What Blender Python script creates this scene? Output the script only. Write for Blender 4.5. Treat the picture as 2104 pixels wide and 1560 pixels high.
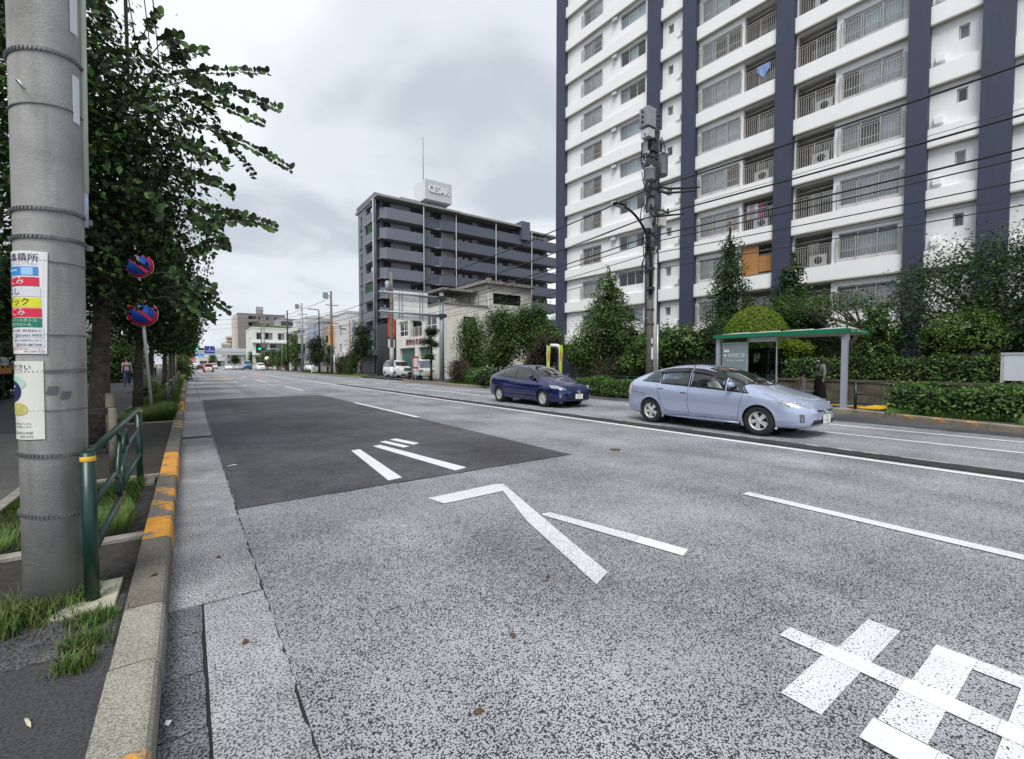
import bpy, bmesh, math, random
import numpy as np
from mathutils import Vector, Matrix
from mathutils.bvhtree import BVHTree

for _o in list(bpy.data.objects):
    bpy.data.objects.remove(_o)
random.seed(11)
RNG = np.random.default_rng(11)
SC = bpy.context.scene
COL = SC.collection
PI = math.pi
R = math.radians

# ------------------------------------------------------------------ camera
cd = bpy.data.cameras.new('camera')
cam = bpy.data.objects.new('camera', cd)
COL.objects.link(cam)
cd.sensor_width = 36.0
cd.lens = 930.0 / 2104.0 * 36.0
cd.clip_start = 0.05
cd.clip_end = 6000
cam.location = (0, 0, 1.5)
cam.rotation_euler = (R(90 - 1.97), 0, R(-35.59))
SC.camera = cam

# ------------------------------------------------------------------ world, sun, exposure
SUN_EL, SUN_AZ = R(56), R(226)          # azimuth clockwise from the road direction
world = bpy.data.worlds.new('World')
SC.world = world
world.use_nodes = True
wt = world.node_tree
wt.nodes.clear()
def wn(t, **k):
    n = wt.nodes.new(t)
    for a, b in k.items():
        setattr(n, a, b)
    return n
sky = wn('ShaderNodeTexSky', sky_type='NISHITA', sun_disc=False, sun_elevation=SUN_EL, sun_rotation=SUN_AZ)
sky.air_density = 1.0
sky.dust_density = 2.0
tc = wn('ShaderNodeTexCoord')
sep = wn('ShaderNodeSeparateXYZ')
wt.links.new(tc.outputs['Generated'], sep.inputs[0])
def wmath(op, a, b=None, clamp=False):
    n = wn('ShaderNodeMath', operation=op, use_clamp=clamp)
    for i, x in enumerate((a, b)):
        if x is None:
            continue
        if isinstance(x, (int, float)):
            n.inputs[i].default_value = x
        else:
            wt.links.new(x, n.inputs[i])
    return n.outputs[0]
zz = wmath('ADD', wmath('MAXIMUM', sep.outputs['Z'], 0.0), 0.22)
cx = wmath('DIVIDE', sep.outputs['X'], zz)
cy = wmath('DIVIDE', sep.outputs['Y'], zz)
comb = wn('ShaderNodeCombineXYZ')
wt.links.new(cx, comb.inputs[0]); wt.links.new(cy, comb.inputs[1])
def wnoise(scale, detail, rough, dist, off):
    m = wn('ShaderNodeMapping')
    m.inputs['Location'].default_value = off
    wt.links.new(comb.outputs[0], m.inputs[0])
    n = wn('ShaderNodeTexNoise')
    n.inputs['Scale'].default_value = scale
    n.inputs['Detail'].default_value = detail
    n.inputs['Roughness'].default_value = rough
    n.inputs['Distortion'].default_value = dist
    wt.links.new(m.outputs[0], n.inputs['Vector'])
    return n.outputs['Fac']
n1 = wnoise(0.75, 4.0, 0.40, 0.3, (9.7, 2.3, 0.0))
n2 = wnoise(2.2, 4.0, 0.5, 0.5, (7.3, 2.2, 0.0))
cl = wmath('ADD', wmath('MULTIPLY', n1, 0.72), wmath('MULTIPLY', n2, 0.28))
ramp = wn('ShaderNodeValToRGB')
ramp.color_ramp.interpolation = 'EASE'
e = ramp.color_ramp.elements
e[0].position = 0.38; e[0].color = (4.1, 4.5, 5.0, 1)
e[1].position = 0.60; e[1].color = (6.9, 7.3, 7.65, 1)
m1 = e.new(0.48); m1.color = (5.6, 6.0, 6.45, 1)
wt.links.new(cl, ramp.inputs[0])
mixs = wn('ShaderNodeMix', data_type='RGBA')
mixs.inputs['Factor'].default_value = 0.97
wt.links.new(sky.outputs[0], mixs.inputs[6])
wt.links.new(ramp.outputs[0], mixs.inputs[7])
bg = wn('ShaderNodeBackground')
bg.inputs['Strength'].default_value = 0.065
wt.links.new(mixs.outputs[2], bg.inputs['Color'])
wo = wn('ShaderNodeOutputWorld')
wt.links.new(bg.outputs[0], wo.inputs['Surface'])

sd = bpy.data.lights.new('sun', 'SUN')
sd.energy = 1.5
sd.angle = R(30)
sd.color = (1.0, 0.965, 0.91)
sun = bpy.data.objects.new('sun', sd)
COL.objects.link(sun)
_d = Vector((math.sin(SUN_AZ) * math.cos(SUN_EL), math.cos(SUN_AZ) * math.cos(SUN_EL), math.sin(SUN_EL)))
sun.rotation_euler = _d.to_track_quat('Z', 'Y').to_euler()
sun.location = (0, 0, 60)
SC.view_settings.view_transform = 'Standard'
SC.view_settings.look = 'None'
SC.view_settings.exposure = 1.15
SC.view_settings.gamma = 1.0
SC.view_settings.use_curve_mapping = False
SC.render.engine = 'CYCLES'
SC.cycles.max_bounces = 6
SC.cycles.transparent_max_bounces = 12

# ------------------------------------------------------------------ helpers
class MB:
    """collects geometry, links it as ONE mesh object"""
    def __init__(s):
        s.v = []; s.f = []; s.m = []; s.s = []
    def add(s, vs, fs, mi=0, sm=False):
        o = len(s.v)
        s.v.extend([tuple(v) for v in vs])
        for f in fs:
            s.f.append([i + o for i in f]); s.m.append(mi); s.s.append(sm)
        return s
    def box(s, a, b, mi=0):
        x0, y0, z0 = a; x1, y1, z1 = b
        if x0 > x1: x0, x1 = x1, x0
        if y0 > y1: y0, y1 = y1, y0
        if z0 > z1: z0, z1 = z1, z0
        vs = [(x0,y0,z0),(x1,y0,z0),(x1,y1,z0),(x0,y1,z0),(x0,y0,z1),(x1,y0,z1),(x1,y1,z1),(x0,y1,z1)]
        return s.add(vs, [(0,3,2,1),(4,5,6,7),(0,1,5,4),(1,2,6,5),(2,3,7,6),(3,0,4,7)], mi)
    def obox(s, c, size, rot=None, mi=0):
        hx, hy, hz = size[0]/2, size[1]/2, size[2]/2
        vs = [Vector(p) for p in [(-hx,-hy,-hz),(hx,-hy,-hz),(hx,hy,-hz),(-hx,hy,-hz),(-hx,-hy,hz),(hx,-hy,hz),(hx,hy,hz),(-hx,hy,hz)]]
        if rot is not None:
            vs = [rot @ v for v in vs]
        vs = [v + Vector(c) for v in vs]
        return s.add(vs, [(0,3,2,1),(4,5,6,7),(0,1,5,4),(1,2,6,5),(2,3,7,6),(3,0,4,7)], mi)
    def tube(s, pts, r, n=8, mi=0, caps=True, sm=True, closed=False):
        pts = [Vector(p) for p in pts]
        k = len(pts)
        rs = [r] * k if isinstance(r, (int, float)) else list(r)
        vs = []; up = None
        for i, p in enumerate(pts):
            if closed:
                t = pts[(i+1) % k] - pts[i-1]
            else:
                t = pts[min(i+1, k-1)] - pts[max(i-1, 0)]
            if t.length < 1e-9: t = Vector((0,0,1))
            t.normalize()
            if up is None:
                up = Vector((0,0,1)) if abs(t.z) < 0.9 else Vector((1,0,0))
            a = up - t * up.dot(t)
            if a.length < 1e-6:
                a = t.orthogonal()
            a.normalize(); up = a
            b = t.cross(a)
            for j in range(n):
                w = 2*PI*j/n
                vs.append(p + (a*math.cos(w) + b*math.sin(w)) * rs[i])
        fs = []
        for i in range(k if closed else k-1):
            i2 = (i+1) % k
            for j in range(n):
                j2 = (j+1) % n
                fs.append((i*n+j, i*n+j2, i2*n+j2, i2*n+j))
        s.add(vs, fs, mi, sm)
        if caps and not closed:
            o = len(s.v) - len(vs)
            s.f.append([o+j for j in range(n)][::-1]); s.m.append(mi); s.s.append(False)
            s.f.append([o+(k-1)*n+j for j in range(n)]); s.m.append(mi); s.s.append(False)
        return s
    def lathe(s, prof, n=16, c=(0,0,0), mi=0, sm=True, axis='z'):
        vs = []; fs = []
        for (r, h) in prof:
            for j in range(n):
                w = 2*PI*j/n
                if axis == 'z': p = (c[0]+r*math.cos(w), c[1]+r*math.sin(w), c[2]+h)
                elif axis == 'x': p = (c[0]+h, c[1]+r*math.cos(w), c[2]+r*math.sin(w))
                else: p = (c[0]+r*math.sin(w), c[1]+h, c[2]+r*math.cos(w))
                vs.append(p)
        for i in range(len(prof)-1):
            for j in range(n):
                j2 = (j+1) % n
                fs.append((i*n+j, i*n+j2, (i+1)*n+j2, (i+1)*n+j))
        fs.append(tuple(range(n))[::-1]); fs.append(tuple((len(prof)-1)*n+j for j in range(n)))
        return s.add(vs, fs, mi, sm)
    def prism(s, poly, h, f, mi=0):
        """poly: 2-D outline, f(x, y, t) -> 3-D point with t in 0..h"""
        n = len(poly)
        vs = [f(x, y, 0) for x, y in poly] + [f(x, y, h) for x, y in poly]
        fs = [tuple(range(n))[::-1], tuple(range(n, 2*n))]
        for i in range(n):
            j = (i+1) % n
            fs.append((i, j, n+j, n+i))
        return s.add(vs, fs, mi)
    def ell(s, c, r, n=12, m=8, mi=0, f=None):
        vs = []; fs = []
        for i in range(m+1):
            a = PI*i/m
            for j in range(n):
                b = 2*PI*j/n
                p = Vector((math.sin(a)*math.cos(b), math.sin(a)*math.sin(b), math.cos(a)))
                if f: p = f(p)
                vs.append((c[0]+p[0]*r[0], c[1]+p[1]*r[1], c[2]+p[2]*r[2]))
        for i in range(m):
            for j in range(n):
                fs.append((i*n+j, (i+1)*n+j, (i+1)*n+(j+1)%n, i*n+(j+1)%n))
        return s.add(vs, fs, mi, True)
    def text(s, txt, o, xd, yd, h, mi=0, align='c', fit=None, depth=0.0, vert=False):
        """flat lettering: o = anchor on the base line, xd/yd = directions, h = letter height"""
        if vert:
            for i, ch in enumerate(txt):
                s.text(ch, Vector(o) - Vector(yd)*h*1.12*i, xd, yd, h, mi, 'c', fit, depth)
            return s
        vs, fs, x0, x1 = text_geo(txt)
        xd = Vector(xd).normalized(); yd = Vector(yd).normalized(); o = Vector(o)
        k = h/0.74
        kx = k if not fit else fit/(x1-x0)
        sh = {'c': -(x0+x1)/2, 'l': -x0, 'r': -x1}[align]
        nd = xd.cross(yd)
        P = [o + xd*((x+sh)*kx) + yd*(y*k) for x, y in vs]
        if depth:
            n = len(P)
            P2 = [p + nd*depth for p in P]
            s.add(P2, fs, mi)
            cnt = {}
            for f in fs:
                for a, b in zip(f, list(f[1:])+[f[0]]):
                    cnt[(a,b)] = 1
            side = [(a, b, b+n, a+n) for (a, b) in cnt if (b, a) not in cnt]
            s.add(P+P2, side, mi)
        else:
            s.add(P, fs, mi)
        return s
    def xf(s, mat):
        s.v = [tuple(mat @ Vector(v)) for v in s.v]
        return s
    def mesh(s, name, mats):
        me = bpy.data.meshes.new(name)
        me.from_pydata(s.v, [], s.f)
        for m in (mats if isinstance(mats, (list, tuple)) else [mats]):
            me.materials.append(m)
        me.polygons.foreach_set('material_index', s.m)
        me.polygons.foreach_set('use_smooth', s.s)
        me.update()
        return me
    def build(s, name, mats, parent=None, loc=None, bevel=0):
        me = s.mesh(name, mats)
        if bevel:
            bm = bmesh.new(); bm.from_mesh(me)
            ed = [e for e in bm.edges if len(e.link_faces) == 2 and e.calc_face_angle(0) > 0.6]
            bmesh.ops.bevel(bm, geom=ed, offset=bevel, segments=2, profile=0.6, affect='EDGES')
            bm.to_mesh(me); bm.free()
        return link(name, me, parent, loc)

def link(name, data, parent=None, loc=None, rz=None):
    o = bpy.data.objects.new(name, data)
    COL.objects.link(o)
    if parent is not None: o.parent = parent
    if loc is not None: o.location = loc
    if rz is not None: o.rotation_euler = (0, 0, rz)
    return o

_TX = {}
def text_geo(t):
    if t not in _TX:
        c = bpy.data.curves.new('tmp', 'FONT'); c.body = t; c.resolution_u = 2
        o = bpy.data.objects.new('tmp', c); COL.objects.link(o)
        dg = bpy.context.evaluated_depsgraph_get()
        m = bpy.data.meshes.new_from_object(o.evaluated_get(dg))
        vs = [(v.co.x, v.co.y) for v in m.vertices]
        fs = [tuple(p.vertices) for p in m.polygons]
        bpy.data.objects.remove(o); bpy.data.curves.remove(c); bpy.data.meshes.remove(m)
        xs = [v[0] for v in vs] or [0, 1]
        _TX[t] = (vs, fs, min(xs), max(xs))
    return _TX[t]

def tag(o, label=None, cat=None, group=None, kind=None):
    if label: o['label'] = label
    if cat: o['category'] = cat
    if group: o['group'] = group
    if kind: o['kind'] = kind
    return o
def thing(name, label, cat, loc=(0,0,0), rz=0, group=None):
    o = bpy.data.objects.new(name, None)
    o.empty_display_size = 0.2
    COL.objects.link(o)
    o.location = loc; o.rotation_euler = (0, 0, rz)
    return tag(o, label, cat, group)
def kids(o):
    return [c for c in bpy.data.objects if c.parent == o]
CH = {}
def copy_tree(o, loc=None, rz=None, label=None, group=None, parent=None, children=None):
    c = o.copy(); COL.objects.link(c)
    if parent is not None: c.parent = parent
    if loc is not None: c.location = loc
    if rz is not None: c.rotation_euler = (0, 0, rz)
    if label: c['label'] = label
    if group: c['group'] = group
    for ch in (o.children if children is None else children):
        copy_tree(ch, parent=c)
    return c
def struct(name, loc=(0,0,0)):
    o = bpy.data.objects.new(name, None); COL.objects.link(o); o.location = loc
    o['kind'] = 'structure'
    return o

# ------------------------------------------------------------------ materials
def s2l(c):
    return tuple(((x/255)/12.92 if x/255 <= 0.04045 else ((x/255+0.055)/1.055)**2.4) for x in c)
_M = {}
def M(name, col=(0.5,0.5,0.5), rough=0.7, metal=0.0, var=0.12, vs=3.0, bump=0.0, bs=40.0, spec=0.5, coat=0.0, streak=0.0, trans=0.0, emit=0.0):
    """procedural paint / stone / metal: base colour, mottling, optional vertical dirt streaks and fine relief"""
    if name in _M: return _M[name]
    m = bpy.data.materials.new(name); m.use_nodes = True
    nt = m.node_tree; b = nt.nodes['Principled BSDF']
    b.inputs['Roughness'].default_value = rough
    b.inputs['Metallic'].default_value = metal
    b.inputs['Specular IOR Level'].default_value = spec
    b.inputs['Coat Weight'].default_value = coat
    b.inputs['Coat Roughness'].default_value = 0.03
    t = nt.nodes.new('ShaderNodeTexCoord')
    n = nt.nodes.new('ShaderNodeTexNoise')
    n.inputs['Scale'].default_value = vs; n.inputs['Detail'].default_value = 6; n.inputs['Roughness'].default_value = 0.6
    nt.links.new(t.outputs['Object'], n.inputs['Vector'])
    r = nt.nodes.new('ShaderNodeValToRGB')
    c = col
    r.color_ramp.elements[0].position = 0.3; r.color_ramp.elements[1].position = 0.72
    r.color_ramp.elements[0].color = (*[x*(1-var) for x in c], 1)
    r.color_ramp.elements[1].color = (*[min(1, x*(1+var)) for x in c], 1)
    nt.links.new(n.outputs['Fac'], r.inputs[0])
    out = r.outputs[0]
    if streak:
        mp = nt.nodes.new('ShaderNodeMapping'); mp.inputs['Scale'].default_value = (5, 5, 0.35)
        nt.links.new(t.outputs['Object'], mp.inputs[0])
        n2 = nt.nodes.new('ShaderNodeTexNoise'); n2.inputs['Scale'].default_value = 1.6; n2.inputs['Detail'].default_value = 5
        nt.links.new(mp.outputs[0], n2.inputs['Vector'])
        r2 = nt.nodes.new('ShaderNodeValToRGB')
        r2.color_ramp.elements[0].position = 0.52; r2.color_ramp.elements[1].position = 0.75
        r2.color_ramp.elements[0].color = (1,1,1,1); k = 1-streak
        r2.color_ramp.elements[1].color = (k, k*0.97, k*0.92, 1)
        nt.links.new(n2.outputs['Fac'], r2.inputs[0])
        mx = nt.nodes.new('ShaderNodeMix'); mx.data_type = 'RGBA'; mx.blend_type = 'MULTIPLY'; mx.inputs['Factor'].default_value = 1
        nt.links.new(out, mx.inputs[6]); nt.links.new(r2.outputs[0], mx.inputs[7]); out = mx.outputs[2]
    nt.links.new(out, b.inputs['Base Color'])
    if bump:
        n3 = nt.nodes.new('ShaderNodeTexNoise'); n3.inputs['Scale'].default_value = bs; n3.inputs['Detail'].default_value = 4
        nt.links.new(t.outputs['Object'], n3.inputs['Vector'])
        bp = nt.nodes.new('ShaderNodeBump'); bp.inputs['Strength'].default_value = bump; bp.inputs['Distance'].default_value = 0.02
        nt.links.new(n3.outputs['Fac'], bp.inputs['Height']); nt.links.new(bp.outputs[0], b.inputs['Normal'])
    if trans:
        b.inputs['Transmission Weight'].default_value = trans
    if emit:
        b.inputs['Emission Color'].default_value = (*col, 1); b.inputs['Emission Strength'].default_value = emit
    _M[name] = m
    return m

def glass_mat(name, tint=(0.75,0.82,0.84), refl=1.0):
    """thin pane: clear, tinted, with fresnel reflection"""
    if name in _M: return _M[name]
    m = bpy.data.materials.new(name); m.use_nodes = True
    nt = m.node_tree; nt.nodes.clear()
    tr = nt.nodes.new('ShaderNodeBsdfTransparent'); tr.inputs[0].default_value = (*tint, 1)
    gl = nt.nodes.new('ShaderNodeBsdfGlossy'); gl.inputs['Roughness'].default_value = 0.02
    gl.inputs['Color'].default_value = (1, 1, 1, 1)
    ge = nt.nodes.new('ShaderNodeNewGeometry')
    def vm(op, x, y, typ='ShaderNodeMath'):
        n = nt.nodes.new(typ); n.operation = op
        for i, q in enumerate((x, y)):
            if q is None: continue
            if isinstance(q, (int, float)): n.inputs[i].default_value = q
            else: nt.links.new(q, n.inputs[i])
        return n.outputs['Value'] if typ == 'ShaderNodeVectorMath' else n.outputs[0]
    dp = vm('ABSOLUTE', vm('DOT_PRODUCT', ge.outputs['Normal'], ge.outputs['Incoming'], 'ShaderNodeVectorMath'), None)
    sch = vm('ADD', vm('MULTIPLY', vm('POWER', vm('SUBTRACT', 1.0, dp), 5.0), 0.92), 0.06)
    mu = nt.nodes.new('ShaderNodeMath'); mu.operation = 'MULTIPLY'; mu.inputs[1].default_value = refl; mu.use_clamp = True
    nt.links.new(sch, mu.inputs[0])
    mx = nt.nodes.new('ShaderNodeMixShader')
    nt.links.new(mu.outputs[0], mx.inputs[0]); nt.links.new(tr.outputs[0], mx.inputs[1]); nt.links.new(gl.outputs[0], mx.inputs[2])
    o = nt.nodes.new('ShaderNodeOutputMaterial'); nt.links.new(mx.outputs[0], o.inputs[0])
    _M[name] = m
    return m

def leaf_mat(name, col, rough=0.55, trans=0.28, var=0.35):
    if name in _M: return _M[name]
    m = bpy.data.materials.new(name); m.use_nodes = True
    nt = m.node_tree; b = nt.nodes['Principled BSDF']
    t = nt.nodes.new('ShaderNodeTexCoord')
    n = nt.nodes.new('ShaderNodeTexNoise'); n.inputs['Scale'].default_value = 9.0; n.inputs['Detail'].default_value = 3
    nt.links.new(t.outputs['Object'], n.inputs['Vector'])
    r = nt.nodes.new('ShaderNodeValToRGB')
    r.color_ramp.elements[0].position = 0.3; r.color_ramp.elements[1].position = 0.7
    r.color_ramp.elements[0].color = (*[x*(1-var) for x in col], 1)
    r.color_ramp.elements[1].color = (*[x*(1+var) for x in col], 1)
    nt.links.new(n.outputs['Fac'], r.inputs[0]); nt.links.new(r.outputs[0], b.inputs['Base Color'])
    b.inputs['Roughness'].default_value = rough
    b.inputs['Specular IOR Level'].default_value = 0.22
    tl = nt.nodes.new('ShaderNodeBsdfTranslucent')
    tl.inputs['Color'].default_value = (col[0]*1.6, col[1]*1.8, col[2]*0.8, 1)
    mx = nt.nodes.new('ShaderNodeMixShader'); mx.inputs[0].default_value = trans
    o = nt.nodes['Material Output']
    nt.links.new(b.outputs[0], mx.inputs[1]); nt.links.new(tl.outputs[0], mx.inputs[2]); nt.links.new(mx.outputs[0], o.inputs[0])
    _M[name] = m
    return m

def aggregate_mat(name, light, dark, scale=62.0, thr=(0.30, 0.42), patch=0.25, rough=0.75, seams=False, fresh=0.0, stain=None, warm=0.0):
    """asphalt / worn paint: stones showing through a dark binder, with blotches"""
    if name in _M: return _M[name]
    m = bpy.data.materials.new(name); m.use_nodes = True
    nt = m.node_tree; b = nt.nodes['Principled BSDF']
    b.inputs['Roughness'].default_value = rough; b.inputs['Specular IOR Level'].default_value = 0.35
    t = nt.nodes.new('ShaderNodeTexCoord')
    def noise(sc, det=4, ro=0.6, dist=0.0):
        n = nt.nodes.new('ShaderNodeTexNoise'); n.inputs['Scale'].default_value = sc; n.inputs['Detail'].default_value = det
        n.inputs['Roughness'].default_value = ro; n.inputs['Distortion'].default_value = dist
        nt.links.new(t.outputs['Object'], n.inputs['Vector']); return n.outputs['Fac']
    def math_(op, a, bb):
        n = nt.nodes.new('ShaderNodeMath'); n.operation = op
        for i, x in enumerate((a, bb)):
            if isinstance(x, (int, float)): n.inputs[i].default_value = x
            else: nt.links.new(x, n.inputs[i])
        return n.outputs[0]
    g = noise(scale, 2.0, 0.5, 0.0)
    if seams:
        vs_ = nt.nodes.new('ShaderNodeTexVoronoi'); vs_.feature = 'F1'; vs_.inputs['Scale'].default_value = scale*0.80
        nt.links.new(t.outputs['Object'], vs_.inputs['Vector'])
        g = math_('ADD', math_('MULTIPLY', g, 0.62), math_('MULTIPLY', math_('SUBTRACT', 0.98, vs_.outputs['Distance']), 0.38))
    big = noise(0.55, 4, 0.55)
    mid = noise(3.5, 4, 0.6)
    sh = math_('ADD', math_('MULTIPLY', math_('SUBTRACT', big, 0.5), 0.24), math_('MULTIPLY', math_('SUBTRACT', mid, 0.5), 0.05))
    g2 = math_('ADD', g, sh)
    if seams:
        g2 = math_('ADD', g2, math_('MULTIPLY', math_('SUBTRACT', noise(21, 3, 0.7), 0.5), 0.20))
        g2 = math_('ADD', g2, math_('MULTIPLY', math_('SUBTRACT', noise(60, 2, 0.5), 0.5), 0.14))
    r = nt.nodes.new('ShaderNodeValToRGB')
    r.color_ramp.elements[0].position = thr[0]; r.color_ramp.elements[1].position = thr[1]
    r.color_ramp.elements[0].color = (*dark, 1); r.color_ramp.elements[1].color = (*light, 1)
    nt.links.new(g2, r.inputs[0])
    mx = nt.nodes.new('ShaderNodeMix'); mx.data_type = 'RGBA'; mx.blend_type = 'MULTIPLY'; mx.inputs['Factor'].default_value = 1
    r2 = nt.nodes.new('ShaderNodeValToRGB')
    r2.color_ramp.elements[0].position = 0.3; r2.color_ramp.elements[1].position = 0.7
    k = 1 - patch
    r2.color_ramp.elements[0].color = (k, k, k, 1); r2.color_ramp.elements[1].color = (1, 1, 1, 1)
    nt.links.new(math_('ADD', math_('MULTIPLY', big, 0.5), math_('MULTIPLY', mid, 0.5)), r2.inputs[0])
    nt.links.new(r.outputs[0], mx.inputs[6]); nt.links.new(r2.outputs[0], mx.inputs[7])
    fin = mx.outputs[2]
    if seams:
        def cr(f, p0, p1, c0, c1):
            q = nt.nodes.new('ShaderNodeValToRGB'); q.color_ramp.elements[0].position = p0; q.color_ramp.elements[1].position = p1
            q.color_ramp.elements[0].color = (c0, c0, c0, 1); q.color_ramp.elements[1].color = (c1, c1, c1, 1); nt.links.new(f, q.inputs[0]); return q.outputs[0]
        mp = nt.nodes.new('ShaderNodeMapping'); mp.inputs['Scale'].default_value = (1.1, 0.05, 1)
        nt.links.new(t.outputs['Object'], mp.inputs[0])
        ns = nt.nodes.new('ShaderNodeTexNoise'); ns.inputs['Scale'].default_value = 1.0; ns.inputs['Detail'].default_value = 5; nt.links.new(mp.outputs[0], ns.inputs['Vector'])
        tracks = cr(ns.outputs['Fac'], 0.35, 0.65, 0.80, 1.08)
        mp2 = nt.nodes.new('ShaderNodeMapping'); mp2.inputs['Scale'].default_value = (1.0, 0.55, 1)
        nt.links.new(t.outputs['Object'], mp2.inputs[0])
        vo = nt.nodes.new('ShaderNodeTexVoronoi'); vo.feature = 'F1'; vo.inputs['Scale'].default_value = 0.9; nt.links.new(mp2.outputs[0], vo.inputs['Vector'])
        drips = cr(math_('ADD', vo.outputs['Distance'], math_('MULTIPLY', noise(14, 3), 0.07)), 0.03, 0.05, 0.5, 1.0)
        for src in (tracks, drips):
            m2 = nt.nodes.new('ShaderNodeMix'); m2.data_type = 'RGBA'; m2.blend_type = 'MULTIPLY'; m2.inputs['Factor'].default_value = 1
            nt.links.new(fin, m2.inputs[6]); nt.links.new(src, m2.inputs[7]); fin = m2.outputs[2]
    nt.links.new(fin, b.inputs['Base Color'])
    bp = nt.nodes.new('ShaderNodeBump'); bp.inputs['Strength'].default_value = 0.35; bp.inputs['Distance'].default_value = 0.004
    nt.links.new(g, bp.inputs['Height']); nt.links.new(bp.outputs[0], b.inputs['Normal'])
    _M[name] = m
    return m

def wear_mat(name, paint, under, level=0.5, scale=7.0, rough=0.7):
    """paint worn through to the stone below"""
    if name in _M: return _M[name]
    m = bpy.data.materials.new(name); m.use_nodes = True
    nt = m.node_tree; b = nt.nodes['Principled BSDF']; b.inputs['Roughness'].default_value = rough
    t = nt.nodes.new('ShaderNodeTexCoord')
    def noise(sc, det=6, ro=0.65):
        n = nt.nodes.new('ShaderNodeTexNoise'); n.inputs['Scale'].default_value = sc; n.inputs['Detail'].default_value = det; n.inputs['Roughness'].default_value = ro
        nt.links.new(t.outputs['Object'], n.inputs['Vector']); return n.outputs['Fac']
    def cr(f, p0, p1, c0, c1):
        r = nt.nodes.new('ShaderNodeValToRGB'); r.color_ramp.elements[0].position = p0; r.color_ramp.elements[1].position = p1
        r.color_ramp.elements[0].color = (*c0, 1); r.color_ramp.elements[1].color = (*c1, 1); nt.links.new(f, r.inputs[0]); return r.outputs[0]
    st = cr(noise(45, 5), 0.35, 0.65, [x*0.55 for x in under], [x*1.25 for x in under])
    pt = cr(noise(12, 5), 0.3, 0.7, [x*0.86 for x in paint], [min(1, x*1.08) for x in paint])
    mask = cr(noise(scale), level-0.03, level+0.03, (0,0,0), (1,1,1))
    mx = nt.nodes.new('ShaderNodeMix'); mx.data_type = 'RGBA'
    nt.links.new(mask, mx.inputs['Factor']); nt.links.new(st, mx.inputs[6]); nt.links.new(pt, mx.inputs[7])
    nt.links.new(mx.outputs[2], b.inputs['Base Color'])
    bp = nt.nodes.new('ShaderNodeBump'); bp.inputs['Strength'].default_value = 0.4; bp.inputs['Distance'].default_value = 0.006
    nt.links.new(noise(60, 4), bp.inputs['Height']); nt.links.new(bp.outputs[0], b.inputs['Normal'])
    _M[name] = m
    return m

ASPHALT = aggregate_mat('asphalt', (0.41,0.425,0.457), (0.034,0.035,0.039), 138.0, (0.435, 0.495), 0.08, seams=True)
NEWASPH = aggregate_mat('new_asphalt', (0.165,0.17,0.185), (0.03,0.025,0.028), 110.0, (0.36, 0.62), 0.5, seams=True)
WALKASPH = aggregate_mat('walk_asphalt', (0.075,0.077,0.085), (0.035,0.036,0.04), 80.0, (0.35, 0.6), 0.35)
GUTTER = aggregate_mat('gutter_concrete', (0.47,0.48,0.505), (0.07,0.072,0.08), 95.0, (0.40, 0.54), 0.5)
GUTTER2 = aggregate_mat('gutter_dark', (0.26,0.265,0.29), (0.035,0.036,0.042), 95.0, (0.42, 0.58), 0.6)
PAINTW = aggregate_mat('road_paint_worn', (0.70,0.71,0.74), (0.05,0.05,0.055), 95.0, (0.36, 0.42), 0.12, 0.6)
PAINTF = aggregate_mat('road_paint_fresh', (0.74,0.745,0.77), (0.55,0.55,0.58), 40.0, (0.2, 0.4), 0.12, 0.6)
PAINTM = aggregate_mat('road_paint', (0.72,0.725,0.75), (0.12,0.12,0.13), 85.0, (0.31, 0.37), 0.14, 0.6)
PAINTO = aggregate_mat('road_paint_orange', (0.62,0.38,0.20), (0.25,0.2,0.17), 8.0, (0.4, 0.6), 0.2, 0.7)
MEDIAN = aggregate_mat('median_asphalt', (0.06,0.061,0.066), (0.02,0.02,0.023), 45.0, (0.38, 0.6), 0.4)
SOIL = M('soil', (0.035,0.032,0.03), 0.95, var=0.5, vs=14, bump=1.0, bs=60)
CONC = M('concrete', (0.36,0.36,0.35), 0.85, var=0.22, vs=2.5, bump=0.25, bs=60, streak=0.25)
CONCD = M('concrete_old', (0.25,0.235,0.21), 0.9, var=0.4, vs=5, bump=0.5, bs=45, streak=0.3)
STEEL = M('galvanised', (0.42,0.45,0.48), 0.45, 0.5, var=0.12, vs=6)
STEELD = M('dark_steel', (0.06,0.065,0.07), 0.5, 0.3, var=0.2, vs=8)
GREEN = M('green_paint', (0.003,0.030,0.022), 0.38, var=0.15, vs=10, coat=0.15)
BLACK = M('black_rubber', (0.012,0.012,0.013), 0.6, var=0.1)
WHITE = M('white_paint', (0.74,0.75,0.76), 0.5, var=0.05, vs=4)
DARK = M('dark_interior', (0.02,0.02,0.022), 0.8, var=0.3, vs=1)
YELLOW = M('yellow_paint', (0.80,0.46,0.03), 0.5, var=0.1)
TRUNK = M('bark', (0.075,0.062,0.05), 0.95, var=0.5, vs=9, bump=1.0, bs=26)
TRUNKL = M('bark_pale', (0.17,0.15,0.125), 0.95, var=0.45, vs=8, bump=0.9, bs=24)
WOOD = M('weathered_wood', (0.16,0.145,0.115), 0.9, var=0.4, vs=7, bump=0.7, bs=30, streak=0.3)
LF_D = leaf_mat('leaf_dark', (0.014,0.027,0.011))
LF_M = leaf_mat('leaf_mid', (0.058,0.122,0.034))
LF_L = leaf_mat('leaf_light', (0.135,0.225,0.060))
LF_Y = leaf_mat('leaf_lime', (0.15,0.21,0.02))
LF_R = leaf_mat('leaf_bronze', (0.075,0.055,0.04))
LF_B = leaf_mat('leaf_bluish', (0.043,0.092,0.046))
GRASS = leaf_mat('grass_green', (0.11,0.20,0.045), 0.6, 0.3)
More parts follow.
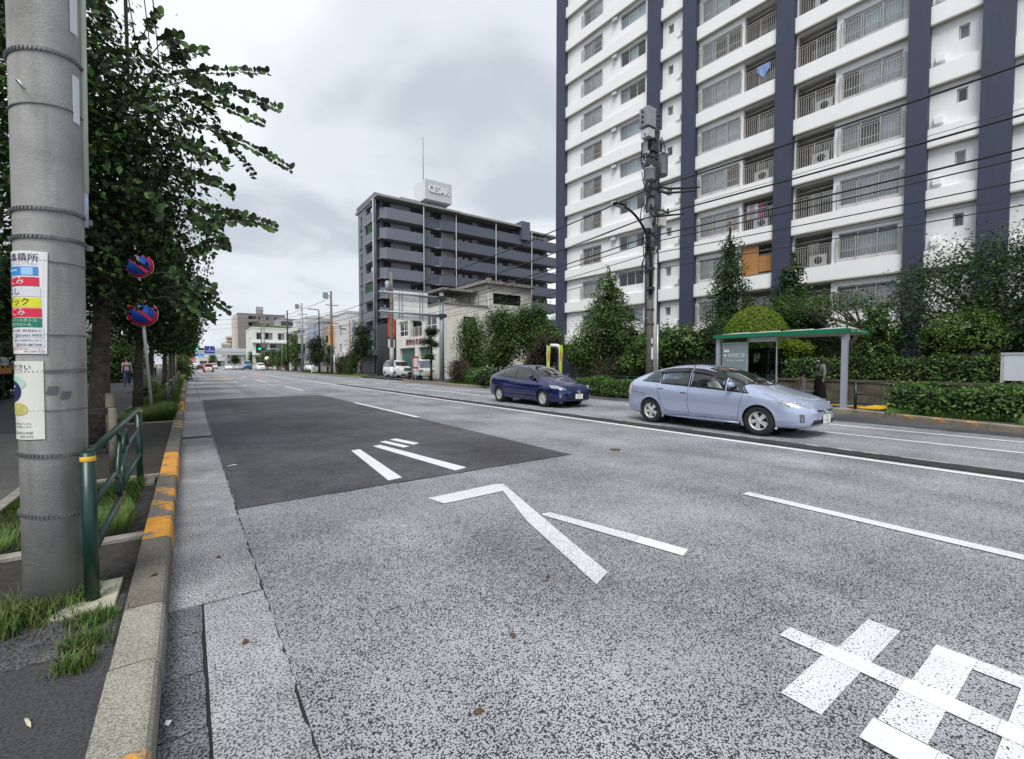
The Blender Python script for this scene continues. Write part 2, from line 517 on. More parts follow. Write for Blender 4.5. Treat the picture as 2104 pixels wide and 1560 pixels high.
GRASSD = leaf_mat('grass_dry', (0.19,0.19,0.085), 0.7, 0.2)

# ------------------------------------------------------------------ foliage
def _mesh_np(name, V, F, MI, mats, smooth=False):
    me = bpy.data.meshes.new(name)
    nv, nf, k = len(V), len(F), F.shape[1]
    me.vertices.add(nv); me.vertices.foreach_set('co', V.astype(np.float32).ravel())
    me.loops.add(nf*k); me.loops.foreach_set('vertex_index', F.astype(np.int32).ravel())
    me.polygons.add(nf)
    me.polygons.foreach_set('loop_start', np.arange(0, nf*k, k, dtype=np.int32))
    for m in mats: me.materials.append(m)
    me.polygons.foreach_set('material_index', MI.astype(np.int32))
    me.update(calc_edges=True)
    return me
def unit(a):
    return a / np.maximum(np.linalg.norm(a, axis=1, keepdims=True), 1e-9)
def leaf_mesh(name, P, N, L, mats, MI, aspect=0.55, fold=0.12, rng=RNG):
    n = len(P)
    N = unit(N)
    a = unit(np.cross(N, rng.normal(size=(n, 3))))
    b = np.cross(N, a)
    L = np.broadcast_to(L, (n,))[:, None]
    V = np.empty((n, 4, 3))
    V[:, 0] = P - a*L/2
    V[:, 1] = P + b*L*aspect/2 + N*L*fold + a*L*0.06
    V[:, 2] = P + a*L/2
    V[:, 3] = P - b*L*aspect/2 + N*L*fold + a*L*0.06
    base = (np.arange(n)*4)[:, None]
    F = np.concatenate([base + np.array([[0, 1, 2]]), base + np.array([[0, 2, 3]])], axis=1).reshape(-1, 3)
    return _mesh_np(name, V.reshape(-1, 3), F, np.repeat(MI, 2), mats)
def crown_points(blobs, n, clump=0.22, per=26, shell=0.55, rng=RNG, cut=None):
    """leaf positions gathered in clumps through ellipsoid blobs (cx,cy,cz,rx,ry,rz[,weight])"""
    w = np.array([(b[6] if len(b) > 6 else 1.0)*(b[3]*b[4]*b[5])**0.8 for b in blobs]); w /= w.sum()
    P, N, CI = [], [], []
    ci = 0
    for b, ww in zip(blobs, w):
        c = np.array(b[:3]); r = np.array(b[3:6])
        k = max(3, int(n*ww/per))
        d = unit(rng.normal(size=(k, 3)))
        rad = shell + (1-shell)*rng.random((k, 1))**0.6
        cen = d*rad
        m = per
        off = rng.normal(size=(k, m, 3))*clump
        q = cen[:, None, :] + off/np.maximum(r/r.mean(), 0.4)
        nn = d[:, None, :]*0.7 + rng.normal(size=(k, m, 3))*0.55 + np.array([0, 0, 0.55])
        P.append((q*r + c).reshape(-1, 3)); N.append(nn.reshape(-1, 3))
        CI.append(np.repeat(np.arange(ci, ci+k), m)); ci += k
    P, N, CI = np.concatenate(P), np.concatenate(N), np.concatenate(CI)
    if cut is not None:
        keep = cut(P); P, N, CI = P[keep], N[keep], CI[keep]
    return P, N, CI
def crown(name, blobs, n, L, mats, parent, clump=0.22, per=26, shell=0.55, weights=(0.5,0.35,0.15), aspect=0.55, seed=1, cut=None, core=0.0):
    rng = np.random.default_rng(seed)
    P, N, CI = crown_points(blobs, n, clump, per, shell, rng, cut)
    base = rng.choice(len(mats), size=CI.max()+1, p=np.array(weights[:len(mats)])/sum(weights[:len(mats)]))
    MI = base[CI]
    sw = rng.random(len(P)) < 0.3
    MI[sw] = rng.choice(len(mats), size=sw.sum(), p=np.array(weights[:len(mats)])/sum(weights[:len(mats)]))
    Ls = L*(0.65+0.7*rng.random(len(P)))
    me = leaf_mesh(name, P, N, Ls, mats, MI, aspect, rng=rng)
    o = link(name, me, parent)
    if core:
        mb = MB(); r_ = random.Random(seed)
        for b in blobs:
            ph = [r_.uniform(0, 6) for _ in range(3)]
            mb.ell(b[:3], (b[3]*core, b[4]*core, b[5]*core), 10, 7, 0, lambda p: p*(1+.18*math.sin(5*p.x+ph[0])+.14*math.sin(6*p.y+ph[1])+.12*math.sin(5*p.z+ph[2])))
        c = mb.build('dark_fill', LF_D, parent); c['kind'] = 'stuff'  # solid blobs that block see-through; the crown's inner shade is in their dark colour
    return o
def limbs(mb, base, blobs, r0, k=3, rng=random, mi=0, top=0.5):
    """branches from the trunk top into the crown"""
    for b in blobs:
        c = Vector(b[:3])
        for i in range(k):
            tgt = c + Vector((rng.uniform(-.6,.6)*b[3], rng.uniform(-.6,.6)*b[4], rng.uniform(-.3,.7)*b[5]))
            s = Vector(base); mid = s.lerp(tgt, 0.5) + Vector((0, 0, 0.1*b[5]))
            mb.tube([s, mid, tgt], [r0, r0*0.6, r0*0.2], 5, mi, caps=False)
def tree(name, label, loc, h, r, blobs, n, L, mats, weights=(0.5,0.35,0.15), bark=None, lean=(0,0), group=None, clump=0.22, seed=1, aspect=0.55, cat='tree', shell=0.55, per=26, kl=2, cut=None, core=0.62):
    t = thing(name, label, cat, loc, 0, group)
    mb = MB()
    pts = [(0,0,-0.05),(lean[0]*0.25, lean[1]*0.25, h*0.3),(lean[0]*0.6, lean[1]*0.6, h*0.65),(lean[0], lean[1], h)]
    mb.tube(pts, [r*1.25, r, r*0.85, r*0.6], 9)
    rr = random.Random(seed)
    limbs(mb, pts[-1], blobs, r*0.5, kl, rr)
    limbs(mb, pts[2], blobs[:2], r*0.4, 1, rr)
    mb.build('trunk', bark or TRUNK, t)
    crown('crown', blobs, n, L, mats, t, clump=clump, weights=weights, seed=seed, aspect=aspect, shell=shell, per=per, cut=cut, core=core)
    return t
def blades(name, pts, hmin, hmax, mats, parent=None, lean=0.5, w=0.006, seed=1, p=(0.75,0.25)):
    """grass: one bent blade of two triangles-pairs at each point"""
    rng = np.random.default_rng(seed)
    P = np.array(pts, float); n = len(P)
    h = hmin + (hmax-hmin)*rng.random((n, 1))
    az = rng.random((n, 1))*2*PI
    d = np.concatenate([np.cos(az), np.sin(az), np.zeros((n, 1))], 1)
    s = np.concatenate([-np.sin(az), np.cos(az), np.zeros((n, 1))], 1)
    ln = lean*h*(0.3+rng.random((n, 1)))
    up = np.array([[0, 0, 1.0]])
    V = np.empty((n, 5, 3))
    V[:, 0] = P - s*w; V[:, 1] = P + s*w
    V[:, 2] = P + d*ln*0.35 + up*h*0.6 + s*w*0.8; V[:, 3] = P + d*ln*0.35 + up*h*0.6 - s*w*0.8
    V[:, 4] = P + d*ln + up*h
    b = (np.arange(n)*5)[:, None]
    F = np.concatenate([b+[[0,1,2]], b+[[0,2,3]], b+[[3,2,4]]], axis=1).reshape(-1, 3)
    MI = np.repeat(rng.choice(len(mats), size=n, p=np.array(p[:len(mats)])/sum(p[:len(mats)])), 3)
    me = _mesh_np(name, V.reshape(-1, 3), F, MI, mats)
    return link(name, me, parent)
# ================================================================== GROUND
def sheet(name, poly, z, mat, parent=None, kind='structure'):
    mb = MB(); mb.add([(x, y, z) for x, y in poly], [tuple(range(len(poly)))])
    o = mb.build(name, mat, parent)
    if parent is None: o['kind'] = kind
    return o
GROUNDM = M('ground_grey', (0.16,0.16,0.155), 0.95, var=0.25, vs=0.2)
sheet('ground', [(-1500,-300),(1500,-300),(1500,3000),(-1500,3000)], -0.03, GROUNDM)
RK = [(14.35,-14),(14.35,-1.5),(14.45,1.4),(15.15,3.3),(15.95,5.0),(16.05,7),(16.05,13),(15.4,16),(14.75,19),(14.6,24),(14.6,36.2)]   # right kerb line
RK2 = [(14.6,36.2),(14.6,47.5),(14.6,60),(14.6,110),(14.6,300)]
road = sheet('road', [(-0.12,-14)] + RK + RK2[1:] + [(-0.12,300)], 0.0, ASPHALT)
def ragged(poly, step=0.12, amp=0.012, seed=2):
    rg = random.Random(seed); out = []
    for (a, b) in zip(poly, poly[1:]+poly[:1]):
        a, b = Vector(a), Vector(b); n = max(1, int((b-a).length/step)); nr = Vector((-(b-a).y, (b-a).x)).normalized()
        for i in range(n):
            p = a.lerp(b, i/n) + nr*(rg.uniform(-amp, amp) if i else 0); out.append((p.x, p.y))
    return out
pa = [(0.395,5.42),(5.12,5.50),(5.17,14),(5.2,23.05),(0.45,22.85),(0.40,14)]
SEAL = M('joint_sealer', (0.02,0.02,0.022), 0.5, var=.2)
sheet('joint_seal', ragged([(0.383,5.40),(5.135,5.48),(5.185,14),(5.215,23.07),(0.44,22.87),(0.388,14)], 0.15, 0.014, 5), 0.0025, SEAL, road)
sheet('asphalt_patch', ragged(pa), 0.0045, NEWASPH, road)

# concrete gutter strip along the left kerb, slab by slab, with a ragged outer edge
gut = struct('gutter')
def gutter_slab(x0, x1, y0, y1, mat, rag=0.0, seed=0):
    rr = random.Random(seed)
    n = max(2, int((y1-y0)/0.07)) if rag else 2
    mb = MB(); top = []
    for i in range(n+1):
        y = y0 + (y1-y0)*i/n
        dx = rr.uniform(-rag, rag)
        top.append((x0, y)); top.append((x1+dx, y))
    z = 0.012
    vs = [(x, y, z) for x, y in top] + [(x, y, -0.02) for x, y in top]
    fs = []
    m = len(top)
    for i in range(n):
        a = 2*i
        fs.append((a, a+1, a+3, a+2)); fs.append((a+1, a+1+m, a+3+m, a+3)); fs.append((a, a+2, a+2+m, a+m))
    fs.append((0, m, m+1, 1)); fs.append((2*n, 2*n+1, 2*n+1+m, 2*n+m))
    mb.add(vs, fs)
    return mb.build('gutter_slab', mat, gut)
sheet('gutter_bed', [(-0.14,-14),(0.382,-14),(0.382,300),(-0.14,300)], 0.002, BLACK, gut)
ys = [-6.0, 0.9, 1.75, 2.2, 2.62, 3.02, 3.352]
for i in range(len(ys)-1):
    gutter_slab(-0.125, 0.035, ys[i]+0.006, ys[i+1]-0.006, GUTTER2, 0.006, i)
gutter_slab(0.05, 0.375, -6, 3.34, GUTTER, 0.012, 77)
ys = [3.36, 5.4, 7.6, 11.0, 11.28, 14, 17, 20, 23.5, 28, 34, 42, 55, 80, 300]
for i in range(len(ys)-1):
    if ys[i] == 11.0: continue
    gutter_slab(-0.125, 0.372 if ys[i] < 20 else 0.36, ys[i]+0.004, ys[i+1]-0.004, GUTTER, 0.012 if ys[i] < 12 else 0.0, 90+i)

# left kerb: precast stones, some painted orange
kerb = struct('kerb')
ORN = wear_mat('kerb_orange', (0.66,0.30,0.035), (0.20,0.185,0.16), 0.42, 5.0)
ORW = wear_mat('kerb_orange_worn', (0.60,0.27,0.04), (0.17,0.155,0.135), 0.56, 4.0)
KST = aggregate_mat('kerb_stone', (0.275,0.255,0.215), (0.11,0.10,0.085), 130.0, (0.34, 0.58), 0.5, 0.9)
KSP = aggregate_mat('kerb_stone_pale', (0.43,0.415,0.36), (0.17,0.16,0.135), 130.0, (0.34, 0.56), 0.35, 0.9)
def kerb_profile(sgn=-1):
    return [(-0.185,-0.05),(-0.185,0.163),(-0.045,0.163),(-0.022,0.155),(-0.008,0.135),(0.0,0.0),(0.0,-0.05)]
def kerb_mesh(L, mat, sgn=1):
    mb = MB(); pr = kerb_profile()
    mb.prism(pr, L, lambda x, z, t: (x*sgn, t, z))
    return mb.mesh('kerb_stone', mat)
_km = {}
def kerb_stone(x, y, L, mat, parent, ang=0.0, sgn=1, dz=0.0):
    key = (round(L,3), mat.name, sgn)
    if key not in _km: _km[key] = kerb_mesh(L, mat, sgn)
    o = link('kerb_stone', _km[key], parent, (x, y, dz)); o.rotation_euler = (0, 0, ang); return o
rr = random.Random(3)
def left_kind(y):
    for a, b, m in [(1.3,2.0,ORN),(2.0,3.1,KSP),(3.1,4.15,KST),(4.15,4.95,ORN),(4.95,6.1,ORW),(6.1,6.75,KST),(6.75,8.6,ORN),(8.6,11.7,KST),(11.7,13.5,ORW),(13.5,16.4,KST),(16.4,19.8,ORN)]:
        if a <= y < b: return m
    return ORW if int(y/3.2) % 2 else KST
y = -5.2
while y < 30:
    kerb_stone(-0.125+rr.uniform(-.004,.004), y, 0.592, left_kind(y+0.3), kerb, dz=rr.uniform(-.004,.004)); y += 0.6
while y < 120:
    kerb_stone(-0.125, y, 2.98, left_kind(y+1), kerb); y += 3.0
kerb_stone(-0.125, 120, 180, KST, kerb)

# left verge and pavement
sheet('verge', [(-1.45,2.95),(-0.30,2.85),(-0.30,300),(-1.45,300)], 0.128, SOIL)
sheet('pavement', [(-7,-14),(-0.31,-14),(-0.31,2.86),(-1.45,2.96),(-1.45,300),(-7,300)], 0.136, WALKASPH)
edg = struct('verge_edging')
for k in range(12):
    MB().box((-1.52, 4.6+k*1.5, 0.05), (-1.42, 6.08+k*1.5, 0.165)).build('edging_stone', CONCD, edg, bevel=0.008)
for (y0, y1) in ((4.55, 4.66), (6.95, 7.05), (13.3, 13.42)):
    MB().box((-1.42, y0, 0.05), (-0.31, y1, 0.158)).build('edging_stone', CONCD, edg, bevel=0.008)
sheet('old_pavement', [(-7,5.2),(-1.53,6.2),(-1.53,12.5),(-7,14)], 0.1395, aggregate_mat('walk_old', (0.16,0.155,0.15), (0.08,0.08,0.08), 60, (0.35,0.6), 0.4), None)
# broken asphalt at the pole foot
rough_ = MB(); rr = random.Random(8); g = []
for j in range(16):
    for i in range(26):
        g.append((-1.45+1.12*i/25, 2.86+0.68*j/15+0.06*math.sin(i*0.4), 0.128 if i in (0,25) or j in (0,15) else 0.136+rr.random()*0.014))
fs = [(j*26+i, j*26+i+1, (j+1)*26+i+1, (j+1)*26+i) for j in range(15) for i in range(25)]
rough_.add(g, fs).build('broken_asphalt', NEWASPH)['kind'] = 'stuff'

# right kerb, following the bus bay
rkerb = struct('right_kerb')
def along(pl, step, gap=0.008):
    out = []
    for (a, b) in zip(pl[:-1], pl[1:]):
        a = Vector(a); b = Vector(b); L = (b-a).length; n = max(1, round(L/step)); s = L/n
        ang = math.atan2(-(b-a).x, (b-a).y)
        for i in range(n):
            out.append((a + (b-a)*(i/n), s-gap, ang))
    return out
rr = random.Random(4)
ORR = wear_mat('right_kerb_orange', (0.50,0.25,0.06), (0.22,0.185,0.145), 0.60, 4.0)
KBR = M('kerb_brown', (0.23,0.195,0.15), 0.9, var=0.3, vs=4, bump=0.4, bs=50, streak=0.2)
for p, L, ang in along(RK, 0.6):
    m = ORR if (2.0 < p.y < 3.4 or 19 < p.y < 22 or 13.2 < p.y < 16 or 28 < p.y < 30) else KBR
    kerb_stone(p.x, p.y, L, m, rkerb, ang, -1)
for p, L, ang in along([(14.6,36.2),(14.6,47.5)], 2.8):
    kerb_stone(p.x, p.y, L, CONC, rkerb, ang, -1, -0.11)
for p, L, ang in along([(14.6,47.5),(14.6,110),(14.6,300)], 6):
    kerb_stone(p.x, p.y, L, KBR if rr.random() < .6 else ORR, rkerb, ang, -1)
sheet('right_pavement', [(x+0.27, y) for x, y in RK] + [(14.87,47.5),(14.87,300),(60,300),(60,-14)], 0.14, WALKASPH)
sheet('bay_strip', [(x, y) for x, y in RK[:8]] + [(14.2,16),(14.0,10),(13.95,5),(13.75,1.4),(13.7,-14)], 0.004, NEWASPH, road)

# painted lines: a mark is a thin sheet lying on the road
def mark(name, poly, mat, parent=road, z=0.0085):
    return sheet(name, poly, z, mat, parent)
def strip(name, x, w, y0, y1, mat, z=0.0085):
    return mark(name, [(x-w/2,y0),(x+w/2,y0),(x+w/2,y1),(x-w/2,y1)], mat, z=z)
strip('centre_line', 8.60, 0.15, -14, 300, PAINTF)
for y0, y1 in ((-3.4,2.65),(11.82,17.73),(27.5,33.2),(42.6,48.5),(57.6,63.5),(72.6,78.5),(88,94),(103,109),(118,124)):
    strip('lane_dash', 5.22, 0.15, y0, y1, PAINTM)
strip('bus_lane_dash', 3.2, 0.12, 36, 37.2, PAINTM); strip('bus_lane_dash', 3.2, 0.12, 44, 45.2, PAINTM)
strip('lane_line', 11.37, 0.13, -14, 6.5, PAINTM); strip('lane_line', 11.37, 0.13, 18.5, 26.5, PAINTM); strip('lane_line', 11.37, 0.13, 36, 45, PAINTM); strip('lane_line', 11.37, 0.13, 58, 66, PAINTM)
mark('bay_line', [(12.85,-14),(12.98,-14),(12.98,11),(12.85,11)], PAINTM)
mark('bay_line', [(12.85,17),(12.98,17),(12.98,34),(12.85,34)], PAINTM)
mm = MB(); mm.box((8.80,-14,-0.01),(9.20,34.7,0.022)); o = mm.build('median_strip', MEDIAN, None, bevel=0.01); o['kind'] = 'structure'
rr = random.Random(12); y = -3.0
while y < 33:
    L = rr.choice([0.25,0.3,0.6,0.9,1.1]); w = rr.uniform(0.08,0.12)
    mark('median_dash', [(9.27-w/2+rr.uniform(-.02,.02),y),(9.27+w/2,y+0.03),(9.27+w/2-0.01,y+L),(9.27-w/2,y+L-0.04)], PAINTM if rr.random() < .6 else PAINTW)
    y += L + rr.choice([0.12,0.25,0.5,0.8])
mark('orange_mark', [(2.0,52),(3.6,52),(3.6,57),(2.0,57)], PAINTO); mark('orange_mark', [(6.2,60),(7.6,60),(7.6,66),(6.2,66)], PAINTO)
# the stretched characters of the bus lane: BA
mark('painted_stroke', [(2.26,7.92),(2.42,7.96),(2.26,5.64),(2.06,5.60)], PAINTF)
mark('painted_stroke', [(2.70,8.12),(2.86,8.18),(3.24,5.66),(3.02,5.58)], PAINTF)
mark('painted_stroke', [(2.96,8.48),(3.10,8.55),(3.24,7.72),(3.10,7.66)], PAINTF)
mark('painted_stroke', [(3.20,8.62),(3.36,8.70),(3.52,7.92),(3.36,7.84)], PAINTF)
# SU
mark('painted_stroke', [(2.14,4.60),(2.20,4.32),(2.985,4.35),(3.06,4.66)], PAINTW)
mark('painted_stroke', [(2.985,4.35),(3.06,4.66),(3.17,4.62),(2.79,3.40),(2.42,2.20),(2.22,2.12),(2.60,3.40)], PAINTW)
mark('painted_stroke', [(2.82,3.42),(2.84,3.46),(2.94,3.44),(3.16,2.52),(3.02,2.46)], PAINTW)
mark('painted_stroke', [(3.02,2.455),(3.16,2.515),(3.245,2.10),(3.105,2.05)], PAINTF)
# SEN (upper part of the character)
def bar(x0, x1, y0, y1, m): mark('painted_stroke', [(x0,y0),(x1,y0),(x1,y1),(x0,y1)], m)
bar(2.16,2.62,0.76,0.92,PAINTW); bar(2.75,3.205,0.755,0.90,PAINTW)
bar(2.62,2.75,0.95,1.13,PAINTW); bar(2.622,2.75,0.70,0.949,PAINTF); bar(2.62,2.75,0.62,0.699,PAINTW); bar(2.622,2.75,0.39,0.619,PAINTF); bar(2.62,2.75,0.31,0.389,PAINTW); bar(2.622,2.75,0.02,0.309,PAINTF); bar(2.62,2.75,-0.6,0.019,PAINTW)
bar(3.09,3.21,0.45,0.605,PAINTF); bar(3.09,3.212,-0.5,0.449,PAINTW); bar(2.75,3.089,0.45,0.60,PAINTW)
bar(2.33,2.62,0.455,0.612,PAINTW); bar(2.155,2.325,0.42,0.625,PAINTF); bar(2.155,2.328,-0.5,0.419,PAINTW)
bar(2.75,3.089,0.16,0.29,PAINTW); bar(2.33,2.62,0.16,0.29,PAINTW); bar(2.75,3.089,-0.3,-0.12,PAINTW); bar(2.33,2.62,-0.3,-0.12,PAINTW)
# drain grate in the gutter
gr = thing('drain_grate', 'rusty iron drain grate set across the concrete gutter', 'drain grate', (0.12, 11.14, 0.0))
fr = MB(); fr.box((-0.25,-0.14,0.0),(0.26,-0.115,0.014)); fr.box((-0.25,0.115,0.0),(0.26,0.14,0.014)); fr.box((-0.25,-0.115,0.0),(-0.225,0.115,0.014)); fr.box((0.2,-0.115,0.0),(0.26,0.115,0.0145))
RUST = M('rusty_iron', (0.10,0.065,0.045), 0.85, 0.3, var=0.4, vs=12)
fr.build('frame', RUST, gr)
gb = MB().box((-0.008,-0.114,0.0),(0.008,0.114,0.013)).mesh('grate_bar', RUST)
for k in range(11): link('grate_bar', gb, gr, (-0.195+0.038*k, 0, 0))
mh = MB(); mh.lathe([(0.10,0.0),(0.10,0.006),(0.085,0.007)], 20)
o = tag(mh.build('valve_cover', RUST, None, (6.05,5.35,0.0)), 'small round iron valve cover in the road beside the centre line', 'valve cover')

# litter and a fallen leaf
def litter(name, label, cat, loc, L, w, mat, rz, z=0.0):
    mb = MB(); mb.add([(-L/2,-w*.3,0.004),(-L/4,-w/2,0.014),(L/4,-w*.35,0.010),(L/2,0,0.004),(L/4,w/2,0.012),(-L/4,w*.4,0.008)], [(0,1,5),(1,2,4,5),(2,3,4)])
    o = mb.build(name, mat, None, loc); o.rotation_euler = (0,0,rz); return tag(o, label, cat)
PAPER = M('paper_white', (0.75,0.76,0.78), 0.8)
litter('fallen_leaf', 'single green leaf lying on the dark pavement', 'leaf', (-0.66,1.98,0.138), 0.085, 0.055, leaf_mat('leaf_fallen', (0.05,0.085,0.03)), 0.6)
litter('paper_scrap', 'white scrap of paper on the new asphalt near the gutter', 'litter', (0.50,7.75,0.006), 0.16, 0.05, PAPER, 0.4)
litter('paper_scrap', 'small white scrap against the foot of the kerb', 'litter', (-0.095,2.3,0.016), 0.035, 0.025, PAPER, 1.2)
litter('straw', 'pale dry straw lying on the dark pavement', 'straw', (-0.52,2.42,0.14), 0.085, 0.012, M('straw_pale', (0.5,0.45,0.32), 0.9), 1.9)
DRY = M('dry_leaf_brown', (0.11,0.055,0.025), 0.9, var=.3, vs=60)
DL = ['small dry leaf left of the lower end of the long painted stroke','small dry leaf on bare asphalt midway between gutter and painted strokes','small dry leaf on the asphalt close to the camera','small dry leaf on the pale wide gutter slab','tiny dry leaf on the gutter beyond its cross joint','small dry leaf on top of the kerb beside the green post','tiny dry leaf on the near corner of the dark asphalt patch']
for i, (x, y_) in enumerate(((2.02,2.39),(1.42,1.98),(0.98,1.62),(0.22,2.75),(0.16,4.1),(-0.2,3.6),(0.75,6.3))):
    o = litter('dry_leaf', DL[i], 'leaf', (x,y_,0.006 if x > .4 else .014 if x > -.1 else .166), 0.05, 0.03, DRY, i*1.3); o['group'] = 'dry leaf fragments'

# ================================================================== UTILITY POLE IN FRONT
PX, PY = -0.615, 3.63
POLEM = M('pole_concrete', (0.315,0.315,0.31), 0.8, var=0.2, vs=5, bump=0.15, bs=70, streak=0.45)
pole = thing('utility_pole', 'thick grey concrete utility pole with rubbish notice at left edge', 'utility pole', (PX, PY, 0.0))
tocam = Vector((0.17, -0.985, 0)).normalized(); rgt = Vector((0.985, 0.17, 0)).normalized()
def pr(z): return 0.139 + (z-0.14)*0.0026
def pc(z): return Vector((-0.025+z*0.008, 0, z))
def cyl(phi, z, off=0.0):
    return pc(z) + (tocam*math.cos(phi) + rgt*math.sin(phi))*(pr(z)+off)
mb = MB(); mb.tube([pc(z) for z in (0.0, 1.5, 3, 4.5, 6.5, 9)], [pr(z) for z in (0,1.5,3,4.5,6.5,9)], 40)
mb.build('shaft', POLEM, pole)
def band(z, h, tilt, teeth, name='steel_band'):
    mb = MB(); n = 48; prof = [(-h/2,0.001),(-h/2,0.006),(h/2,0.006),(h/2,0.001)]
    vs = []; fs = []
    for j in range(n):
        w = 2*PI*j/n; zz = z + tilt*math.cos(w-0.9)
        for dz, off in prof: vs.append(cyl(w, zz+dz, off))
    for j in range(n):
        for k in range(3):
            a = j*4+k; b = ((j+1) % n)*4+k
            fs.append((a, b, b+1, a+1))
    mb.add(vs, fs)
    if teeth:
        for j in range(54):
            w = 2*PI*j/54; zz = z + tilt*math.cos(w-0.9)
            c = cyl(w, zz, 0.009); d = cyl(w, zz, 1.0)-cyl(w, zz, 0)
            rot = d.to_track_quat('Y', 'Z').to_matrix()
            mb.obox(c, (0.008, 0.007, h*0.72), rot)
    mb.build(name, BANDM, pole)
BANDM = M('band_steel', (0.20,0.205,0.21), 0.5, 0.6, var=0.3, vs=20)
for z, t in ((3.17,0.03),(2.335,0.012),(2.185,0.008),(1.0,-0.012),(0.665,-0.02)):
    band(z, 0.022, t, True)
band(2.885, 0.007, 0.028, False, 'wire_tie')
for z in (2.06, 1.66, 1.46, 1.245, 1.455): band(z, 0.0035, random.uniform(-.012,.012), False, 'wire_tie')
for z in (2.33, 2.18, 1.0):
    MB().obox(cyl(R(86), z, 0.02), (0.029,0.03,0.028)).build('buckle', BANDM, pole)
hk = MB(); hk.tube([cyl(R(-38),2.97,0), cyl(R(-38),2.985,0.03), cyl(R(-30),2.97,0.055), cyl(R(-22),2.93,0.06)], 0.006, 6)
hk.build('step_bolt', STEEL, pole)
cv = MB(); cv.tube([cyl(R(82), z, 0.008) for z in (2.5, 3.2, 4.2, 5.5)], 0.016, 8); cv.build('cable_cover', M('cover_pale_green', (0.50,0.56,0.47), 0.5, var=0.1), pole)
cv = MB(); cv.tube([cyl(R(82), z, 0.006) for z in (2.30, 2.5)], 0.014, 8); cv.build('cable_cover', M('cover_pale_blue', (0.42,0.50,0.60), 0.5, var=0.1), pole)
def cyl_patch(mb, p0, p1, z0, z1, off, mi=0, skew=0.0, n=14, thick=0.0):
    vs = []; fs = []
    for i in range(n+1):
        p = p0 + (p1-p0)*i/n
        for k in (0, 1):
            z = z0 + (z1-z0)*k
            vs.append(cyl(p + skew*(z-z0), z, off))
    for i in range(n): fs.append((2*i, 2*i+2, 2*i+3, 2*i+1))
    if thick:
        m = len(vs)
        for i in range(n+1):
            p = p0 + (p1-p0)*i/n
            for k in (0, 1):
                z = z0 + (z1-z0)*k
                vs.append(cyl(p + skew*(z-z0), z, off-thick))
        fs.append((0,1,1+m,m)); fs.append((2*n,2*n+m,2*n+1+m,2*n+1))
        for i in range(n):
            fs.append((2*i+1, 2*i+3, 2*i+3+m, 2*i+1+m)); fs.append((2*i, 2*i+m, 2*i+2+m, 2*i+2))
    mb.add(vs, fs, mi)
def cyl_text(mb, txt, phi_r, z, h, off, mi=0, align='r', fit=None, skew=0.0):
    """text ends (align r) or starts (l) at angle phi_r on the pole surface"""
    vs, fs, x0, x1 = text_geo(txt); k = h/0.74; kx = k if not fit else fit/(x1-x0)
    sh = -x1 if align == 'r' else -x0
    P = []
    for x, y in vs:
        zz = z + y*k
        P.append(cyl(phi_r + (x+sh)*kx/pr(z) + skew, zz, off))
    mb.add(P, fs, mi)
# rubbish collection notice
SGW = M('sign_white', (0.74,0.75,0.77), 0.35, var=0.03); SGRED = M('sign_red', (0.62,0.02,0.06), 0.4, var=0.05); SGYEL = M('sign_yellow', (0.66,0.66,0.02), 0.4, var=0.05)
SGGRN = M('sign_green', (0.01,0.19,0.10), 0.4, var=0.05); SGBLU = M('sign_blue', (0.05,0.24,0.62), 0.4, var=0.05); SGNAV = M('sign_navy', (0.025,0.03,0.10), 0.4, var=0.05); SGGRY = M('sign_pale_grey', (0.62,0.64,0.69), 0.4, var=0.04); SGLB = M('sign_light_blue', (0.33,0.55,0.80), 0.4, var=0.04)
def PH(px_deg): return R(px_deg)
pl = MB(); cyl_patch(pl, R(-118), R(-8), 1.555, 2.105, 0.006, skew=R(8), thick=0.004)
board = pl.build('rubbish_notice', SGW, pole)
def rowbar(name, z0, z1, mat, right=-24, txt=None, tm=None, h=0.045, tr=-42, sk=None):
    mb = MB(); cyl_patch(mb, R(-117), R(right+8), z0, z1, 0.0075); p = mb.build(name, mat, board)
    if txt:
        t = MB(); cyl_text(t, txt, R(tr+8), z0+(z1-z0-h)/2+0.004, h, 0.0085); t.build('lettering', tm, board)
t = MB(); cyl_text(t, 'ごみ集積所', R(-17), 2.052, 0.036, 0.0085); 
cyl_text(t, 'きちんとつぶして下さい', R(-19), 2.030, 0.012, 0.0085); t.build('lettering', SGNAV, board)
rowbar('colour_row', 1.975, 2.022, SGBLU, -26)
mb = MB(); cyl_patch(mb, R(-47), R(-26), 1.977, 2.018, 0.0082); mb.build('colour_row', SGLB, board)
mb = MB(); cyl_patch(mb, R(-117), R(-56), 1.996, 2.006, 0.0082); mb.build('colour_row', SGLB, board)
rowbar('colour_row', 1.918, 1.966, SGRED, -25, '燃やすごみ', SGW, 0.034, -50)
rowbar('colour_row', 1.862, 1.911, SGGRY, -23, 'なし', SGNAV, 0.034, -60)
rowbar('colour_row', 1.806, 1.855, SGYEL, -23, 'プラスチック', SGNAV, 0.034, -42)
rowbar('colour_row', 1.752, 1.800, SGRED, -22, '燃やさないごみ', SGW, 0.034, -49)
rowbar('colour_row', 1.698, 1.747, SGGRN, -22)
t = MB(); cyl_text(t, 'びん・缶・ペットボトル', R(-21), 1.727, 0.015, 0.0085); cyl_text(t, '発泡スチロール', R(-30), 1.704, 0.015, 0.0085); t.build('lettering', SGW, board)
mb = MB(); cyl_patch(mb, R(-117), R(-12), 1.642, 1.690, 0.0075); cyl_patch(mb, R(-117), R(-11), 1.590, 1.637, 0.0075); mb.build('colour_row', SGGRY, board)
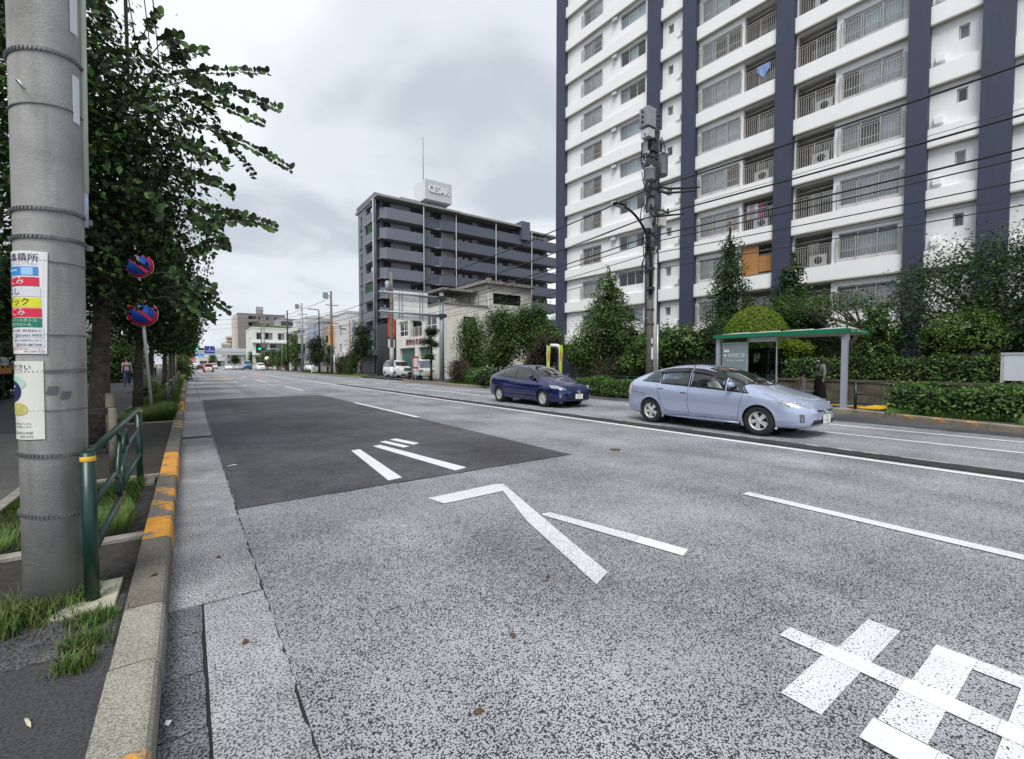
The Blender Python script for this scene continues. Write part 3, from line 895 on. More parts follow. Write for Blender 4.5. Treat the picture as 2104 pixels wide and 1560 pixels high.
t = MB(); cyl_text(t, '古紙・金属・電化製品など', R(-15), 1.674, 0.010, 0.0085); cyl_text(t, '☎03-6431-9997', R(-15), 1.647, 0.014, 0.0085); t.build('lettering', SGNAV, board); t = MB()
cyl_text(t, '粗大ごみ受付センター', R(-15), 1.622, 0.010, 0.0085); cyl_text(t, '☎0570-087200', R(-15), 1.596, 0.014, 0.0085); t.build('lettering', SGNAV, board); t = MB()
cyl_text(t, 'FAX.3699-9520', R(-11), 1.563, 0.010, 0.0085); t.build('lettering', SGNAV, board)
t = MB(); cyl_text(t, '不法投棄は法律で禁止しています', R(-13), 1.577, 0.0085, 0.0085); t.build('lettering', SGRED, board)
# lower poster
pl = MB(); cyl_patch(pl, R(-112), R(-14), 1.09, 1.515, 0.006, thick=0.004)
post = pl.build('poster', M('poster_cream', (0.68,0.69,0.64), 0.45, var=0.05, vs=6), pole)
t = MB(); cyl_text(t, '気をつけてください', R(-34), 1.468, 0.028, 0.0085); t.build('lettering', SGNAV, post)
t = MB(); cyl_text(t, '夜間の事故が増えています。', R(-34), 1.172, 0.009, 0.0085); cyl_text(t, 'ご協力をお願いします。', R(-34), 1.155, 0.009, 0.0085); cyl_text(t, '江東区役所土木部', R(-33), 1.120, 0.013, 0.0085); cyl_text(t, '3699-6210', R(-33), 1.101, 0.012, 0.0085); t.build('lettering', SGNAV, post)
def cyl_disc(name, phi, z, rp, rz, off, mat, k=2.0):
    mb = MB(); n = 28; m = 5; vs = [cyl(phi, z, off)]
    for i in range(1, m+1):
        for j in range(n):
            a = 2*PI*j/n; vs.append(cyl(phi + math.copysign(abs(math.cos(a))**(2/k), math.cos(a))*rp/pr(z)*i/m, z + math.copysign(abs(math.sin(a))**(2/k), math.sin(a))*rz*i/m, off))
    fs = [(0, j+1, (j+1) % n + 1) for j in range(n)]
    for i in range(m-1):
        for j in range(n): fs.append((1+i*n+j, 1+(i+1)*n+j, 1+(i+1)*n+(j+1) % n, 1+i*n+(j+1) % n))
    mb.add(vs, fs); mb.build(name, mat, post)
cyl_disc('printed_shape', R(-90), 1.395, 0.115, 0.045, 0.0080, M('poster_mint', (0.42,0.62,0.55), 0.5))
cyl_disc('printed_shape', R(-95), 1.352, 0.10, 0.060, 0.0088, SGNAV, 2.4)
cyl_disc('printed_shape', R(-74), 1.378, 0.007, 0.007, 0.0096, SGW)
cyl_disc('printed_shape', R(-82), 1.255, 0.10, 0.035, 0.0082, M('poster_yellow', (0.55,0.50,0.16), 0.5, var=0.2, vs=30), 3.0)
for (p, z) in ((R(-4), 1.355), (R(17), 1.325)):
    mb = MB(); cyl_patch(mb, p-0.14, p+0.14, z-0.021, z+0.021, 0.005, skew=2.2); mb.build('grey_tape', M('tape_grey', (0.10,0.105,0.125), 0.5), pole)
mb = MB(); cyl_patch(mb, R(40), R(58), 3.35, 3.8, 0.006); mb.build('paper_label', SGW, pole)
mb = MB(); cyl_patch(mb, R(44), R(60), 2.86, 3.12, 0.006, thick=0.003); mb.build('paper_label', SGW, pole)

# ================================================================== GREEN GUARD RAILS
def guardrail(loc, L, label, group, mat=None, rz=0.0, yellow=True):
    mat = mat or GREEN
    t = thing('guard_rail', label, 'guard rail', loc, rz, group)
    for yy in (0, L):
        mb = MB(); mb.tube([(0,yy,-0.05),(0,yy,0.86)], 0.034, 16); p = mb.build('post', mat, t)
        if yellow:
            mb = MB(); mb.lathe([(0.0345,0.0),(0.0352,0.001),(0.0352,0.026),(0.0345,0.027)], 16, (0,yy,0.812)); mb.build('reflector_band', YELLOW, p)
    mb = MB(); mb.tube([(0,0.02,0.845),(0,L-0.02,0.845)], 0.025, 12); mb.build('top_rail', mat, t)
    h = L/2
    def arc(a, b, bulge, n=7):
        a, b = Vector(a), Vector(b); m = (a+b)/2 + Vector(bulge)
        return [a*(1-u)**2 + m*2*u*(1-u) + b*u*u for u in [i/n for i in range(n+1)]]
    mb = MB(); mb.tube([(0,0.02,0.27),(0,h-0.03,0.27)] , 0.022, 10); mb.tube([(0,h-0.03,0.34),(0,L-0.02,0.34)], 0.022, 10); mb.build('lower_rail', mat, t)
    mb = MB(); mb.tube([(0,0.02,0.53),(0,h*0.62,0.53)] + arc((0,h*0.62,0.53),(0,h*0.86,0.34),(0,0.12,0.06)) + [(0,h*0.86,0.28)], 0.019, 10); mb.build('middle_rail', mat, t)
    mb = MB(); mb.tube([(0,L-0.02,0.62),(0,h*1.30,0.62)] + arc((0,h*1.30,0.62),(0,h*0.98,0.45),(0,-0.12,0.05)) + [(0,h*0.98,0.28)], 0.019, 10); mb.build('middle_rail', mat, t)
    mb = MB(); mb.tube([(0,h*0.72,0.83)] + arc((0,h*0.78,0.82),(0,h*0.9,0.70),(0,0.13,0.05)) + [(0,h*0.84,0.62),(0,h*0.72,0.36)], 0.017, 9)
    mb.tube(arc((0,h*1.02,0.60),(0,h*1.22,0.66),(0,0.02,0.28)) + [(0,h*1.24,0.55)], 0.017, 9); mb.build('scroll', mat, t)
    return t
GR = 'green guard rails along the left kerb'
guardrail((-0.47,3.46,0.14), 3.2, 'green guard rail beside the grey pole, yellow band on its post', GR)
guardrail((-0.47,15.4,0.14), 3.2, 'green guard rail in tall grass behind the white sign post', GR)
guardrail((-0.47,20.2,0.14), 3.2, 'green guard rail in the grass, second beyond the white sign post', GR)
for k in range(3):
    guardrail((-0.47,25+k*5,0.14), 3.2, ['green guard rail far up the verge beside the third trunk','green guard rail far up the verge, next but one to the third trunk','farthest green guard rail at the end of the verge'][k], GR)
ft = MB(); ft.box((-0.62,3.30,0.10),(-0.36,3.72,0.158)); o = ft.build('post_footing', M('footing_pale', (0.42,0.41,0.32), 0.9, var=0.3, vs=8, bump=0.3), None, bevel=0.006); tag(o, 'pale concrete footing block under the nearest green rail post', 'footing')
ft = MB(); ft.box((-0.66,6.5,0.10),(-0.34,6.82,0.165)); o = ft.build('post_footing', CONCD, None, bevel=0.006); tag(o, 'old concrete footing under the second green rail post', 'footing')

# ================================================================== GRASS ON THE VERGE
def scatter(n, x0, x1, y0, y1, z, seed=0, dens=None):
    rg = np.random.default_rng(seed); p = np.empty((n, 3)); p[:, 0] = rg.uniform(x0, x1, n); p[:, 1] = rg.uniform(y0, y1, n); p[:, 2] = z; return p
def clumps(n, cs, z, seed=0):
    rg = np.random.default_rng(seed); out = []
    for (x, y, s, k) in cs:
        q = rg.normal(size=(int(n*k), 3))*[s, s, 0]; q[:, 0] += x; q[:, 1] += y; q[:, 2] = z; out.append(q)
    return np.concatenate(out)
def grass(pts, h0, h1, seed, p=(0.8,0.2), lean=0.6, w=0.004):
    o = blades('grass', pts, h0, h1, [GRASS, GRASSD, LF_M, LF_D], None, lean, w, seed, (p[0]*.5, p[1], .28, .18)); o['kind'] = 'stuff'; return o
grass(clumps(520, [(-0.72,3.42,0.09,1.2),(-0.55,3.5,0.06,0.5),(-0.86,3.3,0.08,1.0),(-0.78,3.5,0.08,.8)], 0.14, 1), 0.03, 0.12, 1, (0.65,0.35), 1.1, 0.0025)
grass(clumps(420, [(-0.43,3.2,0.05,1.3),(-0.43,2.95,0.045,1.2),(-0.44,2.75,0.035,.8),(-0.95,3.1,0.07,.7)], 0.14, 2), 0.02, 0.07, 2, (0.8,0.2), 0.9, 0.0025)
grass(scatter(5200, -1.4, -0.42, 4.7, 6.6, 0.13, 3), 0.05, 0.16, 3, (0.85,0.15))
grass(scatter(3000, -2.6, -1.55, 4.6, 5.9, 0.14, 4), 0.05, 0.15, 4, (0.9,0.1))
grass(scatter(6500, -1.4, -0.31, 13.4, 17.5, 0.13, 5), 0.12, 0.42, 5, (0.9,0.1), 0.7, 0.007)
grass(scatter(9000, -1.4, -0.36, 17.5, 38, 0.13, 6), 0.15, 0.50, 6, (0.88,0.12), 0.6, 0.011)
grass(scatter(5000, -1.4, -0.36, 38, 90, 0.13, 7), 0.2, 0.6, 7, (0.88,0.12), 0.6, 0.03)
# ================================================================== WALL HELPERS
def wall(mb, u0, u1, z0, z1, holes, f, depth=0.2, mi=0, mr=None):
    """flat wall in (u, z) with rectangular openings and their reveals; f(u, z, w)"""
    us = sorted(set([u0, u1] + [h[0] for h in holes] + [h[1] for h in holes]))
    zs = sorted(set([z0, z1] + [h[2] for h in holes] + [h[3] for h in holes]))
    for a, b in zip(us[:-1], us[1:]):
        for c, d in zip(zs[:-1], zs[1:]):
            mu, mz = (a+b)/2, (c+d)/2
            if any(h[0] < mu < h[1] and h[2] < mz < h[3] for h in holes): continue
            mb.add([f(a,c,0), f(b,c,0), f(b,d,0), f(a,d,0)], [(0,1,2,3)], mi)
    for (a, b, c, d) in holes:
        q = mr if mr is not None else mi
        for (p1, p2) in (((a,c),(b,c)), ((b,c),(b,d)), ((b,d),(a,d)), ((a,d),(a,c))):
            mb.add([f(*p1,0), f(*p2,0), f(*p2,depth), f(*p1,depth)], [(0,1,2,3)], q)
PANE = glass_mat('window_pane', (0.78,0.83,0.84), 1.5)
CURT = M('curtain_pale', (0.60,0.67,0.71), 0.9, var=0.08, vs=4)
CURT2 = M('curtain_grey', (0.40,0.41,0.45), 0.9, var=0.1, vs=4)
CURT3 = M('curtain_cream', (0.48,0.45,0.38), 0.9, var=0.1, vs=4)
ALU = M('aluminium', (0.52,0.53,0.54), 0.4, 0.3, var=0.05)
BRNZ = M('bronze_frame', (0.05,0.045,0.045), 0.4, 0.4, var=0.1)
def fbox(mb, f, u0, u1, z0, z1, w0, w1, mi=0):
    vs = [f(u,z,w) for w in (w0,w1) for z in (z0,z1) for u in (u0,u1)]
    mb.add(vs, [(0,1,3,2),(4,6,7,5),(0,4,5,1),(2,3,7,6),(0,2,6,4),(1,5,7,3)], mi)
def window(parent, f, u0, u1, z0, z1, n=2, frame=None, w=0.12, curtains=(), rail=None, t=0.045, name='window'):
    """window part: frame mesh, one pane child per light, curtain children behind"""
    if u0 > u1: u0, u1 = u1, u0
    mb = MB()
    fbox(mb,f,u0,u1,z0,z0+t,w-0.03,w+0.03); fbox(mb,f,u0,u1,z1-t,z1,w-0.03,w+0.03)
    fbox(mb,f,u0,u0+t,z0+t,z1-t,w-0.03,w+0.03); fbox(mb,f,u1-t,u1,z0+t,z1-t,w-0.03,w+0.03)
    for i in range(1, n):
        u = u0+(u1-u0)*i/n
        fbox(mb,f,u-t/2,u+t/2,z0+t,z1-t,w-0.028,w+0.028)
    if rail is not None:
        zr = z0+(z1-z0)*rail; fbox(mb,f,u0+t,u1-t,zr-t/2,zr+t/2,w-0.024,w+0.024)
    o = mb.build(name, frame or ALU, parent)
    for i in range(n):
        a = u0+(u1-u0)*i/n+t/2; b = u0+(u1-u0)*(i+1)/n-t/2
        p = MB().add([f(a,z0+t,w),f(b,z0+t,w),f(b,z1-t,w),f(a,z1-t,w)], [(0,1,2,3)])
        p.build('pane', PANE, o)
    for (ca, cb, mat) in curtains:
        a = u0+(u1-u0)*ca; b = u0+(u1-u0)*cb; k = max(4, int((b-a)/0.09)); mb = MB()
        vs = []
        for i in range(k+1):
            u = a+(b-a)*i/k; ww = w+0.14+0.02*(i % 2)
            vs += [f(u,z0+0.02,ww), f(u,z1,ww)]
        mb.add(vs, [(2*i,2*i+2,2*i+3,2*i+1) for i in range(k)])
        mb.build('curtain', mat, o)
    return o
def railing(parent, f, u0, u1, z0, z1, w=-0.12, step=0.11, mat=None, post=1.0, r=0.011, returns=True, name='railing'):
    mat = mat or ALU
    if u0 > u1: u0, u1 = u1, u0
    mb = MB()
    fbox(mb,f,u0,u1,z1-0.03,z1,w-0.02,w+0.02); fbox(mb,f,u0,u1,z0,z0+0.03,w-0.015,w+0.015)
    fbox(mb,f,u0,u1,z1-0.14,z1-0.12,w-0.012,w+0.012)
    n = max(2, int((u1-u0)/step))
    for i in range(1, n):
        u = u0+(u1-u0)*i/n; fbox(mb,f,u-r,u+r,z0+0.03,z1-0.14,w-r,w+r)
    m = max(1, round((u1-u0)/post))
    for i in range(m+1):
        u = u0+(u1-u0)*i/m; u = min(max(u, u0+0.02), u1-0.02); fbox(mb,f,u-0.022,u+0.022,z0-0.02,z1-0.03,w-0.022,w+0.022)
    if returns:
        for u in (u0, u1-0.03):
            fbox(mb,f,u,u+0.03,z1-0.03,z1,w,0.0); fbox(mb,f,u,u+0.03,z0,z0+0.03,w,0.0)
    return mb.build(name, mat, parent)

# ================================================================== WHITE TOWER
TOWW = M('tower_white', (0.78,0.78,0.795), 0.75, var=0.025, vs=0.6, streak=0.035)
TOWB = M('tower_band', (0.80,0.81,0.82), 0.7, var=0.02, vs=0.8, streak=0.02)
NAVY = M('tower_navy', (0.034,0.040,0.078), 0.6, var=0.08, vs=1.2, streak=0.12)
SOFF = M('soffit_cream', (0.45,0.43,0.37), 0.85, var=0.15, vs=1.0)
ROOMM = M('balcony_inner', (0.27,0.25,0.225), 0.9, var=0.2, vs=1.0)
RAILM = M('railing_bronze', (0.40,0.38,0.355), 0.45, 0.4, var=0.08)
TA = R(3.3)
tower = thing('apartment_tower', 'tall white apartment tower with dark navy columns and rows of railed windows', 'apartment tower', (28.2, 6.9, 0), TA)
tf = lambda u, z, w: (w, u, z)
FH = 2.76; Z0 = 3.14; NF = 13; TOP = Z0+FH*NF
body = MB(); body.box((1.0,-16,0),(14,23.45,TOP)); body.build('core', DARK, tower)
for (a, b) in ((22.53,23.5),(13.33,14.33),(10.66,11.6),(4.88,5.8),(-0.75,0.0),(-3.40,-2.44),(-10.4,-9.5)):
    MB().box((-0.42,a,0),(1.2,b,TOP)).build('column', NAVY, tower)
bays = {'a':(14.335,22.525), 'b':(11.605,13.325), 'c':(5.805,10.655), 'd':(0.005,4.875), 'e':(-2.435,-0.755), 'f':(-9.495,-3.405)}
proud = {'a':(22.56,14.335)}
# floor bands and wall panels: one mesh per bay, shared by the floors
holes = {'a':[(18.75,20.75,1.05,2.42),(14.75,17.0,1.52,2.62)], 'b':[(12.5,12.92,1.75,2.35)], 'c':[(7.92,10.45,1.12,2.44),(5.9,7.72,0.90,2.72)],
         'd':[(0.25,2.70,1.12,2.44),(2.98,4.82,0.90,2.72)], 'e':[(-2.02,-1.66,1.78,2.38)], 'f':[(-6.6,-4.2,1.12,2.44),(-9.4,-7.0,0.9,2.72)]}
bandm, wallm = {}, {}
for k, (a, b) in bays.items():
    mb = MB(); bb = b + (0.05 if k == 'a' else 0)
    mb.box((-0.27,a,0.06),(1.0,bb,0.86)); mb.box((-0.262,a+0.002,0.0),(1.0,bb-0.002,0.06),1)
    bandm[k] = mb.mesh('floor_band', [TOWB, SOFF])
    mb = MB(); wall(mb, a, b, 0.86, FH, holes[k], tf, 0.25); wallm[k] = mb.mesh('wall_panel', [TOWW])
rr = random.Random(21)
proto = {}
def tower_unit(k):
    """windows, railings and balcony of one bay on the lowest floor, under a temporary root"""
    root = bpy.data.objects.new('unit', None)
    full = [(0,1/3,CURT),(1/3,2/3,CURT),(2/3,1,CURT2)]
    if k == 'a':
        window(root, tf, 18.77, 20.73, 1.07, 2.40, 2, ALU, curtains=[(0,.5,CURT),(.5,1,CURT2)], rail=0.35)
        railing(root, tf, 18.66, 20.85, 0.98, 2.0, mat=RAILM)
        window(root, tf, 14.77, 16.98, 1.54, 2.60, 3, ALU, curtains=full)
        mb = MB(); mb.box((-0.22,17.2,2.42),(-0.001,17.62,2.66)); mb.box((-0.30,17.24,2.40),(-0.22,17.58,2.44)); mb.build('vent_hood', ALU, root)
    if k in 'be':
        a, b = holes[k][0][:2]
        window(root, tf, a+.01, b-.01, holes[k][0][2]+.01, holes[k][0][3]-.01, 1, ALU, curtains=[(0,1,CURT2)])
        u = 11.98 if k == 'b' else -1.1
        mb = MB(); mb.box((-0.20,u-0.16,1.08),(-0.001,u+0.16,1.40)); mb.box((-0.26,u-0.14,1.06),(-0.20,u+0.14,1.34)); mb.build('vent_hood', TOWB, root)
    if k in 'cdf':
        (a, b, c, d), (e, f_, g, h) = holes[k]
        window(root, tf, a+.01, b-.01, c+.01, d-.01, 3, ALU, curtains=full, rail=0.32)
        railing(root, tf, a-0.10, b+0.10, 0.98, 2.20, mat=RAILM)
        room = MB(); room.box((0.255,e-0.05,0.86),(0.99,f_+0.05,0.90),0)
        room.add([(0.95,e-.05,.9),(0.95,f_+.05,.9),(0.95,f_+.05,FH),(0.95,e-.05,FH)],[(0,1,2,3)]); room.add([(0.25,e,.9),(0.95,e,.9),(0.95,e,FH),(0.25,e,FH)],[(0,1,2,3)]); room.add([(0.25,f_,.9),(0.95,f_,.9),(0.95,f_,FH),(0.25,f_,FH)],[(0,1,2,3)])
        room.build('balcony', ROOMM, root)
        window(root, tf, e+0.15, f_-0.35, 0.95, 2.45, 2, BRNZ, w=0.88, curtains=[], name='balcony_door')
        railing(root, tf, e+0.01, f_-0.01, 0.93, 2.08, w=0.02, mat=RAILM, returns=False)
        mb = MB(); mb.tube([(0.05,e,2.35),(0.05,f_,2.30)], 0.014, 6); mb.build('laundry_pole', ALU, root)
    return root
for k in bays:
    proto[k] = tower_unit(k)
def put_unit(root, z, zi):
    for ch in root.children:
        c = ch.copy(); COL.objects.link(c); c.parent = tower; c.location = (0, 0, z)
        drop = rr.random()
        for g in ch.children:
            if g.name.startswith('curtain') and rr.random() < (0.22 if drop < 0.75 else 0.85): continue
            h = g.copy(); COL.objects.link(h); h.parent = c
            if g.name.startswith('curtain') and rr.random() < .35:
                h.scale = (1, 1, 1)
for k in bays:
    for i in range(NF):
        z = Z0+FH*i
        if k == 'a' or k == 'f' or True:
            link('floor_band', bandm[k], tower, (0,0,z)); link('wall_panel', wallm[k], tower, (0,0,z))
        put_unit(proto[k], z, i)
for k in proto:
    for ch in list(proto[k].children):
        for g in list(ch.children): bpy.data.objects.remove(g)
        bpy.data.objects.remove(ch)
    bpy.data.objects.remove(proto[k])
MB().box((-0.1,-16,TOP),(14,23.5,TOP+0.9)).build('parapet', TOWB, tower)
ac = MB(); ac.box((0.06,3.25,0.95),(0.36,4.05,1.55)); ac.lathe([(0.20,0),(0.20,0.012)],20,(0.047,3.62,1.25),1,axis='x')
for zf in (1, 6): link('air_conditioner', ac.mesh('air_conditioner', [ALU, DARK]) if zf == 1 else bpy.data.meshes['air_conditioner'], tower, (0,0,Z0+FH*zf))
acm = bpy.data.meshes['air_conditioner']
for zf, dy in ((0,0),(3,0.0),(4,-.1),(8,.05),(9,0),(2,3.0),(3,3.0),(7,3.0),(9,3.05),(11,3.0)): link('air_conditioner', acm, tower, (0.05,dy,Z0+FH*zf))
def in_tower(u, z, w): 
    return (28.2 - math.sin(TA)*u + math.cos(TA)*w, 6.9 + math.cos(TA)*u + math.sin(TA)*w, z)
def cloth(name, label, cat, u, z, wd, hh, mat, w=-0.03, wave=0.03, drape=None):
    mb = MB(); n = 10; vs = []
    for i in range(n+1):
        for j in range(5):
            s = i/n - .5
            zz = -hh*j/4*(1 if drape is None else (1-drape*abs(s)*2))
            vs.append((wave*math.sin(i*1.3+j*.5)*(j/4), s*wd, zz))
    mb.add(vs, [(i*5+j, (i+1)*5+j, (i+1)*5+j+1, i*5+j+1) for i in range(n) for j in range(4)])
    o = mb.build(name, mat, None, in_tower(u, z, w)); o.rotation_euler = (0,0,TA); return tag(o, label, cat)
cloth('hanging_cloth', 'pale blue cloth hung over a high balcony rail of the white tower', 'laundry', 6.6, Z0+FH*5+2.1, 0.75, 0.75, M('cloth_blue', (0.22,0.30,0.55), 0.9), -0.04, drape=0.6)
SCR = M('bamboo_screen', (0.42,0.20,0.075), 0.85, var=0.2, vs=25)
def screen(label, u, z, wd, hh, w):
    t = thing('bamboo_screen', label, 'screen', in_tower(u, z, w), TA)
    sl = MB().box((-0.006,-wd/2,-0.018),(0.006,wd/2,0.018)).mesh('slat', SCR)
    n = int(hh/0.04)
    for i in range(n): link('slat', sl, t, (0,0,-hh/2+0.02+i*0.04))
    return t
screen('tall orange bamboo screen hung on the low balcony of the white tower', 7.15, Z0+FH*1+1.82, 0.95, 1.7, -0.06)
screen('short wide orange bamboo screen on the low balcony rail', 6.28, Z0+FH*1+1.55, 0.75, 0.95, -0.05)
for i, (u, c, nm) in enumerate(((7.35,(0.5,0.42,0.46),'pinkish'),(7.1,(0.30,0.30,0.38),'grey'),(6.9,(0.55,0.52,0.5),'cream'),(6.65,(0.30,0.05,0.09),'dark red'),(6.4,(0.07,0.07,0.09),'black'))):
    cloth('shirt', nm+' shirt drying above the balcony rail, second storey over the bamboo screens', 'laundry', u, Z0+FH*2+2.42, 0.22, 0.85, M('shirt_%d' % i, c, 0.9), 0.06, 0.02)
cloth('drying_towel', 'pink towel hung behind a railed window, left of the drying shirts', 'laundry', 8.35, Z0+FH*2+2.1, 0.3, 0.9, M('towel_pink', (0.52,0.27,0.30), 0.9), -0.05, 0.01)
# ================================================================== GREY APARTMENT BLOCK WITH ROOF SIGN
TILE = M('tile_grey_violet', (0.085,0.100,0.138), 0.6, var=0.12, vs=14, bump=0.15, bs=30)
TILEL = M('tile_pale', (0.15,0.168,0.208), 0.6, var=0.10, vs=14, bump=0.1, bs=30)
INNER = M('corridor_grey', (0.075,0.08,0.105), 0.8, var=0.12, vs=1)
PANELB = M('panel_blue_grey', (0.26,0.30,0.36), 0.6, var=0.06, vs=2)
GOLD = M('screen_olive', (0.12,0.125,0.12), 0.5, var=0.08, vs=3)
SLAB = M('slab_underside', (0.27,0.265,0.255), 0.85, var=0.12, vs=1)
PIPE = M('pipe_pale', (0.36,0.38,0.41), 0.5, var=0.05)
ces = thing('apartment_block', 'grey tiled apartment block with long balconies and a rooftop sign', 'apartment block', (21.2, 60.4, 0), 0)
cf = lambda u, z, w: (u, w, z)               # long face looks down the road
FC = 2.70; ZC = 22.75                        # top of the highest parapet
MB().box((0.55,1.9,0),(31.0,9.5,24.3)).build('core', INNER, ces)
MB().box((-0.15,1.2,23.95),(33.0,9.8,24.25)).build('roof_slab', SLAB, ces)
MB().box((-0.25,-0.25,24.0),(12.3,3.0,24.28)).build('roof_slab', SLAB, ces)
MB().box((6.5,-0.1,23.98),(25.6,2.0,24.27)).build('roof_slab', SLAB, ces)
MB().box((4.0,2.2,24.3),(8.2,6,25.4)).build('plant_room', PANELB, ces)
MB().box((23.9,-0.2,22.0),(25.6,3.0,25.0)).build('lift_head', TILE, ces)
MB().box((25.8,1.5,23.2),(30.5,6,23.5)).build('roof_slab', SLAB, ces)
def parapet(pts, z, mat, hgt=1.50):
    mb = MB(); k = len(pts)
    for (x0, y0), (x1, y1) in zip(pts[:-1], pts[1:]):
        d = Vector((x1-x0, y1-y0)).normalized(); n = Vector((-d.y, d.x))*0.14
        vs = [(x0,y0,z-hgt),(x1,y1,z-hgt),(x1+n.x,y1+n.y,z-hgt),(x0+n.x,y0+n.y,z-hgt),(x0,y0,z),(x1,y1,z),(x1+n.x,y1+n.y,z),(x0+n.x,y0+n.y,z)]
        mb.add(vs, [(0,3,2,1),(4,5,6,7),(0,1,5,4),(1,2,6,5),(2,3,7,6),(3,0,4,7)])
    return mb.build('parapet', mat, ces)
rr = random.Random(9)
fl = MB(); fl.box((0.3,0.05,-1.52),(6.4,1.9,-1.36)); fl.box((6.4,0.7,-1.52),(32,1.9,-1.36)); flm = fl.mesh('floor_slab', SLAB)
unitA = MB(); unitA.box((2.2,1.4,-1.3),(5.1,1.52,1.1)); pa = unitA.mesh('partition', PANELB)
shut = MB(); shut.box((0,0,0),(1.0,0.06,1.55)); shm = shut.mesh('shutter', GOLD)
for i in range(8):
    z = ZC-FC*i
    parapet([(0.4,0.9),(1.1,0.0),(6.45,0.0)], z, TILEL if i % 1 == 0 else TILE)
    parapet([(6.65,0.55),(9.3,0.75),(9.7,0.45),(12.0,0.3)], z, TILE)
    parapet([(12.0,0.3),(24.5,0.3)], z, TILE); parapet([(24.5,0.3),(32.0,0.3)], z-(0.0 if i else 0.15), TILE)
    link('floor_slab', flm, ces, (0,0,z)); link('partition', pa, ces, (0,0,z))
    for x, w in ((6.9,1.1),(9.75,1.1),(10.9,1.0),(15.2,1.0),(22.0 if i else 23.0,0.95),(29.6,0.9)):
        link('shutter', shm, ces, (x,0.9 if x < 12 else 1.1,z-0.55)).scale = (w,1,1) if x < 12 else (w,1,0.85)
    for x in (5.4,8.2,13.0,14.2,20.5,23.3,28.3):
        window(ces, lambda u, zz, w: (u, 1.9-0.14+w, zz), x, x+0.85, z-1.0, z+0.75, 1, BRNZ, w=0.05, name='door_window')
    for x in (17.7,18.6,27.2): 
        MB().box((x,1.7,z-0.6),(x+0.35,1.88,z-0.1)).build('meter_box', PANELB, ces)
for x, y, z1 in ((6.5,-0.12,24.1),(11.85,0.12,24.3),(19.0,0.12,23.9),(26.2,0.12,23.6)):
    MB().tube([(x,y,0.2),(x,y,z1)], 0.07, 8).build('drain_pipe', PIPE, ces)
# road-side end wall
ef = lambda u, z, w: (w, u, z)
hl = []
for i in range(8):
    z = ZC-FC*i
    hl.append((7.1,7.8,z-1.3,z+0.35)); hl.append((1.7,5.3,z-1.55,z+0.85))
mb = MB(); wall(mb, 1.0, 8.9, 0.2, 24.3, hl, ef, 0.5, 0); mb.box((0.5,1.0,0.2),(1.0,8.9,24.3),1); mb.build('end_wall', [TILEL, INNER], ces)
MB().box((-0.2,0.9,24.3),(0.5,8.95,24.75)).build('parapet', TILEL, ces)
for i in range(8):
    z = ZC-FC*i
    window(ces, ef, 7.12, 7.78, z-1.28, z+0.33, 2, BRNZ, w=0.2)
    MB().box((-0.35,1.6,z-1.55),(-0.2,5.4,z-0.45)).build('balcony_front', TILEL, ces)
    MB().box((-0.35,1.6,z-1.70),(0.4,5.4,z-1.55)).build('balcony_floor', SLAB, ces)
    if i in (0,1,3,7): MB().box((-0.05,2.2,z-0.3),(0.25,3.0,z+0.3)).build('air_conditioner', ALU, ces)
    MB().box((-0.12,7.0,z-1.75),(-0.003,7.9,z-1.45)).build('sill_box', INNER, ces)
MB().tube([(-0.42,1.0,0.2),(-0.42,1.0,23.9)], 0.10, 8).build('drain_pipe', PIPE, ces)
MB().tube([(-0.42,0.55,0.2),(-0.42,0.55,23.9)], 0.07, 8).build('drain_pipe', STEELD, ces)
NETM = M('net_green', (0.02,0.07,0.025), 0.9, var=0.4, vs=9)
for i, zz in ((1,0.0),(4,0.1),):
    MB().box((-0.30,2.0,ZC-FC*i-0.5),(-0.26,3.6 if i == 1 else 5.0,ZC-FC*i+0.7)).build('green_net', NETM, ces)
MB().box((-2.0,-0.5,2.7),(0.2,7,3.4)).build('entrance_canopy', M('canopy_grey', (0.10,0.115,0.125), 0.6), ces)
# rooftop sign and mast
tw = MB(); tw.lathe([(1.6,0),(1.6,1.6)], 20, (9.5,3.2,24.2)); tw.build('water_tank', PANELB, ces)
SGB = M('roof_sign_grey', (0.50,0.52,0.56), 0.5, var=0.03); SGP = M('roof_sign_pale', (0.66,0.67,0.70), 0.5, var=0.02)
sb = MB(); sb.box((7.1,0.6,25.35),(11.4,4.6,28.2)); sg = sb.build('roof_sign', SGB, ces)
MB().box((7.06,0.62,25.37),(7.1,4.58,28.18)).build('sign_side', SGP, sg)
t = MB(); t.text('CESAR', (9.25,0.58,26.45), (1,0,0), (0,0,1), 1.02, 0, fit=3.25, depth=0.12); t.build('lettering', M('letter_white', (0.82,0.83,0.85), 0.4), sg)
MB().tube([(7.9,3,24.2),(7.9,3,31.0),(7.9,3,35.2)], [0.06,0.05,0.035], 6).build('mast', STEELD, ces)

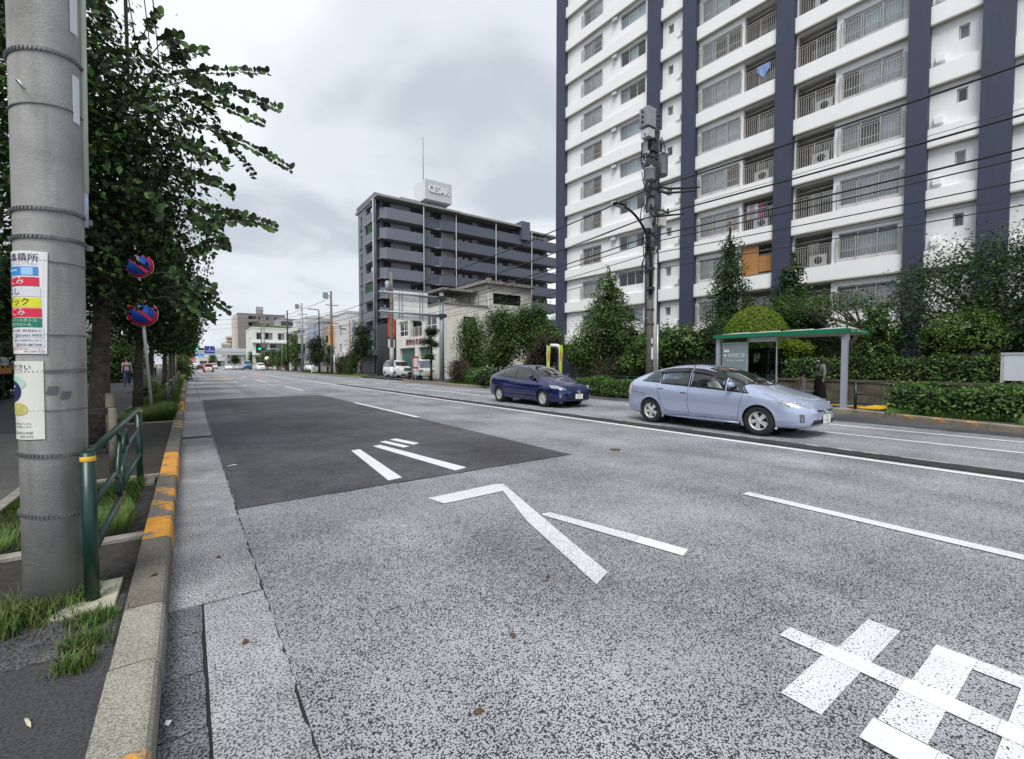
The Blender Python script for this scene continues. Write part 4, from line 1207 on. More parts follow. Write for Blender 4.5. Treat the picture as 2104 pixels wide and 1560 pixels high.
# ================================================================== CREAM WORKSHOP
CREAM = M('cream_render', (0.69,0.68,0.625), 0.9, var=0.08, vs=1.2, bump=0.1, bs=30, streak=0.22)
SHUT = M('shutter_green', (0.075,0.16,0.125), 0.6, var=0.1, vs=3)
crm = thing('workshop', 'cream two storey workshop with green roller shutters and red lettering', 'workshop', (18.5, 36.8, 0), 0)
wf = lambda u, z, w: (w, u, z)
hl = [(5.75,9.75,0.15,3.15),(1.75,4.9,0.15,3.15),(7.45,9.9,4.35,5.95),(4.0,6.9,4.2,6.2),(0.85,3.4,4.35,6.1)]
mb = MB(); wall(mb, 0, 10.7, 0.1, 6.95, hl, wf, 0.35); mb.build('front_wall', CREAM, crm)
cfS = lambda u, z, w: (u, w, z)
mb = MB(); wall(mb, 0, 10.2, 0.1, 6.95, [(2.3,3.6,4.6,5.9)], cfS, 0.2); wall(mb, 5.0, 10.2, 6.951, 9.15, [(5.6,8.95,7.3,8.35)], cfS, 0.2); mb.build('side_wall', CREAM, crm)
mb = MB(); mb.box((0.6,0.25,0.1),(10.1,10.6,6.8)); mb.box((5.3,0.25,6.8),(10.1,10.6,9.0)); mb.build('core', DARK, crm)
mb = MB(); mb.add([(5.0,0,6.95),(5.0,10.6,6.95),(5.0,10.6,9.15),(5.0,0,9.15)],[(0,1,2,3)]); mb.build('upper_wall', CREAM, crm)
mb = MB(); mb.box((4.4,-0.45,9.15),(10.4,10.8,9.42)); mb.box((1.2,2.0,8.55),(5.0,6.5,8.75)); mb.box((-0.12,-0.12,6.95),(5.0,0.12,7.05)); mb.box((-0.12,0.12,6.951),(0.14,10.75,7.051)); mb.build('roof', CONCD, crm)
for u0, u1 in ((5.77,9.73),(1.77,4.88)):
    t0 = bpy.data.objects.new('roller_shutter', None); COL.objects.link(t0); t0.parent = crm
    sm = MB().box((0.28,u0,0.003),(0.31,u1,0.108)).mesh('slat', SHUT)
    for k in range(27): link('slat', sm, t0, (0,0,0.16+k*0.111))
window(crm, wf, 7.47, 9.88, 4.37, 5.93, 2, WHITE, curtains=[(0,.5,CURT2)], rail=0.38, t=0.07)
window(crm, wf, 0.87, 3.38, 4.37, 6.08, 2, WHITE, curtains=[], rail=0.45, t=0.07)
railing(crm, wf, 4.02, 6.88, 4.22, 5.2, w=0.03, mat=CREAM, step=0.3, returns=False)
window(crm, cfS, 2.32, 3.58, 4.62, 5.88, 2, BRNZ, w=0.1); window(crm, cfS, 5.62, 8.93, 7.32, 8.33, 4, BRNZ, w=0.1)
railing(crm, lambda u,z,w: (0.02,u,z), 0.2, 10.5, 7.06, 7.95, w=0, mat=RAILM, step=0.18, returns=False)
railing(crm, lambda u,z,w: (u,0.02,z), 0.2, 4.9, 7.06, 7.95, w=0, mat=RAILM, step=0.18, returns=False)
t = MB(); t.text('菱野合名会社', (-0.01,5.6,3.50), (0,-1,0), (0,0,1), 0.46, 0, fit=4.7, depth=0.05); t.build('lettering', M('letter_maroon', (0.26,0.06,0.08), 0.6), crm)
MB().tube([(5.1,-0.08,0.2),(5.1,-0.08,9.0)], 0.06, 8).build('drain_pipe', PIPE, crm)
for (y, z) in ((0.0,0),):
    MB().box((5.0,-0.02,9.42),(5.4,0.4,9.75)).build('chimney', CONCD, crm)
# small neighbours
nb = thing('narrow_building', 'narrow dark building squeezed left of the cream workshop', 'building', (18.8, 48.0, 0))
DKW = M('dark_cladding', (0.045,0.045,0.055), 0.7, var=0.15, vs=2)
MB().box((0,0,0),(8,6.5,6.2)).build('walls', DKW, nb)
SR = M('sign_red_orange', (0.55,0.07,0.03), 0.5)
b_ = MB().box((-0.9,0.2,4.5),(-0.1,0.35,6.8)).build('hanging_sign', SR, nb)
t = MB(); t.text('パチスロ', (-0.5,0.19,6.35), (1,0,0), (0,0,1), 0.42, 0, vert=True); t.build('lettering', M('letter_yellow', (0.8,0.62,0.2), 0.5), b_)
b_ = MB().box((-0.9,0.2,3.3),(-0.2,0.35,4.2)).build('hanging_sign', SGW, nb)
bk_ = thing('low_house', 'low pale house with a dark red roof edge beside the tower', 'house', (24.5, 35.2, 0))
MB().box((4.0,0,0),(12,9,5.0)).build('walls', CREAM, bk_); MB().box((3.8,-0.3,5.0),(12.2,9.2,5.25)).build('roof', M('roof_maroon', (0.13,0.035,0.035), 0.7), bk_)

# ================================================================== FURTHER ALONG THE RIGHT-HAND SIDE
SHW = M('shop_white', (0.62,0.61,0.61), 0.8, var=0.08, vs=1, streak=0.15); GREYW = M('wall_grey', (0.36,0.37,0.39), 0.85, var=0.1, vs=1, streak=0.2); BEIGE = M('wall_beige', (0.34,0.31,0.26), 0.85, var=0.1, vs=1)
BLUEP = M('panel_blue', (0.33,0.37,0.50), 0.5, var=0.06, vs=1)
def block(name, label, cat, loc, sx, sy, h, mat, wins_road=(), wins_near=(), floors=(), roof=True, frame=None):
    """plain building: road wall (x = 0), near wall (y = 0) with real openings, roof edge"""
    t = thing(name, label, cat, loc)
    mb = MB(); wall(mb, 0, sy, 0, h, [w for w in wins_road], lambda u, z, w: (w, u, z), 0.25)
    wall(mb, 0, sx, 0, h, [w for w in wins_near], lambda u, z, w: (u, w, z), 0.25)
    mb.add([(sx,0,0),(sx,sy,0),(sx,sy,h),(sx,0,h)],[(0,1,2,3)]); mb.add([(0,sy,0),(sx,sy,0),(sx,sy,h),(0,sy,h)],[(0,1,2,3)]); mb.build('walls', mat, t)
    MB().box((0.4,0.4,0),(sx-.05,sy-.05,h-0.05)).build('core', DARK, t)
    if roof: MB().box((-0.1,-0.1,h),(sx+.1,sy+.1,h+0.3)).build('roof', mat, t)
    for w in wins_road: window(t, lambda u, z, ww: (ww, u, z), *w, n=2, frame=frame or ALU, w=0.12, curtains=[(0,.5,CURT2)] if random.random() < .5 else [])
    for w in wins_near: window(t, lambda u, z, ww: (u, ww, z), *w, n=2, frame=frame or ALU, w=0.12, curtains=[(0.5,1,CURT2)] if random.random() < .5 else [])
    return t
shop = block('shop_building', 'white corner shop building with a tall vertical sign and green awning', 'shop', (20, 71.7, 0), 6, 8.5, 9.4, SHW, [(3.0,4.1,2.9,4.7),(3.0,4.1,5.9,7.6),(0.8,7.6,0.1,2.3)], [(0.3,2.6,0.1,1.7)])
s_ = MB().box((0.02,-0.18,2.5),(2.0,-0.02,9.2)).build('vertical_sign', SGW, shop)
t = MB(); t.text('司法書士行政書士事務所', (1.02,-0.19,7.7), (1,0,0), (0,0,1), 0.52, 0, vert=True); t.text('登記相続会社', (1.02,-0.19,2.75), (1,0,0), (0,0,1), 0.25, 0, fit=1.7); t.build('lettering', M('letter_blue', (0.03,0.09,0.27), 0.5), s_)
for x in (0.35, 1.62):
    MB().box((x,-0.2,3.2),(x+0.10,-0.181,8.2)).build('red_stripe', SR, s_)
MB().box((0.0,-0.01,0.0),(5.9,-0.003,2.48)).build('lower_cladding', BEIGE, shop)
MB().add([(-0.001,0.9,2.5),(-0.001,4.5,2.5),(-1.0,4.5,2.0),(-1.0,0.9,2.0)],[(0,1,2,3)]).build('awning', M('awning_green', (0.01,0.20,0.09), 0.7), shop)
b_ = MB().box((-0.9,0.3,2.6),(-0.05,2.6,3.3)).build('shop_sign', SGW, shop); t = MB(); t.text('薬局', (-0.91,1.45,2.75), (0,-1,0), (0,0,1), 0.4, 0); t.build('lettering', SGNAV, b_)
b_ = MB().box((-1.0,7.0,4.6),(-0.1,7.2,7.9)).build('hanging_sign', M('sign_orange', (0.75,0.36,0.04), 0.5), shop); t = MB(); t.text('とんかつ', (-0.55,6.99,7.2), (1,0,0), (0,0,1), 0.5, 0, vert=True); t.build('lettering', M('letter_dark_red', (0.3,0.02,0.02), 0.5), b_)
b_ = MB().box((-0.7,7.9,3.2),(-0.1,8.1,4.4)).build('hanging_sign', M('sign_pale_green', (0.5,0.62,0.6), 0.5), shop)
office = block('office_building', 'pale grey three storey office building beyond the white corner shop', 'office', (19, 83.0, 0), 9, 11.5, 8.8, GREYW, [(0.8,4.2,2.4,3.9),(0.8,4.2,5.0,6.6)], [(0.6,3.0,5.2,6.4)])
MB().box((-0.35,5.2,3.4),(-0.02,8.0,8.6)).build('blue_panel', BLUEP, office); MB().box((-0.36,8.05,3.4),(-0.02,9.6,8.6)).build('blue_panel', BLUEP, office)
railing(office, lambda u,z,w: (0.1,u,z), 0, 11.4, 9.1, 9.8, w=0, mat=STEEL, step=0.8, returns=False)
house = block('balcony_house', 'white four storey house with open balconies behind the telegraph pole', 'house', (19, 96.5, 0), 9, 13, 10.6, SHW, [(1.0,5.5,0.1,2.3),(1.0,9.5,3.6,5.2),(1.0,9.5,6.5,7.9),(1.0,9.5,9.0,10.2)], [(1.0,4.0,3.6,5.0)])
for z in (2.6,5.5,8.2): MB().box((-1.2,0.3,z),(-0.02,11.5,z+1.0)).build('balcony', SHW if z > 3 else BLUEP, house)
b_ = MB().box((-1.0,2.6,0.4),(-0.5,2.8,3.2)).build('vertical_sign', SGW, house); t = MB(); t.text('新日本建設', (-0.75,2.59,2.75), (1,0,0), (0,0,1), 0.36, 0, vert=True); t.build('lettering', SGNAV, b_)
wg = block('green_roof_building', 'white and glass building with grass growing on its roof edge', 'building', (15.3, 150, 0), 11.5, 18, 11.9, M('wall_offwhite', (0.62,0.64,0.60), 0.8, var=0.06, vs=1), [(2,8,3.0,5.0),(2,8,7.0,9.0)], [(1.0,2.4,8.6,10.6),(3.2,5.2,8.6,10.6),(6.6,8.4,8.6,10.6),(8.8,10.9,8.6,10.6),(0.8,3.8,4.6,7.4),(4.4,7.6,4.6,7.4),(8.0,11.0,4.6,7.4),(0.8,10.9,0.6,3.6)])
for z in (4.1,7.6): MB().box((-0.2,-1.0,z),(11.6,-0.02,z+0.4)).build('ledge', WHITE, wg)
blades('roof_grass', scatter(900, 0.2, 11, 0.2, 3, 12.2, 33), 0.3, 0.9, [GRASS, GRASSD], wg, 0.6, 0.08, 3)
TAUPE = M('wall_taupe', (0.235,0.205,0.205), 0.85, var=0.08, vs=0.6)
hn = []
br = None
for i in range(7):
    z = 3.2+2.75*i
    hn += [(3.8,6.6,z,z+1.6),(7.2,9.2,z+0.2,z+1.5),(10.2,12.0,z+0.2,z+1.5),(13.2,15.4,z,z+1.6)]
br = block('brown_apartments', 'tall taupe apartment building with a rooftop sign tower in the distance', 'apartment building', (16.8, 215, 0), 17.5, 14, 22.0, TAUPE, [(4,9,3.2+2.75*i,4.9+2.75*i) for i in range(7)], hn, frame=BRNZ)
for i in range(7): MB().box((3.6,-1.1,2.3+2.75*i),(6.8,-0.02,3.35+2.75*i)).build('balcony', TAUPE, br)
MB().box((-1.2,0.5,0),(-0.02,14,21.5)).build('stair_wall', M('wall_cream2', (0.55,0.50,0.42), 0.85), br)
s_ = MB().box((6.9,0.5,22.3),(9.3,3,25.3)).build('roof_sign', TAUPE, br); t = MB(); t.text('賃貸', (8.1,0.45,24.1), (1,0,0), (0,0,1), 0.8, 0); t.text('マンション', (8.1,0.45,22.8), (1,0,0), (0,0,1), 0.8, 0, fit=1.9); t.build('lettering', SGW, s_)
bb = block('dark_top_block', 'dark framed upper block standing behind the green roof building', 'building', (27.5, 185, 0), 8, 12, 18.0, GREYW, [], [(0.6,7.4,13.0,14.6),(0.6,7.4,15.6,17.2)], frame=BRNZ)
def grid_wins(x0, x1, z0, z1, nx, nz, w=.62, h=.55):
    sx, sz = (x1-x0)/nx, (z1-z0)/nz
    return [(x0+sx*i+sx*(1-w)/2, x0+sx*i+sx*(1+w)/2, z0+sz*j+sz*(1-h)/2, z0+sz*j+sz*(1+h)/2) for i in range(nx) for j in range(nz)]
block('mid_rise', 'beige mid rise block with rows of windows behind the balcony house', 'building', (25.5, 122, 0), 9, 12, 13.2, BEIGE, [], grid_wins(.3, 8.7, 1, 12.8, 4, 4))
block('mid_rise', 'pale mid rise block filling the gap right of the white and glass building', 'building', (28.0, 142, 0), 10, 12, 12.0, SHW, [], grid_wins(.3, 9.7, 1, 11.6, 5, 4))
block('mid_rise', 'grey mid rise block low in the gap left of the white and glass building', 'building', (13.6, 232, 0), 5.5, 10, 9.0, GREYW, [], grid_wins(.2, 5.3, .8, 8.6, 3, 3))
PINKW = M('wall_pink', (0.58,0.47,0.42), 0.85, var=0.05)
pk = thing('striped_apartments', 'pale pink apartment slab with dark horizontal balcony lines far away', 'apartment building', (18, 300, 0))
MB().box((0,0,0),(8,12,17.2)).build('walls', PINKW, pk)
bm_ = MB().box((0,-0.6,0),(8,-0.02,0.5)).mesh('balcony', BRNZ)
for i in range(8): link('balcony', bm_, pk, (0,0,1.5+2.0*i))
yl = thing('rounded_apartments', 'cream apartment block with curved balconies beside the pink slab', 'apartment building', (15.2, 290, 0))
mb = MB(); mb.box((0,0,0),(4,9,13)); mb.build('walls', M('wall_cream3', (0.58,0.53,0.43), 0.85), yl)
bm_ = MB().box((-.2,-0.7,0),(4,-0.02,1.2)).mesh('balcony', BEIGE)
for i in range(5): link('balcony', bm_, yl, (0,0,1.0+2.5*i))
fs_ = block('far_shop', 'low white shop with glass front beyond the footbridge', 'shop', (4.2, 262, 0), 11, 10, 4.8, SHW, [], [(0.4,3.4,0.2,3.0),(3.8,6.8,0.2,3.0),(7.2,10.6,0.2,3.0)])
pinks = thing('sign_tower', 'thin pink and white sign tower above the left-hand trees far away', 'sign tower', (-1.5, 240, 0)); MB().box((2.0,0,0),(4.2,1.5,19)).build('board', M('sign_pink', (0.62,0.30,0.36), 0.6), pinks); MB().box((4.2,0.2,0),(4.9,1.2,15)).build('board', SGW, pinks)
# left side, behind the street trees
lb = block('beige_building', 'beige building with white balcony bands hidden behind the left street trees', 'building', (-8.2, 22.0, 0), 0.5, 1, 1, BEIGE) if False else None
BRW = M('wall_red_brown', (0.16,0.075,0.06), 0.85, var=0.15, vs=2)
lb = thing('left_apartments', 'apartment building with white balcony bands behind the pole at left', 'apartment building', (-8.4, 3.0, 0))
MB().box((-9,0,0),(-0.6,17,22)).build('walls', GREYW, lb)
bm_ = MB().box((-0.6,0,0),(0.3,17,1.1)).mesh('balcony', WHITE)
for i in range(7): link('balcony', bm_, lb, (0,0,2.6+2.9*i))
lw = thing('left_house', 'red brown house with a cream upper wall behind the hedge', 'house', (-7.4, 52, 0)); MB().box((-8,0,0),(0,30,8.5)).build('walls', BRW, lw); MB().box((0,-0.1,3.3),(0.06,8,8.2)).build('cream_panel', CREAM, lw); MB().box((-8.2,-0.4,8.5),(0.3,30.2,8.8)).build('roof', GREYW, lw)
for k in range(5): window(lw, lambda u,z,w: (0.08-w,u,z), 9+k*4, 11+k*4, 4, 5.6, 2, ALU, w=0.05)
sg_ = thing('slatted_building', 'pale building with vertical slats high above the street trees', 'building', (-3.1, 15.5, 0)); 
MB().box((-4.5,0,0),(0,4,6.4)).build('base', GREYW, sg_) if False else None
bpy.data.objects.remove(sg_)
# ================================================================== STREET FURNITURE, RIGHT-HAND SIDE
STEELB = M('steel_blue_grey', (0.27,0.31,0.35), 0.45, 0.35, var=0.12, vs=4, streak=0.2)
SIGNBACK = M('sign_back', (0.82,0.82,0.82), 0.55, 0.0, var=0.06, vs=2, streak=0.15)
PHS = 2*PI
gan = thing('sign_gantry', 'large road sign seen from behind on two blue grey arms over the road', 'road sign', (15.45, 30.6, 0.12))
mb = MB(); mb.tube([(0,0,-.1),(0,0,6.62)], [.19,.16], 18); mb.lathe([(.16,6.6),(.17,6.6),(.17,6.66),(.02,6.68)], 18); mb.build('post', STEELB, gan)
mb = MB(); mb.lathe([(.30,0),(.30,.04),(.2,.05)], 18); mb.build('base_plate', STEELB, gan)
for z in (6.27, 4.95):
    mb = MB(); mb.tube([(.4,-.0,z),(-4.75,0,z+.06)], [.10,.075], 12); mb.build('arm', STEELB, gan)
    mb = MB(); mb.box((-.26,-.24,z-.14),(.26,-.17,z+.14)); mb.box((-.30,-.22,z-.11),(-.22,.22,z+.11)); mb.box((.22,-.22,z-.11),(.30,.22,z+.11)); mb.build('bracket', STEELD, gan)
sbk = bpy.data.objects.new('sign_board', None); COL.objects.link(sbk); sbk.parent = gan; sbk.location = (-2.33, 0.18, 0)
plk = MB().box((-1.29,0,0),(1.29,0.05,.315)).mesh('plank', SIGNBACK)
for k in range(6): link('plank', plk, sbk, (0,0,4.52+.34*k))
for x in (-.95, .62): 
    for dx in (0, .22): MB().box((x+dx,-.07,4.5),(x+dx+.05,-.003,6.58)).build('rib', STEEL, sbk)
MB().box((.75,-.02,4.42),(1.29,.0,4.52)).build('plate', SIGNBACK, sbk)

CPOLE = M('pole_concrete_warm', (0.17,0.16,0.14), 0.85, var=0.2, vs=4, streak=0.4)
TRF = M('transformer_grey', (0.27,0.31,0.33), 0.5, 0.2, var=0.1, vs=5, streak=0.2)
INS = M('insulator', (0.55,0.56,0.55), 0.25, var=0.05)
CABLE = M('cable_black', (0.018,0.018,0.02), 0.6)
big = thing('utility_pole', 'tall utility pole crowded with transformers and cables in front of the white tower', 'utility pole', (15.62, 12.0, 0.14))
mb = MB(); mb.tube([(0,0,-.1),(0,0,4),(0,0,11.75)], [.155,.135,.105], 16); mb.build('shaft', CPOLE, big)
mb = MB(); mb.tube([(.17,-.10,0),(.17,-.10,6.2)], .085, 12); mb.build('conduit', M('conduit_white', (0.52,0.52,0.53), 0.5, var=0.08, streak=0.2), big)
mb = MB(); mb.tube([(.30,-.16,0),(.30,-.16,3.0)], .045, 10); mb.build('conduit', STEEL, big)
mb = MB(); mb.tube([(.10,.2,2.9),(.12,.16,6.5),(.05,.15,9),(.02,.14,11.2)], .035, 8); mb.build('cable_riser', CABLE, big)
for z in (1.2,3.0,3.6,4.4,5.3,6.1,6.7,7.1,8.2,8.8,9.4,10.2,10.8):
    mb = MB(); mb.lathe([(.165,0),(.175,.0),(.175,.045),(.165,.045)], 16, (0,0,z)); mb.build('steel_band', STEELD, big)
for k in range(14):
    a = 0 if k % 2 else PI
    mb = MB(); mb.tube([(0,0,2.4+k*.42),(.24*math.cos(a),.24*math.sin(a),2.4+k*.42)], .011, 5); mb.build('step_bolt', STEEL, big)
# switch cabinet at the top
mb = MB(); mb.box((-.62,-.30,10.85),(-.08,.14,11.6)); cab_ = mb.build('switch_cabinet', TRF, big, bevel=.02)
for k in range(4):
    mb = MB(); mb.ell((.18,-.05,10.9+k*.22), (.10,.06,.06), 10, 6); mb.tube([(.1,-.05,10.9+k*.22),(.34,-.12,10.86+k*.22)], .035, 8); mb.build('insulator', STEELD, big)
    mb = MB(); mb.box((-.14,-.33,10.95+k*.16),(-.09,-.30,11.03+k*.16)); mb.build('latch', STEELD, cab_)
for k in range(3):
    mb = MB(); mb.lathe([(.03,0),(.05,.01),(.03,.05),(.05,.06),(.03,.10)], 10, (-.70,-.08,10.95+k*.2)); mb.build('insulator', STEELD, big)
mb = MB(); mb.box((-.55,-.26,10.45),(-.15,.1,10.78)); mb.build('control_box', ALU, big)
for (x, y, z, r, h) in ((.50,-.10,9.15,.27,.85),(-.30,-.16,8.75,.21,.48),(-.26,.1,9.9,.12,.5),(.26,-.05,10.15,.11,.45)):
    mb = MB(); mb.lathe([(r*.92,0),(r,.03),(r,h-.05),(r*1.05,h-.04),(r*1.05,h),(r*.5,h+.06)], 18, (x,y,z)); tr_ = mb.build('transformer', TRF if r > .15 else STEEL, big)
    if r > .15:
        for k in range(3): 
            a = k*2.1; mb = MB(); mb.lathe([(.02,0),(.035,.02),(.02,.05),(.035,.06),(.02,.10)], 8, (x+r*.6*math.cos(a), y+r*.6*math.sin(a), z+h)); mb.build('bushing', INS, tr_)
for (z, x0, x1) in ((10.5,-.55,.5),(9.35,-.5,.8),(8.5,-.35,1.0),(7.7,-.2,1.05),(9.75,-.4,.6)):
    mb = MB(); mb.box((x0,-.14,z),(x1,-.06,z+.08)); c_ = mb.build('cross_arm', STEELD, big)
    for x in (x0+.06, (x0+x1)/2+.25, x1-.06):
        mb = MB(); mb.lathe([(.02,0),(.05,.02),(.03,.06),(.05,.08),(.02,.13)], 10, (x,-.10,z+.08)); mb.build('insulator', INS if random.random() < .5 else STEELD, c_)
mb = MB(); mb.box((.24,-.22,8.9),(-.24,.2,9.6)); mb.build('fuse_box', STEELD, big); mb = MB(); mb.box((.2,-.2,10.0),(-.2,.2,10.7)); mb.build('fuse_box', STEELD, big); mb = MB(); mb.box((.30,-.28,7.05),(.66,-.02,7.62)); mb.build('junction_box', M('box_pale', (0.55,0.55,0.52), 0.5, streak=.2), big, bevel=.015)
mb = MB(); mb.box((-.42,-.2,6.85),(-.18,.05,7.45)); mb.build('junction_box', ALU, big, bevel=.015)
rr = random.Random(5)
for k in range(44):
    z0 = rr.uniform(6.1,11.5); z1 = z0-rr.uniform(.2,1.3); a0, a1 = rr.uniform(0,6.28), rr.uniform(0,6.28); r0, r1 = rr.uniform(.12,.5), rr.uniform(.12,.4); b = rr.uniform(.2,.7); am = (a0+a1)/2
    P0 = Vector((r0*math.cos(a0), r0*math.sin(a0), z0)); P2 = Vector((r1*math.cos(a1), r1*math.sin(a1), z1)); P1 = Vector((b*math.cos(am), b*math.sin(am), min(z0,z1)-rr.uniform(0,.4)))
    mb = MB(); mb.tube([P0*(1-u)**2+P1*2*u*(1-u)+P2*u*u for u in [i/8 for i in range(9)]], rr.uniform(.014,.028), 5); mb.build('cable_loop', CABLE, big)
for k, (x, z, l) in enumerate(((.4,8.62,1.0),(.35,8.42,.8),(-.25,7.35,.6))):
    mb = MB(); mb.tube([(x-.2,-.2-k*.05,z),(x+l*.3,-.35,z-.02),(x+l,-1.3,z-.1)], [.04,.055,.03], 8); mb.build('splice_case', CABLE, big)
mb = MB(); mb.box((-.10,-.17,1.55),(.02,-.155,2.05)); mb.build('label_plate', SGW, big); 
mb = MB(); mb.box((-.10,-.17,2.2),(-.02,-.155,2.42)); mb.build('label_plate', SGW, big)
# curved street lamp clamped to the pole
lampm = M('lamp_black', (0.018,0.018,0.02), 0.4, 0.3)
lamp = thing('street_lamp', 'black street lamp with a curved arm reaching over the road beside the crowded pole', 'street lamp', (15.45, 11.85, 0.14))
mb = MB(); pts = [(0,0,4.2),(0,0,5.6)] + [(-1.95*(1-math.cos(a)), 0, 5.6+1.85*math.sin(a)) for a in [R(8+72*i/9) for i in range(10)]]; mb.tube(pts, [.07]*2+[.065-.0025*i for i in range(10)], 10); mb.build('arm', lampm, lamp)
e_ = Vector(pts[-1]); mb = MB(); mb.ell((e_.x-.32, 0, e_.z+.02), (.36,.15,.07), 14, 8); hd = mb.build('lamp_head', lampm, lamp); mb = MB(); mb.box((e_.x-.52,-.10,e_.z-.055),(e_.x-.12,.10,e_.z-.04)); mb.build('lens', ALU, hd)
mb = MB(); mb.box((-.1,-.12,4.4),(.12,.1,4.5)); mb.box((-.1,-.12,5.2),(.12,.1,5.3)); mb.build('clamp', STEELD, lamp)

# other poles along the right kerb
def util_pole(name, label, loc, h, r=.14, kind=0, mat=None):
    t = thing(name, label, 'utility pole', loc, 0, None)
    mb = MB(); mb.tube([(0,0,-.1),(0,0,h)], [r*1.15,r*.8], 12); mb.build('shaft', mat or CPOLE, t)
    if kind & 1:
        mb = MB(); mb.lathe([(.22,0),(.24,.03),(.24,.7),(.12,.78)], 14, (-.38,-.1,h-1.6)); mb.build('transformer', TRF, t)
    if kind & 2:
        mb = MB(); mb.box((-1.0,-.3,h-1.0),(-.45,.2,h-.25)); mb.build('switch_cabinet', TRF, t); mb = MB(); mb.box((-.5,-.05,h-.7),(.1,.05,h-.6)); mb.build('bracket', STEELD, t)
    for z in (h-1.9, h-3.3, h-4.3):
        mb = MB(); mb.box((-.7,-.05,z),(.9,.04,z+.08)); c = mb.build('cross_arm', STEELD, t)
        for x in (-.6,.1,.8):
            mb = MB(); mb.lathe([(.03,0),(.06,.03),(.03,.12)], 8, (x,0,z+.08)); mb.build('insulator', INS, c)
    if kind & 4:
        mb = MB(); mb.tube([(0,0,h-5),(.6,-.3,h-4.85),(1.2,-.5,h-4.9)], .04, 6); mb.tube([(1.2,-.5,h-4.9)]*1+[(1.25,-.5,h-4.92)], .04, 6); mb.build('lamp_arm', STEEL, t); mb = MB(); mb.lathe([(.10,0),(.42,-.10),(.40,-.16),(.05,-.18)], 16, (1.4,-.5,h-4.85)); mb.build('lamp_head', STEELD, t)
    return t
p41 = util_pole('utility_pole', 'brown utility pole with a grey transformer behind the big road sign', (15.6,41.2,.13), 9.9, .16, 1)
MB().tube([(0,0,.2),(0,0,1.1)], .20, 12).build('white_wrap', SGW, p41); MB().tube([(0,0,1.1),(0,0,2.9)], .195, 12).build('pale_wrap', CONC, p41)
util_pole('utility_pole', 'pale utility pole with a switch box at its top by the white corner shop', (15.6,63.0,.13), 11.0, .17, 2|4)
util_pole('utility_pole', 'grey utility pole with a switch box before the balcony house', (15.6,82.0,.13), 11.5, .17, 2, STEELB)
util_pole('utility_pole', 'dark bare pole farther along before the green roof building', (15.6,95.5,.13), 11.6, .14, 0, lampm)
util_pole('utility_pole', 'slim pole standing left of the blue van far away', (15.6,128,.13), 11.0, .14, 0)
util_pole('utility_pole', 'slim brown pole in front of the white and glass building', (16.4,140,.13), 14.0, .14, 0)
tl = thing('street_lamp', 'thin black street lamp with a short arm between two telegraph poles', 'street lamp', (15.3,68.6,.13)); MB().tube([(0,0,0),(0,0,8.9),(-.05,0,9.05),(-1.0,0,9.1)], [.10,.07,.06,.05], 8).build('post', lampm, tl); MB().ell((-1.2,0,9.1),(.35,.13,.07)).build('lamp_head', lampm, tl)
# shop side pole for the driveway and small posts
for i, (x, y, h, lab) in enumerate(((15.2,60.2,2.4,'white post with a small flat top near the clipped bushes'),(15.1,77.5,2.0,'thin grey post beside the balcony house'),)):
    t = thing('marker_post', lab, 'post', (x,y,.13)); MB().tube([(0,0,0),(0,0,h)], .06, 8).build('post', WHITE if i == 0 else STEELB, t); MB().box((-.2,-.03,h),(.2,.03,h+.08)).build('cap', WHITE, t)
t = thing('barrier_stand', 'low white slotted barrier on the far pavement by the dark tree', 'barrier', (15.2,71.5,.13), 0)
for z in (.25,.55,.85): MB().box((-.45,-.04,z),(.45,.04,z+.14)).build('board', WHITE, t)
for x in (-.42,.34): MB().box((x,-.035,0),(x+.08,.035,1.0)).build('leg', WHITE, t)
t = thing('round_sign', 'round white sign on a red post far along the right kerb', 'road sign', (14.9,118,.13)); MB().tube([(0,0,0),(0,0,2.2)], .05, 8).build('post', SR, t); mb = MB(); mb.lathe([(.5,-.02),(.5,.02)], 24, (0,-.06,2.6), axis='y'); mb.build('disc', SGW, t)

# wires
def wire(label, pts, r, sag=0.0, group='overhead wires along the right kerb'):
    q = []
    for (a, b) in zip(pts[:-1], pts[1:]):
        a, b = Vector(a), Vector(b); n = 14
        for i in range(n): 
            u = i/n; p = a.lerp(b, u); p.z -= sag*4*u*(1-u)*((b-a).length/30); q.append(p)
    q.append(Vector(pts[-1]))
    mb = MB(); mb.tube(q, r, 6); o = mb.build('wire', CABLE if r > .012 else STEELD, None); return tag(o, label, 'wire', group)
def run(x, zs): return [(x,-28,zs[0]),(x,12,zs[1]),(x,41.2,zs[2]),(x-.0,63,zs[3]),(x,95,zs[4])]
wire('thick topmost cable drooping across the white tower to the crowded pole', run(15.1,(8.5,8.45,8.1,8.0,8.2)), .030, .35)
wire('second thick cable below the topmost one across the white tower', run(15.05,(7.5,7.35,7.0,7.0,7.4)), .028, .4)
wire('dark third cable crossing the tower at the level of the middle balconies', run(15.3,(6.75,6.65,6.3,6.4,6.8)), .026, .35)
wire('fourth cable, just under the dark third one', run(15.2,(6.4,6.38,6.0,6.2,6.5)), .018, .3)
wire('fifth cable with a spiral hanger wire, low across the tower', run(15.3,(6.0,5.95,5.6,5.8,6.2)), .016, .35)
wire('lowest cable passing just over the trees', run(15.25,(5.5,5.3,5.1,5.4,5.8)), .014, .3)
wire('thin wire between the topmost cable and the next', run(15.6,(7.9,7.6,7.4,7.4,7.7)), .008, .35)
wire('thin wire low between the fifth cable and the lowest one', run(15.6,(5.75,5.6,5.35,5.6,6)), .008, .3)
wire('high thin wire from the top of the shop pole into the distance', [(15.6,63,10.4),(15.6,82,10.7),(15.6,95,10.9),(-6,140,12)], .03, .3)
